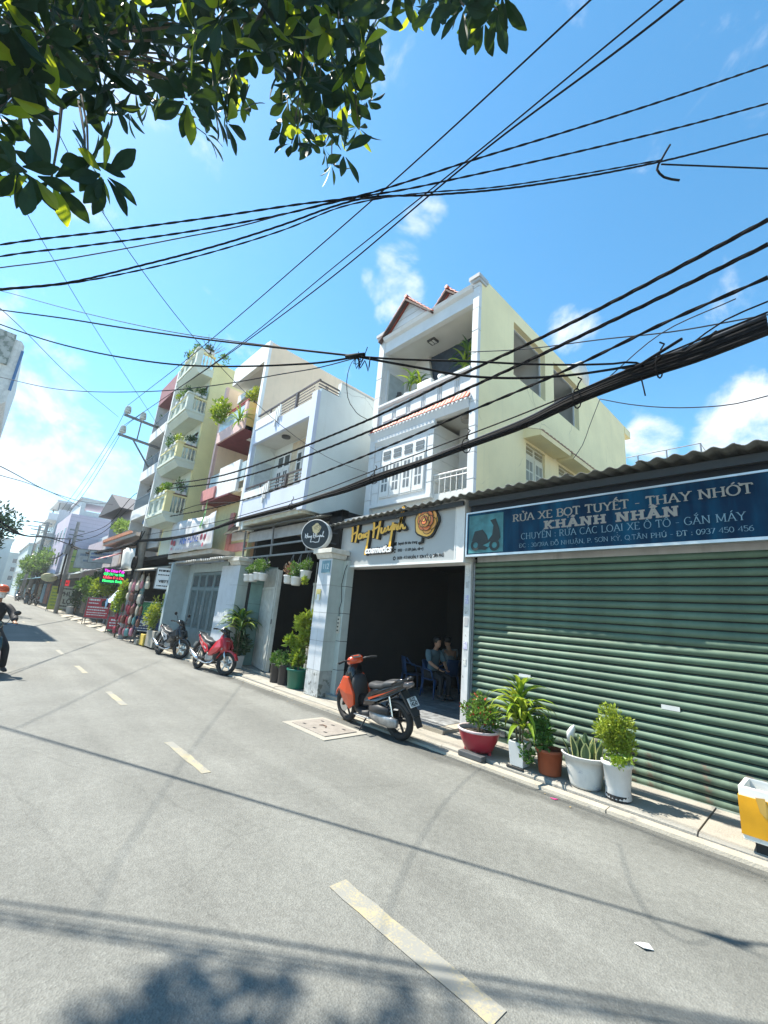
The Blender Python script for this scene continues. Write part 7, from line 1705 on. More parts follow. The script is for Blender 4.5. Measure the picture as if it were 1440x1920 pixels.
# litter
mb = MB().add([(-1.02, 3.135, .006), (-.965, 3.12, .014), (-.93, 3.16, .007), (-.96, 3.185, .013), (-1.0, 3.165, .007)], [(0, 1, 2, 3, 4)]); o = solid('plastic_scrap', mb, m_pw, 'scrap of clear-white plastic lying on the asphalt', 'litter'); o.modifiers.new('t', 'SOLIDIFY').thickness = .003
mb = MB().add([(-2.3, 4.8, .006), (-2.24, 4.78, .01), (-2.22, 4.83, .008)], [(0, 1, 2)]); o = solid('pink_petal', mb, mat('pink_paper', (.6, .05, .22), .6), 'tiny pink scrap on the road by the kerb', 'litter'); o.modifiers.new('t', 'SOLIDIFY').thickness = .003
lt = MB()
for k in range(70):
    x, y = U(-14, -.5), 4.93 - abs(random.gauss(0, .14)); a = U(0, 6.28); s_ = U(.008, .028); lt.add([(x, y, .006), (x + s_ * math.cos(a), y + s_ * math.sin(a), .012), (x + s_ * math.cos(a + 1.2), y + s_ * math.sin(a + 1.2), .007)], [(0, 1, 2)])
tag(lt.build('fallen_leaves', mat('dry_leaf', (.25, .18, .08), .8)), 'small dry leaves and grit scattered along the kerb', 'litter', kind='stuff')

# ================================================================== motorbikes
m_tyre = mat('tyre_rubber', (.022, .022, .022), .8, var=.2)
m_rimd = mat('alloy_dark', (.06, .06, .065), .35, .7)
m_rims = mat('alloy_silver', (.42, .43, .44), .3, .8, var=.1)
m_chrome = mat('chrome', (.62, .62, .63), .18, .95, var=.05)
m_pblk = mat('gloss_black', (.012, .012, .014), .18, coat=.6)
m_mblk = mat('matt_black', (.03, .03, .032), .55)
m_seat = mat('seat_vinyl', (.05, .052, .055), .45, var=.15, bump=.1)
m_org = mat('scooter_orange', (.58, .06, .008), .22, coat=.7, var=.05)
m_rd = mat('bike_red', (.42, .012, .02), .22, coat=.7, var=.05)
m_slv = mat('bike_silver', (.40, .42, .44), .3, .5, coat=.4)
m_eng = mat('engine_grey', (.30, .30, .30), .4, .6, var=.25, vs=12)
m_tl_ = mat('tail_lamp', (.30, .012, .012), .15, coat=.5)
m_lamp = mat('head_lamp', (.45, .47, .48), .1, .2, coat=.6)
m_plate = mat('number_plate_white', (.68, .68, .66), .4)
def wheel(t, x, r, w, rim, spokes=5):
    prof = []
    for k in range(13): a = 2 * math.pi * k / 12; prof.append((r - .052 + .052 * math.cos(a), w / 2 * math.sin(a)))
    wt = MB().lathe(prof, (x, 0, r), 32, 'y', cap=False).build('wheel', m_tyre, t, smooth=True)
    MB().lathe([(r - .085, -.028), (r - .092, -.012), (r - .092, .012), (r - .085, .028), (r - .072, .03), (r - .068, 0), (r - .072, -.03), (r - .085, -.028)], (x, 0, r), 28, 'y', cap=False).build('rim', rim, wt, smooth=True)
    mb = MB()
    for k in range(spokes):
        a = 2 * math.pi * k / spokes + .3; mb.bar((x + .03 * math.cos(a), 0, r + .03 * math.sin(a)), (x + (r - .085) * math.cos(a + .15), 0, r + (r - .085) * math.sin(a + .15)), .03, .022, up=(0, 1, 0))
    mb.lathe([(.001, -.05), (.045, -.05), (.05, -.02), (.05, .02), (.045, .05), (.001, .05)], (x, 0, r), 14, 'y'); mb.build('spokes', rim, wt)
    return wt
def arch(x, zc, r0, a0, a1, w, t=.012, n=10):
    mb = MB(); V = []
    for i in range(n + 1):
        a = R(a0 + (a1 - a0) * i / n); ww = w * (.75 + .25 * math.sin(math.pi * i / n))
        for yy, rr in ((-ww, r0 - .035), (-ww * .75, r0), (0, r0 + .012), (ww * .75, r0), (ww, r0 - .035)): V.append((x + rr * math.cos(a), yy, zc + rr * math.sin(a)))
    return mb.add(V, [(i * 5 + j, i * 5 + j + 1, i * 5 + j + 6, i * 5 + j + 5) for i in range(n) for j in range(4)])
def scooter(name, label, col, col2, style, plate=None, group='parked motorbikes', mirrors=True):
    """front along +x, left side +y; automatic = step-through with a tunnel, cub = underbone with exposed engine"""
    t = thing(name, label, 'motorbike', (0, 0, 0), group, world=False)
    fx, rx, fr, rr = .66, -.60, .285, .28
    wheel(t, fx, fr, .095, m_rimd if style == 'auto' else m_rims, 5); wheel(t, rx, rr, .12, m_rimd if style == 'auto' else m_rims, 5)
    o = arch(fx - .01, fr, fr + .035, 20, 165, .075).build('front_fender', col, t, smooth=True); o.modifiers.new('t', 'SOLIDIFY').thickness = .008
    fk = MB()
    for y in (-.075, .075): fk.tube([(fx, y, fr), (fx - .13, y * .95, .62)], [.022, .026], 8)
    fk.tube([(fx - .12, 0, .6), (fx - .27, 0, .98)], .03, 8); fk.build('fork', m_chrome if style != 'auto' else m_mblk, t, smooth=True)
    MB().lathe([(.05, .058), (.11, .058), (.11, .064), (.05, .064)], (fx, 0, fr), 20, 'y').build('brake_disc', m_chrome, t)
    # nose and leg shield
    s = MB(); s.loft([(.62, 0, .60, .03, .05), (.58, 0, .66, .10, .13), (.50, 0, .70, .145, .20), (.42, 0, .74, .16, .24), (.36, 0, .80, .13, .2)], 14, 2.6); s.build('nose_panel', m_pblk if style == 'auto' else col, t, smooth=True)
    for y in (-1, 1):
        s = MB(); pl = [(.61, .61), (.50, .80), (.38, .80), (.23, .54), (.25, .38), (.38, .29), (.52, .41)] if style == 'auto' else [(.60, .66), (.46, .86), (.32, .78), (.10, .52), (.06, .40), (.22, .42), (.46, .52)]
        n = len(pl); V = [(a, y * (.10 + .06 * (1 - abs(b - .6) * 1.6)), b) for a, b in pl] + [(a, y * (.155 + .05 * (1 - abs(b - .6) * 1.8)), b) for a, b in pl]
        c0 = Vector((0, 0, 0))
        for q in V[n:]: c0 += Vector(q) / n
        V.append((c0.x, c0.y + y * .03, c0.z)); s.add(V, [tuple(range(n))[::-1] if y > 0 else tuple(range(n))] + [(i, (i + 1) % n, n + (i + 1) % n, n + i) for i in range(n)] + [(n + i, n + (i + 1) % n, 2 * n) for i in range(n)])
        s.build('side_fairing', col, t, bevel=.012)
        MB().add([(.585, y * .12, .62), (.50, y * .185, .72), (.47, y * .19, .68), (.56, y * .125, .58), ], [(0, 1, 2, 3)]).build('turn_signal', m_lamp, t)
    MB().loft([(.34, 0, .56, .15, .26), (.29, 0, .56, .16, .28), (.25, 0, .54, .15, .25)], 12, 3.5).build('leg_shield', m_mblk, t, smooth=True)
    if style == 'auto':
        MB().loft([(.32, 0, .30, .10, .05), (.1, 0, .27, .16, .05), (-.12, 0, .29, .15, .06)], 12, 3.5).build('footboard', m_mblk, t, smooth=True)
        for y in (-1, 1): MB().bar((.24, y * .165, .25), (-.14, y * .165, .25), .05, .02).build('foot_rail', m_rims, t, bevel=.006)
        MB().loft([(.28, 0, .42, .08, .1), (.08, 0, .44, .085, .11), (-.12, 0, .5, .11, .13)], 12, 2.4).build('centre_tunnel', m_pblk, t, smooth=True)
    else:
        MB().loft([(.4, 0, .66, .05, .06), (.2, 0, .52, .06, .07), (0, 0, .5, .08, .09), (-.2, 0, .56, .09, .1)], 10, 2.2).build('frame_tube', m_mblk, t, smooth=True)
        e = MB(); e.lathe([(.02, -.1), (.08, -.1), (.095, -.06), (.095, .06), (.08, .1), (.02, .1)], (.12, 0, .36), 12, 'y'); e.loft([(.3, 0, .42, .06, .06), (.2, 0, .39, .075, .075), (.1, 0, .37, .09, .1), (-.1, 0, .34, .11, .11), (-.22, 0, .34, .09, .09)], 10, 3); e.build('engine', m_eng, t, smooth=False)
        for k in range(5): MB().box(.16 + k * .026, .172 + k * .026, -.1, .1, .3, .46).build('cooling_fin', m_eng, t)
        MB().bar((.02, -.2, .24), (.02, .2, .24), .03).build('foot_peg', m_mblk, t)
    # body, seat and tail
    MB().loft([(-.02, 0, .52, .09, .10), (-.15, 0, .58, .135, .14), (-.40, 0, .66, .15, .12), (-.65, 0, .76, .12, .085), (-.86, 0, .85, .06, .045)], 14, 2.6).build('rear_body', m_pblk if style == 'auto' else m_mblk, t, smooth=True)
    for y in (-1, 1):
        pl = [(-.0, .50), (-.12, .64), (-.40, .71), (-.80, .86), (-.84, .80), (-.55, .66), (-.28, .54), (-.12, .44)]; n = len(pl)
        dy = lambda a: .15 - .10 * max(0, (-a - .45)) / .4
        V = [(a, y * dy(a), b) for a, b in pl] + [(a * .97 - .01, y * (dy(a) + .02), b) for a, b in pl]
        s = MB(); s.add(V, [tuple(range(n, 2 * n)) if y < 0 else tuple(range(n, 2 * n))[::-1]] + [(i, (i + 1) % n, n + (i + 1) % n, n + i) for i in range(n)]); s.build('side_panel', col2, t, bevel=.008)
        MB().add([(-.1, y * .176, .56), (-.5, y * .168, .70), (-.72, y * .122, .79), (-.48, y * .169, .68), (-.12, y * .177, .53)], [(0, 1, 2, 3, 4)]).build('body_stripe', col if col is not col2 else m_lamp, t)
    MB().loft([(.0, 0, .70, .06, .03), (-.05, 0, .72, .11, .045), (-.22, 0, .725, .125, .05), (-.36, 0, .75, .14, .055), (-.42, 0, .79, .135, .055), (-.62, 0, .83, .115, .045), (-.76, 0, .86, .07, .03)], 14, 3.0).build('seat', m_seat, t, smooth=True)
    g = MB()
    for y in (-.11, .11): g.tube([(-.58, y, .82), (-.72, y * .95, .9), (-.86, y * .7, .925)], .014, 7)
    g.tube([(-.86, -.077, .925), (-.89, 0, .93), (-.86, .077, .925)], .014, 7); g.build('grab_rail', m_pblk, t, smooth=True)
    MB().loft([(-.80, 0, .835, .095, .045), (-.88, 0, .845, .07, .04), (-.92, 0, .855, .03, .02)], 10, 3).build('tail_light', m_tl_ if style != 'auto' else mat('smoked_lamp', (.14, .12, .12), .15, coat=.5), t, smooth=True)
    MB().add([(-.72, -.075, .74), (-.72, .075, .74), (-.98, .075, .42), (-.98, -.075, .42), (-.70, -.075, .72), (-.70, .075, .72), (-.96, .075, .405), (-.96, -.075, .405)], [(0, 1, 2, 3), (7, 6, 5, 4), (0, 4, 5, 1), (1, 5, 6, 2), (2, 6, 7, 3), (3, 7, 4, 0)]).build('rear_mudguard', m_mblk, t)
    MB().add([(-.96, -.07, .43), (-.96, .07, .43), (-1.03, .055, .27), (-1.03, -.055, .27), (-.94, -.07, .43), (-.94, .07, .43), (-1.01, .055, .27), (-1.01, -.055, .27)], [(0, 1, 2, 3), (7, 6, 5, 4), (0, 4, 5, 1), (1, 5, 6, 2), (2, 6, 7, 3), (3, 7, 4, 0)]).build('mud_flap', m_mblk, t)
    pc = Vector((-.905, 0, .60)); pu = Vector((.55, 0, .83)).normalized(); pn = Vector((-.83, 0, .55)).normalized()
    q = [pc + pu * b + Vector((0, a, 0)) + pn * l for l in (0, .006) for a, b in ((.095, -.07), (-.095, -.07), (-.095, .07), (.095, .07))]
    pt = MB().add(q, [(3, 2, 1, 0), (4, 5, 6, 7), (0, 1, 5, 4), (1, 2, 6, 5), (2, 3, 7, 6), (3, 0, 4, 7)]).build('number_plate', m_plate, t)
    if plate:
        for k, tx in enumerate(plate):
            me = fonttext(tx, .075, 0, .003); xs = [v.co.x for v in me.vertices]; kf = (.12, .15)[k] / (max(xs) - min(xs))
            for v in me.vertices: v.co = pc + Vector((0, -1, 0)) * (v.co.x * kf) + pu * (v.co.y + (.032, -.03)[k]) + pn * .009
            me.materials.append(m_ink); obj('lettering', me, pt)
    # rear end
    if style == 'auto':
        MB().loft([(-.12, .12, .30, .05, .07), (-.3, .14, .29, .06, .085), (-.55, .14, .28, .055, .085), (-.68, .13, .28, .04, .06)], 12, 2.6).build('drive_cover', m_eng, t, smooth=True)
        MB().loft([(-.12, .12, .40, .06, .06), (-.32, .13, .42, .075, .075), (-.52, .13, .42, .05, .05)], 12, 2.4).build('air_box', m_mblk, t, smooth=True)
    else:
        MB().bar((-.15, .08, .33), (rx, .08, rr), .04, .05).build('swing_arm', m_mblk, t); MB().bar((-.15, -.08, .33), (rx, -.08, rr), .04, .05).build('swing_arm', m_mblk, t)
    for y in (-.11, .11): 
        sh = MB().tube([(rx + .02, y, rr + .02), (-.5, y * .9, .66)], .014, 6).build('shock', m_chrome, t)
        MB().tube([(rx + .03 + .1 * k / 24 * .8 + .02 * 0 + .024 * math.cos(k * 1.3) * 0, y + .024 * math.sin(k * 1.3), rr + .08 + .26 * k / 24) for k in range(25)], .006, 4).build('spring', m_chrome, sh)
    if style == 'auto':
        MB().loft([(-.2, -.13, .27, .03, .03), (-.42, -.15, .3, .05, .05), (-.62, -.155, .34, .055, .06), (-.86, -.15, .40, .045, .05)], 10, 2.2).build('exhaust', m_mblk, t, smooth=True)
    else:
        MB().tube([(.24, -.06, .34), (.22, -.13, .24), (0, -.15, .2), (-.3, -.15, .22), (-.42, -.155, .26)], .02, 8).build('exhaust_pipe', m_chrome, t, smooth=True)
        MB().tube([(-.4, -.16, .26), (-.46, -.165, .28), (-.86, -.165, .42), (-.9, -.165, .435)], [.03, .05, .056, .04], 10).build('exhaust', m_chrome, t, smooth=True)
    o = arch(rx, rr, rr + .03, 40, 150, .07).build('rear_hugger', m_mblk, t, smooth=True); o.modifiers.new('t', 'SOLIDIFY').thickness = .008
    MB().tube([(-.02, .1, .27), (.03, .2, .12), (.05, .26, .015), (.1, .27, .01)], .013, 6).build('kick_stand', m_mblk, t)
    # handlebar
    hb = MB().loft([(.50, 0, .99, .05, .04), (.44, 0, 1.03, .13, .075), (.36, 0, 1.06, .15, .07), (.29, 0, 1.05, .1, .04)], 12, 2.6).build('handlebar_cowl', col if style == 'auto' else m_pblk, t, smooth=True)
    MB().loft([(.47, 0, .84, .10, .09, -.5), (.43, 0, .92, .085, .08, -.5), (.39, 0, 1.0, .07, .06, -.5)], 12, 2.6).build('steering_cowl', m_pblk, t, smooth=True)
    MB().loft([(.54, 0, .80, .05, .04), (.56, 0, .76, .09, .06), (.52, 0, .72, .11, .07)], 10, 2.4).build('headlight', m_lamp, t, smooth=True)
    MB().add([(.30, -.08, 1.1), (.30, .08, 1.1), (.38, .09, 1.135), (.38, -.09, 1.135)], [(0, 1, 2, 3)]).build('dial', m_mblk, t)
    h = MB()
    for y in (-1, 1): h.tube([(.37, y * .1, 1.05), (.33, y * .24, 1.07), (.29, y * .36, 1.06)], .013, 7)
    h.build('handlebar', m_mblk, t, smooth=True)
    for y in (-1, 1):
        MB().tube([(.32, y * .27, 1.07), (.285, y * .385, 1.06)], .02, 8).build('grip', m_tyre, t)
        MB().tube([(.38, y * .2, 1.07), (.36, y * .37, 1.045)], .008, 5).build('lever', m_chrome, t)
        if mirrors:
            MB().tube([(.36, y * .2, 1.08), (.37, y * .25, 1.2), (.34, y * .30, 1.27)], .007, 5).build('mirror_stem', m_mblk, t)
            m_ = MB().lathe([(.001, -.02), (.04, -.018), (.06, 0), (.06, .008), (.001, .008)], (0, 0, 0), 14, 'x'); m_.v = [(x + .335, yy * 1.1 + y * .33, z * .85 + 1.3) for x, yy, z in m_.v]; m_.build('mirror', m_mblk, t, smooth=True)
    return t
SCL = .90
def park(t, x, y, rz, lean, z=0, s=SCL, steer=0):
    pv_ = Matrix.Translation((.5, 0, 0)) @ Matrix.Rotation(R(steer), 4, 'Z') @ Matrix.Translation((-.5, 0, 0))
    done = False
    for o in children(t):
        b = o.name.split('.')[0]
        if b in ('front_fender', 'fork', 'brake_disc', 'handlebar_cowl', 'handlebar', 'grip', 'lever', 'mirror', 'mirror_stem', 'dial') or (b == 'wheel' and not done): o.matrix_local = pv_
        if b == 'wheel': done = True
    t.location = (x, y, z); t.rotation_mode = 'XYZ'; t.rotation_euler = (R(lean), 0, R(rz)); t.scale = (s, s, s)
t = scooter('parked_motorbike', 'orange and black scooter leaning on its stand before the open cosmetics shop', m_org, m_pblk, 'auto', ('59-DZ', '142.47'), mirrors=False); park(t, -5.13, 4.86, 181, -9, 0, .95, -6)
t = scooter('parked_motorbike', 'red and black motorbike with a chrome exhaust parked by the big dracaena', m_rd, m_rd, 'cub', None, mirrors=False); park(t, -11.25, 4.72, 7, -7, 0, .98, 24)
t = scooter('parked_motorbike', 'black and silver motorbike with mirrors up by the metal door', m_pblk, m_slv, 'cub', None); park(t, -14.5, 4.7, 8, -7, 0, .98, 26)
far = t
KT = children(far)
for k, (x, y, rz, lab) in enumerate(((-59.5, 4.7, 200, 'dark scooter parked beside the walking person far up the street'), (-66, 4.6, 160, 'scooter parked beyond the walking person at the kerb'), (-75, 4.2, 185, 'scooter farthest up the street near the kerb'))):
    d = dup(far, (x, y, 0), R(rz), lab, 'parked motorbikes', tree=KT)
# ================================================================== people
m_skin = mat('skin', (.40, .22, .14), .55, var=.08)
m_hair = mat('black_hair', (.012, .011, .011), .5)
def skinned(name, V, E_, rad, m, parent, sub=2, root=0):
    me = bpy.data.meshes.new(name); me.from_pydata(V, E_, []); me.materials.append(m)
    o = obj(name, me, parent)
    sk = o.modifiers.new('skin', 'SKIN'); sk.use_smooth_shade = True; sk.branch_smoothing = .6
    ly = me.skin_vertices[0].data if me.skin_vertices else None
    if ly is None:
        me.attributes.new('skin', 'FLOAT', 'POINT')
    for i, r in enumerate(rad):
        me.skin_vertices[0].data[i].radius = r if isinstance(r, tuple) else (r, r)
        me.skin_vertices[0].data[i].use_root = (i == root)
    o.modifiers.new('sub', 'SUBSURF').levels = sub; o.modifiers['sub'].render_levels = sub
    return o
def person(label, J, clothes, loc, rz=0, s=1, hat=None, mask=False, group=None, hands=True):
    """J: joint positions (pelvis, waist, chest, neck, head, and per side shoulder, elbow, wrist, hip, knee, ankle, toe)"""
    t = thing('person', label, 'person', loc, group, world=False); t.rotation_euler = (0, 0, rz); t.scale = (s, s, s)
    K = ['pelvis', 'waist', 'chest', 'neck', 'head'] + [q + c for c in 'lr' for q in ('sh', 'el', 'wr', 'hip', 'kn', 'an', 'toe')]
    ix = {k: i for i, k in enumerate(K)}
    E_ = [('pelvis', 'waist'), ('waist', 'chest'), ('chest', 'neck'), ('neck', 'head')]
    for c in 'lr': E_ += [('chest', 'sh' + c), ('sh' + c, 'el' + c), ('el' + c, 'wr' + c), ('pelvis', 'hip' + c), ('hip' + c, 'kn' + c), ('kn' + c, 'an' + c), ('an' + c, 'toe' + c)]
    rad = dict(pelvis=(.15, .11), waist=(.135, .10), chest=(.16, .11), neck=.055, head=.06)
    for c in 'lr': rad.update({'sh' + c: .062, 'el' + c: .045, 'wr' + c: .032, 'hip' + c: .085, 'kn' + c: .062, 'an' + c: .042, 'toe' + c: .035})
    body = skinned('body', [J[k] for k in K], [(ix[a], ix[b]) for a, b in E_], [(rad[k] if k in ('neck', 'head') or k[:2] in ('el', 'wr', 'an', 'to') else tuple(q * .74 for q in (rad[k] if isinstance(rad[k], tuple) else (rad[k],) * 2))) for k in K], m_skin, t)
    def shell(name, ks, m, grow, root):
        es = [(a, b) for a, b in E_ if a in ks and b in ks]; kk = [k for k in K if k in ks]; jx = {k: i for i, k in enumerate(kk)}
        rr = [tuple(q * 1.0 + grow for q in (rad[k] if isinstance(rad[k], tuple) else (rad[k],) * 2)) for k in kk]
        skinned(name, [ks[k] if isinstance(ks, dict) and ks[k] else J[k] for k in kk], [(jx[a], jx[b]) for a, b in es], rr, m, t, root=jx[root])
    kk_ = {k: None for k in ('pelvis', 'waist', 'chest', 'shl', 'shr', 'ell', 'elr') + (('wrl', 'wrr') if clothes.get('long') else ())}; kk_['neck'] = tuple(Vector(J['chest']).lerp(Vector(J['neck']), .86)); shell('shirt', kk_, clothes['top'], .03, 'pelvis')
    shell('trousers', {k: None for k in ('pelvis', 'hipl', 'hipr', 'knl', 'knr', 'anl', 'anr')}, clothes['legs'], .016, 'pelvis')
    for c in 'lr':
        a, b = Vector(J['an' + c]), Vector(J['toe' + c]); d = (b - a); d.z = 0; d.normalize()
        MB().loft([(-.07, 0, .03, .035, .03), (0, 0, .045, .045, .045), (.1, 0, .035, .048, .035), (.17, 0, .02, .035, .02)], 10).build('shoe', m_mblk, t, smooth=True)
        o = children(t)[-1]; o.location = (a.x, a.y, a.z - .06); o.rotation_euler = (0, 0, math.atan2(d.y, d.x))
    # head with face
    h = Vector(J['head']); f = Vector(J.get('face', (1, 0, 0))).normalized(); ang = math.atan2(f.y, f.x)
    hd = MB(); hd.lathe([(.001, -.125), (.045, -.115), (.07, -.08), (.085, -.02), (.09, .03), (.08, .085), (.05, .12), (.001, .13)], (0, 0, 0), 16); hd.v = [(x * 1.08 + (.012 if z < -.05 and x > 0 else 0), y * .88, z) for x, y, z in hd.v]
    ho = hd.build('head', m_skin, t, smooth=True); ho.location = h + Vector((0, 0, .07)); ho.rotation_euler = (0, 0, ang)
    MB().add([(.09, -.014, -.035), (.09, .014, -.035), (.118, 0, -.03), (.094, 0, .012)], [(0, 2, 3), (2, 1, 3), (0, 1, 2)]).build('nose', m_skin, ho)
    for y in (-.034, .034): MB().lathe([(.001, -.006), (.011, 0), (.001, .006)], (.084, y, .012), 8, 'x').build('eye', m_hair, ho); MB().lathe([(.001, -.012), (.022, 0), (.001, .012)], (.0, y * 2.3, -.01), 8, 'y').build('ear', m_skin, ho)
    MB().bar((.088, -.02, -.062), (.088, .02, -.062), .008).build('mouth', mat('lips', (.28, .1, .08), .5), ho)
    if hat != 'helmet':
        hr = MB().lathe([(.092, -.02), (.1, .04), (.09, .095), (.055, .135), (.001, .142)], (-.012, 0, 0), 16); hr.v = [(x * 1.06, y * .92, z + (.03 if x > .05 else 0)) for x, y, z in hr.v]; hr.build('hair', m_hair, ho, smooth=True)
    if hat == 'helmet':
        he = MB().lathe([(.118, -.015), (.125, .03), (.118, .08), (.09, .13), (.05, .155), (.001, .16)], (-.005, 0, .02), 20); he.build('helmet', clothes['hat'], ho, smooth=True)
        MB().lathe([(.122, -.02), (.127, .0), (.127, .012), (.122, .02)], (-.005, 0, .02), 20, cap=False).build('helmet_band', m_white, ho)
        MB().add([(.08, -.09, .035), (.08, .09, .035), (.19, .05, .02), (.19, -.05, .02), (.08, -.09, .045), (.08, .09, .045), (.19, .05, .028), (.19, -.05, .028)], [(3, 2, 1, 0), (4, 5, 6, 7), (0, 1, 5, 4), (1, 2, 6, 5), (2, 3, 7, 6), (3, 0, 4, 7)]).build('helmet_peak', clothes['hat'], ho)
        MB().tube([(.0, -.1, .02), (.03, -.07, -.09), (.05, 0, -.125), (.03, .07, -.09), (0, .1, .02)], .007, 5).build('chin_strap', m_mblk, ho)
    if hat == 'cone': MB().lathe([(.24, .0), (.001, .16)], (0, 0, .07), 16).build('conical_hat', mat('straw', (.58, .54, .42), .8), ho, smooth=True)
    if mask:
        mk = MB().lathe([(.075, -.10), (.088, -.06), (.092, -.01), (.09, .0)], (.004, 0, 0), 16, cap=False); mk.v = [(x * 1.1, y * .92, z) for x, y, z in mk.v]; mk.build('face_mask', clothes.get('mask', m_white), ho, smooth=True)
    if hands:
        for c in 'lr':
            w = Vector(J['wr' + c]); e = Vector(J['el' + c]); d = (w - e).normalized(); sd = Vector((0, 0, 1)).cross(d); sd = sd.normalized() if sd.length > .1 else Vector((0, 1, 0)); dn = d.cross(sd)
            hv = [w, w + d * .05, w + d * .085]; he_ = [(0, 1), (1, 2)]; rd = [.028, (.036, .02), (.036, .017)]
            for k, (ln) in enumerate((.062, .072, .068, .052)):
                b = w + d * .085 + sd * (-.03 + .02 * k); i0 = len(hv); hv += [b + d * .012, b + d * ln * .6 + dn * .012, b + d * ln * .85 + dn * .034]; rd += [.0095, .009, .008]; he_ += [(2, i0), (i0, i0 + 1), (i0 + 1, i0 + 2)]
            i0 = len(hv); hv += [w + d * .04 - sd * .034, w + d * .075 - sd * .05 + dn * .012]; rd += [.012, .0095]; he_ += [(1, i0), (i0, i0 + 1)]
            skinned('hand', hv, he_, rd, m_skin, t, sub=1)
    return t
# rider coming down the street at the left edge, on his own scooter
rd_x, rd_y = -11.55, .38
t = scooter('ridden_motorbike', 'dark green-grey scooter ridden toward the camera at the left edge', mat('bike_dark_green', (.02, .05, .055), .22, coat=.6), mat('bike_dark_green', (.02, .05, .055), .2), 'auto', None, group='ridden motorbikes'); park(t, rd_x, rd_y, 3, 0, 0, .9)
J = dict(pelvis=(-.28, 0, .86), waist=(-.27, 0, 1.02), chest=(-.22, 0, 1.26), neck=(-.18, 0, 1.44), head=(-.15, 0, 1.54), shl=(-.2, .19, 1.36), ell=(-.02, .30, 1.16), wrl=(.2, .32, 1.06), shr=(-.2, -.19, 1.36), elr=(-.02, -.30, 1.16), wrr=(.2, -.32, 1.06),
         hipl=(-.24, .11, .84), knl=(.14, .24, .70), anl=(.06, .25, .30), toel=(.2, .27, .27), hipr=(-.24, -.11, .84), knr=(.14, -.24, .70), anr=(.06, -.22, .34), toer=(.2, -.22, .31), face=(1, .1, 0))
J['anl'] = (-.02, .36, .1); J['toel'] = (.12, .39, .05); J['knl'] = (.14, .3, .52)
person('motorbike rider in black jacket, orange helmet and white mask at the left edge', J, dict(top=mat('black_jacket', (.015, .015, .017), .7), legs=mat('dark_trousers', (.02, .022, .026), .8), hat=mat('orange_helmet', (.55, .09, .02), .3, coat=.4), long=True), (rd_x, rd_y, 0), R(3), .95, 'helmet', True)
# walker far up the street
st = dict(pelvis=(0, 0, .9), waist=(0, 0, 1.05), chest=(0, 0, 1.3), neck=(0, 0, 1.46), head=(0, 0, 1.56), shl=(0, .18, 1.4), ell=(-.03, .25, 1.12), wrl=(.06, .24, .88), shr=(0, -.18, 1.4), elr=(.02, -.25, 1.12), wrr=(.12, -.22, .9),
          hipl=(0, .1, .86), knl=(.1, .1, .48), anl=(.02, .1, .09), toel=(.15, .1, .04), hipr=(0, -.1, .86), knr=(.02, -.1, .47), anr=(-.14, -.1, .1), toer=(0, -.1, .04), face=(1, 0, 0))
person('person walking far up the street in a black top, blue-grey trousers and pale hat', st, dict(top=mat('black_top', (.015, .015, .016), .8), legs=mat('blue_grey_cloth', (.10, .14, .17), .8)), (-62.5, 4.25, 0), R(150), .95, 'cone')
# two people on plastic chairs in the dim shop
m_chair = mat('blue_plastic_chair', (.015, .06, .16), .4, var=.08)
def chair(label, x, y, rz):
    t = thing('plastic_chair', label, 'chair', (x, y, .122), 'blue plastic chairs in the shop', R(rz), world=False); t.scale = (.9,) * 3
    MB().loft([(-.2, 0, .42, .2, .012), (0, 0, .41, .22, .014), (.22, 0, .425, .21, .012)], 12, 4).build('seat', m_chair, t, smooth=True)
    for a in (-1, 1):
        for b, c in ((-.2, -.24), (.2, .24)): MB().tube([(b, a * .18, .42), (c, a * .23, 0)], [.028, .02], 7).build('leg', m_chair, t, smooth=True)
        MB().tube([(-.24, a * .21, .82), (-.1, a * .245, .66), (.14, a * .25, .62), (.2, a * .23, .42)], .018, 7).build('armrest', m_chair, t, smooth=True)
    mb = MB(); V = []
    for i in range(6):
        tt = i / 5
        for k in range(7): yy = (-.2 + .4 * k / 6) * (1 - .1 * tt); V.append((-.2 - .06 * tt - .05 * (1 - (yy / .2) ** 2) * .6, yy, .42 + .42 * tt))
    mb.add(V, [(i * 7 + k, i * 7 + k + 1, i * 7 + k + 8, i * 7 + k + 7) for i in range(5) for k in range(6)]); o = mb.build('backrest', m_chair, t, smooth=True); o.modifiers.new('t', 'SOLIDIFY').thickness = .01
    return t
chair('blue plastic armchair nearest the doorway with a seated person in a pale shirt', -6.2, 7.6, -8); chair('empty darker blue plastic chair standing behind on the left', -6.95, 7.7, 60); chair('blue plastic chair at the right under the second seated person', -6.55, 8.5, 160)
sit = dict(pelvis=(-.08, 0, .52), waist=(-.1, 0, .7), chest=(-.06, 0, .95), neck=(0, 0, 1.12), head=(.05, 0, 1.2), shl=(-.05, .18, 1.05), ell=(.06, .24, .8), wrl=(.26, .14, .68), shr=(-.05, -.18, 1.05), elr=(.06, -.24, .8), wrr=(.26, -.12, .68),
           hipl=(-.04, .1, .5), knl=(.38, .13, .5), anl=(.34, .13, .09), toel=(.48, .13, .04), hipr=(-.04, -.1, .5), knr=(.38, -.13, .5), anr=(.34, -.13, .09), toer=(.48, -.13, .04), face=(1, 0, -.2))
person('person in a pale blue shirt sitting on a blue chair in the dim shop', sit, dict(top=mat('pale_blue_shirt', (.10, .17, .20), .8), legs=mat('dark_trousers', (.02, .022, .026), .8)), (-6.2, 7.6, .122), R(-8), .9, group='people sitting in the dim shop')
person('second person in a white shirt sitting farther inside the dim shop', sit, dict(top=mat('white_shirt', (.2, .22, .22), .8), legs=mat('dark_trousers', (.02, .022, .026), .8)), (-6.55, 8.5, .122), R(165), .9, group='people sitting in the dim shop')


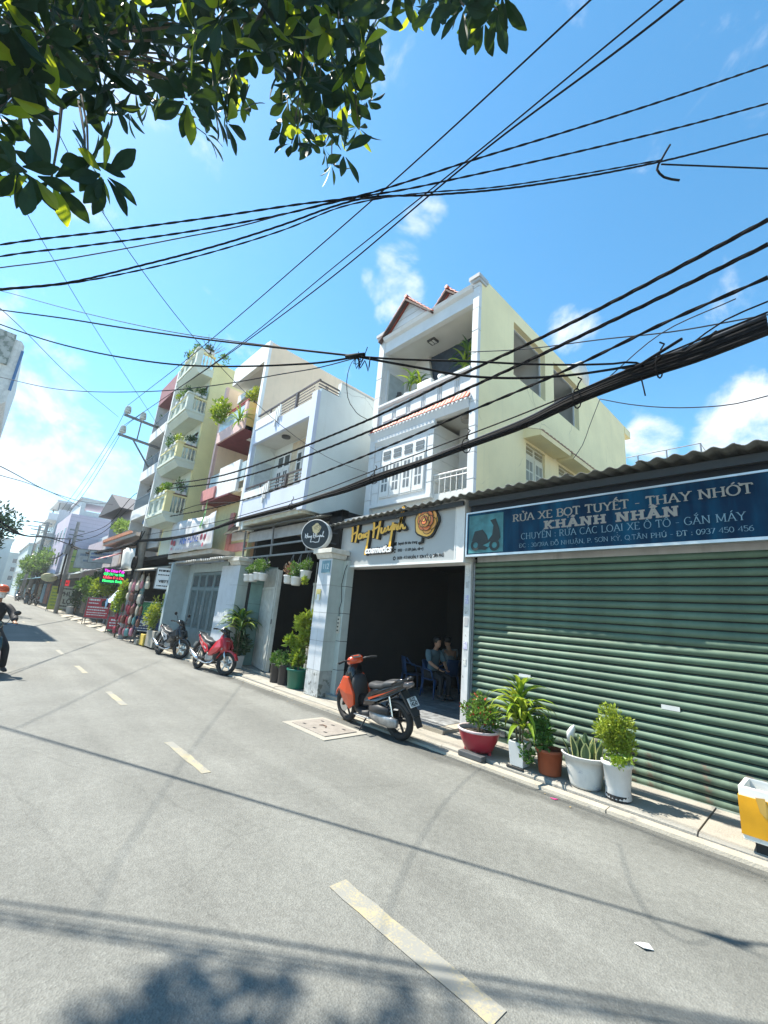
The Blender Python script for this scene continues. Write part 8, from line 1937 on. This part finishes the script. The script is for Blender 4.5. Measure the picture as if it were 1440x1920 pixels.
# ================================================================== trees
ROS = [(-3.8,-0.9,5.13),(-3.17,-0.57,4.63),(-3.86,-0.91,4.58),(-4.23,-0.74,5.13),(-3.83,-0.87,6.16),(-4.33,-0.65,6.15),(-3.95,-0.92,6.5),(-2.86,-0.62,4.78),(-2.83,-0.56,5.21),(-3.69,-0.75,5.01),(-3.56,-0.78,5.34),(-5.4,-1.15,5.8),(-4.22,-0.89,6.55),(-3.11,-0.54,5.02),(-5.06,-1.04,5.83),(-3.23,-0.82,4.41),(-4.44,-0.87,6.55),(-3.64,-1.09,5.41),(-4.27,-0.9,5.77),(-4.17,-1.16,5.55),(-4.23,-0.82,5.97),(-4.69,-0.96,5.69),(-4.02,-1.27,6.05),(-3.52,-0.87,5.21),(-4.33,-1.14,6.3),(-3.58,-0.99,5.2),(-3.24,-0.63,5.59),(-3.01,-0.74,4.96),(-3.36,-0.64,5.52),(-3.63,-0.64,4.47),(-5.34,-1.2,5.46),(-4.57,-0.65,6.72),(-3.81,-1.11,5.95),(-3.92,-0.99,6.47),(-5.22,-1.15,5.82),(-2.92,-0.86,4.81),(-3.69,-0.96,5.01),(-3.77,-1.02,5.88),(-3.98,-0.74,5.18),(-4.19,-1.07,6.47),(-3.16,-0.53,4.79),(-4.34,-1.04,5.08),(-4.65,-1.06,5.78),(-4.76,-1.1,5.65),(-3.25,-0.89,5.0),(-3.98,-0.65,6.32),(-4.2,-0.66,5.58),(-3.18,-0.74,5.02),(-3.61,-1.02,5.49),(-3.35,-0.89,4.89),(-3.95,-0.87,6.67),(-4.31,-0.85,5.05),(-3.11,-0.54,4.87),(-4.39,-1.2,6.84),(-3.05,-0.6,5.64),(-4.94,-0.79,6.02),(-3.13,-0.72,4.66),(-4.95,-1.02,5.31),(-3.95,-0.76,5.49),(-4.3,-1.33,6.52),(-4.59,-1.14,6.03),(-4.06,-1.03,5.88),(-2.97,-0.48,5.0),(-3.8,-0.83,5.16),(-3.93,-1.15,5.55),(-2.92,-0.67,4.95),(-4.64,-0.9,6.57),(-4.23,-0.73,6.77),(-4.25,-1.25,6.62),(-5.03,-0.95,5.42),(-4.55,-0.86,5.51),(-4.21,-0.92,5.84),(-3.39,-0.84,4.43),(-3.98,-0.49,6.93),(-4.54,-0.25,7.36),(-3.81,0.02,7.11),(-3.28,-0.41,5.53),(-4.48,-0.42,6.73),(-2.85,0.22,5.71),(-3.57,0.04,7.59),(-4.42,0.47,7.61),(-3.52,-0.02,5.81),(-2.92,0.29,5.34),(-4.59,-0.25,6.7),(-3.83,-0.0,7.75),(-4.36,-0.36,7.47),(-3.88,-0.27,7.64),(-4.63,-0.26,7.21),(-2.9,0.45,5.45),(-2.98,0.26,6.28),(-4.01,0.19,7.35),(-3.81,0.71,6.97),(-4.75,-0.54,7.12),(-3.61,0.19,7.72),(-3.98,-0.39,7.55),(-3.69,-0.39,6.17),(-4.21,-0.62,6.79),(-2.97,0.59,5.5),(-4.85,-0.01,6.99),(-3.11,-0.01,6.36),(-3.4,-0.08,6.31),(-2.58,0.29,6.44),(-2.58,0.21,5.49),(-4.39,-0.11,7.24),(-3.73,-0.45,6.77),(-3.12,0.54,6.67),(-4.25,0.14,7.46),(-2.88,-0.16,5.75),(-3.1,-0.25,5.33),(-3.08,0.48,7.27),(-2.49,0.31,5.66),(-3.25,0.14,6.7),(-4.0,0.64,6.48),(-3.1,0.52,6.95),(-2.72,0.22,6.13),(-4.28,0.08,7.07),(-3.44,-0.24,6.76),(-4.07,0.45,7.55),(-3.24,-0.11,5.35),(-3.85,-0.27,6.67),(-3.43,0.52,6.46),(-3.62,-0.61,6.54),(-4.77,0.13,7.22),(-3.18,0.27,7.21),(-3.55,0.19,6.4),(-3.72,0.5,6.26),(-2.97,-0.27,5.81),(-3.33,0.78,6.26),(-4.58,-0.12,7.25),(-3.35,-0.57,6.0),(-3.04,-0.37,6.02),(-3.39,-0.01,6.2),(-3.8,-0.16,7.33),(-3.17,-0.22,5.28),(-3.46,0.24,5.98),(-3.94,-0.17,7.96),(-3.74,-0.36,6.42),(-3.85,0.51,6.78),(-3.47,-0.29,5.35),(-3.64,0.68,7.17),(-2.94,0.11,5.96),(-3.41,0.51,6.81),(-3.08,-0.25,5.46),(-3.78,0.11,7.7),(-4.11,0.15,6.67),(-4.13,0.94,7.57),(-3.4,0.13,7.56),(-2.78,-0.4,5.39),(-4.45,-0.61,7.29),(-2.36,0.28,5.89),(-3.42,0.53,6.63),(-3.41,-0.11,5.37),(-2.44,0.32,5.79),(-3.42,-0.49,6.45),(-3.44,0.51,8.15),(-3.18,-0.09,6.16),(-3.25,0.35,7.26),(-2.77,0.33,5.91),(-2.84,0.54,5.81),(-4.35,-0.18,7.35),(-2.95,-0.37,5.31),(-4.27,0.23,7.13),(-4.54,-0.25,6.44),(-4.48,0.01,7.46),(-3.66,-0.2,6.62),(-4.19,0.82,7.31),(-3.25,0.27,6.13),(-3.12,0.22,7.24),(-4.42,-0.7,7.26),(-1.89,0.96,6.22),(-2.58,1.47,6.37),(-2.83,0.73,6.67),(-2.52,1.07,7.38),(-2.63,0.77,6.6),(-2.26,0.66,6.54),(-2.13,0.79,6.22),(-3.85,1.64,7.86),(-2.75,1.35,6.23),(-3.67,2.03,7.71),(-2.76,0.83,6.39),(-2.67,1.23,8.09),(-2.01,1.27,6.4),(-3.03,0.92,7.17),(-2.22,1.28,6.98),(-3.17,1.27,6.4),(-2.25,0.73,6.46),(-2.4,1.52,8.15),(-2.06,1.23,6.07),(-1.95,0.93,5.83),(-2.33,0.81,6.23),(-2.6,1.55,8.2),(-2.5,0.48,6.19),(-2.99,1.44,7.26),(-3.54,1.26,7.21),(-2.45,0.5,6.4),(-3.09,1.0,7.97),(-2.53,1.13,6.12),(-2.58,0.89,6.31),(-2.47,0.61,6.24),(-3.31,0.55,7.85),(-2.5,1.33,6.36),(-3.45,1.92,7.66),(-2.68,1.66,7.22),(-2.96,1.91,7.33),(-2.5,0.94,5.92),(-2.68,1.34,7.81),(-2.16,0.52,6.02),(-2.03,1.15,6.22),(-3.29,1.1,6.99),(-3.6,1.26,6.95),(-3.9,1.74,7.49),(-3.36,0.7,7.59),(-2.76,1.13,6.69),(-3.52,1.63,7.7),(-2.63,1.0,7.68),(-2.07,0.9,5.8),(-2.18,1.19,7.29),(-3.92,1.96,7.62),(-2.1,0.89,6.18),(-2.52,1.15,6.51),(-2.88,0.49,7.27),(-2.46,1.42,5.53),(-3.74,2.01,7.21),(-3.5,0.84,7.59),(-2.51,1.56,6.06),(-2.96,1.44,7.68),(-3.05,0.82,7.77),(-2.85,1.52,7.49),(-3.55,0.68,7.64),(-2.66,1.03,6.72),(-2.61,1.69,8.25),(-2.62,1.25,5.8),(-3.31,1.29,6.36),(-2.45,0.63,5.69),(-2.9,1.86,7.43),(-2.39,0.55,6.21),(-2.56,0.52,5.81),(-2.64,0.86,6.11),(-2.83,1.15,6.41),(-2.2,0.9,6.15),(-2.47,1.54,7.22),(-2.13,0.78,6.03),(-2.85,1.55,7.77),(-2.62,0.74,5.92),(-2.09,0.43,5.88),(-2.93,0.83,7.36),(-2.24,1.21,6.07),(-1.28,2.11,7.34),(-1.61,2.46,8.29),(-1.23,1.52,6.09),(-1.57,2.21,7.52),(-1.26,1.72,6.48),(-1.31,1.47,6.25),(-1.65,2.11,8.03),(-2.24,1.76,8.25),(-2.07,1.55,7.37),(-2.39,1.98,8.21),(-1.43,1.55,6.41),(-1.26,1.91,6.39),(-1.67,1.56,6.87),(-2.01,1.96,7.66),(-1.32,1.32,6.12),(-1.46,1.91,6.75),(-1.65,2.28,7.36),(-1.05,1.64,5.88),(-1.65,1.41,6.82),(-2.37,1.67,8.39),(-2.33,2.03,8.47),(-1.46,1.58,6.33),(-1.6,2.3,8.19),(-2.13,2.13,8.32),(-1.73,2.08,7.61),(-1.28,1.52,5.87),(-3.03,-0.34,4.08),(-3.09,-0.26,4.17),(-3.03,-0.41,4.07),(-2.96,-0.12,4.34),(-2.97,-0.03,4.33),(-3.08,-0.12,4.35),(-7.49,-1.17,8.71),(-7.4,-1.57,8.71),(-8.28,-1.5,10.32),(-7.59,-1.33,9.51),(-6.83,-1.24,8.15),(-7.25,-1.24,8.63),(-6.92,-1.04,8.7),(-8.19,-1.36,10.3),(-7.6,-1.56,9.19),(-7.85,-1.76,9.72),(-6.92,-1.13,8.57),(-7.95,-1.35,10.16),(-7.61,-0.83,10.12),(-7.63,-1.45,9.07),(-7.48,-0.8,10.13),(-7.11,-1.28,8.66),(-6.51,-0.56,8.6),(-7.73,-1.17,10.4),(-8.11,-1.26,10.3),(-8.18,-1.58,9.84),(-7.57,-1.34,9.3)]
m_tl = leafmat('tree_leaf', (.008, .024, .017), .07, (.14, .26, .012), var=.35, rough=.55, spec=.12)
m_tl2 = leafmat('tree_leaf_sunlit', (.05, .10, .02), .5, (.5, .58, .02), var=.3, rough=.4)  # brighter copy for a few leaves, sunlight through them put into the colour
m_bark = mat('bark', (.10, .08, .06), .9, var=.3, vs=8, bump=.4)
def oblong(L, w, bend):
    mb = MB(); V = []; n = 6
    for i in range(n + 1):
        t = i / n; ww = w * (math.sin(math.pi * (t ** 1.35) * .93 + .1)) * .98; z = -bend * t * t * L
        V += [(t * L, -ww / 2, z + .12 * ww), (t * L, 0, z), (t * L, ww / 2, z + .12 * ww)]
    return mb.add(V, [(i * 3 + j, i * 3 + j + 1, i * 3 + j + 4, i * 3 + j + 3) for i in range(n) for j in (0, 1)])
tr = thing('street_tree', 'big-leaved tree overhanging the top left of the picture', 'tree', (-3.6, -2.6, 0))
tb = Vector((-3.6, -2.6, 0))
MB().tube([tb, tb + Vector((.05, .1, 1.5)), tb + Vector((-.05, .3, 3.2)), tb + Vector((.1, .5, 5.2)), tb + Vector((0, .7, 8.2))], [.22, .18, .16, .12, .05], 12).build('trunk', m_bark, tr, smooth=True)
limbs = [(-3.2, -.1, 8.0), (-2.5, .9, 8.2), (-1.9, 1.4, 8.3), (-4.4, -.6, 6.2), (-2.3, .8, 7.6), (-6.5, -.6, 9.6), (-1.5, .4, 8.6), (-4.6, -.9, 8.6)]
for k, e in enumerate(limbs):
    s0 = tb + Vector((0, .45, 4.0 + .3 * k if k < 6 else 5.5)); e = Vector(e); md = s0.lerp(e, .5) + Vector((0, 0, .35))
    MB().tube([s0, md, e], [.075, .05, .02], 7).build('limb', m_bark, tr, smooth=True)
rg = random.Random(5)
lv = []
for c in ROS:
    c = Vector(c); ax = Vector((rg.uniform(-.7, .7), rg.uniform(-.7, .7), rg.uniform(-1.0, .4))).normalized()
    x = ax.orthogonal().normalized(); y = ax.cross(x)
    nl = rg.randint(6, 8)
    for k in range(nl):
        a = 2 * math.pi * k / nl + rg.uniform(-.25, .25); d = (x * math.cos(a) + y * math.sin(a) + ax * rg.uniform(.15, .7)).normalized(); d.z -= rg.uniform(.0, .35); d.normalize()
        up = (ax + Vector((0, 0, .6))).normalized(); sd = up.cross(d); sd = sd.normalized() if sd.length > .1 else d.orthogonal().normalized()
        lv.append((c + d * .03, d, sd, rg.uniform(.17, .25)))
CP = Vector((0, 0, EYE))
def seen(q):
    v = q - CP; z = v.dot(fwd)
    if z < .2: return 0
    px, py = 720 + FPX * v.dot(r2) / z, 960 - FPX * v.dot(u2) / z
    return (1 if -20 < px < 1460 and -10 < py < 1900 else .05) / v.length
lv.sort(key=lambda q: -q[3] * seen(q[0] + q[1] * .12))
lm = [oblong(1, .42, b).mesh('leaf', m) for b in (.1, .25) for m in (m_tl, m_tl, m_tl2)]
shoot = MB()
random.seed(11)
for i, (p, d, sd, L) in enumerate(lv[:300]):
    nrm = d.cross(sd); M_ = Matrix((d, sd, nrm)).transposed().to_4x4(); o = bpy.data.objects.new('leaf', lm[rg.choice((0, 1, 3, 4, 0, 3, 1, 4, 0, 3, 2, 5))]); COL.objects.link(o)
    o.parent = tr; o.matrix_local = Matrix.Translation(p - tb) @ M_ @ Matrix.Diagonal((L, L, L, 1))
tm = [oblong(1, .42, b) for b in (.1, .25)]
fo = MB()
for p, d, sd, L in lv[300:]:
    nrm = d.cross(sd); t = rg.choice(tm); fo.cur = 1 if rg.random() < .08 else 0
    fo.add([tuple(p + (d * a + sd * b + nrm * c_) * L) for a, b, c_ in t.v], t.f)
stuffpart(fo.build('foliage', [m_tl, m_tl2], tr))
tw = MB()
for c in ROS[::2]:
    c = Vector(c); e = min((Vector(q) for q in limbs), key=lambda q: (q - c).length); 
    if (e - c).length < 9: e = c.lerp(e, min(1, .9 / (e - c).length)) + Vector((0, 0, .3)); tw.tube([c, c.lerp(e, .4) + Vector((0, 0, .06)), e], [.006, .008, .011], 4, cap=False)
stuffpart(tw.build('twigs', m_bark, tr))
for (a, b) in (((-3.7, -.12, 5.05), (-3.72, -.1, 4.95)),): MB().tube([(-4.4, -.5, 5.25), (-4.05, -.3, 5.1), b], [.016, .013, .01], 5).build('bare_twig', m_bark, tr)
# trees up the street
def tree(label, c, r, base, h, n, s, m, seed, name='street_tree'):
    t = thing(name, label, 'tree', base)
    b = Vector(base)
    MB().tube([b, b + Vector((.1, .05, h * .5)), Vector(c) + Vector((0, 0, r[2] * .2))], [.22, .17, .08], 9).build('trunk', m_bark, t, smooth=True)
    for k in range(5):
        a = k * 1.3; MB().tube([b + Vector((.08, .05, h * .6)), Vector(c) + Vector((math.cos(a) * r[0] * .5, math.sin(a) * r[1] * .5, r[2] * (.1 + .1 * k)))], [.08, .03], 6).build('limb', m_bark, t)
    stuffpart(bushmesh(c, r, n, s, 0, seed, 26).build('crown', m, t)); return t
tree('dark dense tree hanging in from the left edge far up the street', (-37, -.7, 5.2), (2.6, 1.9, 1.9), (-37, -1.9, 0), 4, 3800, .3, lf('tree_dark', (.02, .05, .02), .15), 201)
tree('sunlit bright green tree leaning over the far shops', (-70, 5.2, 5.0), (6.5, 1.8, 2.0), (-69, 5.3, 0), 4, 3400, .42, lf('tree_bright', (.10, .17, .03), .25), 202)
tree('small green tree low behind the sunlit one', (-88, 5.4, 3.0), (4, 1.6, 1.5), (-88, 5.6, 0), 2.5, 1200, .4, m_mid, 203)


# ================================================================== air: faint humid haze over the street
hzm = bpy.data.materials.new('humid_air'); hzm.use_nodes = True
hn, hl_ = hzm.node_tree.nodes, hzm.node_tree.links; hn.clear()
pv = hn.new('ShaderNodeVolumePrincipled'); pv.inputs['Color'].default_value = (.86, .95, .98, 1); pv.inputs['Density'].default_value = .0010; pv.inputs['Anisotropy'].default_value = .2
ho_ = hn.new('ShaderNodeOutputMaterial'); hl_.new(pv.outputs[0], ho_.inputs['Volume'])
tag(MB().box(-420, 320, -320, 420, -1.1, 17).build('haze', hzm), 'faint pale haze filling the air over the street', 'haze', kind='stuff')
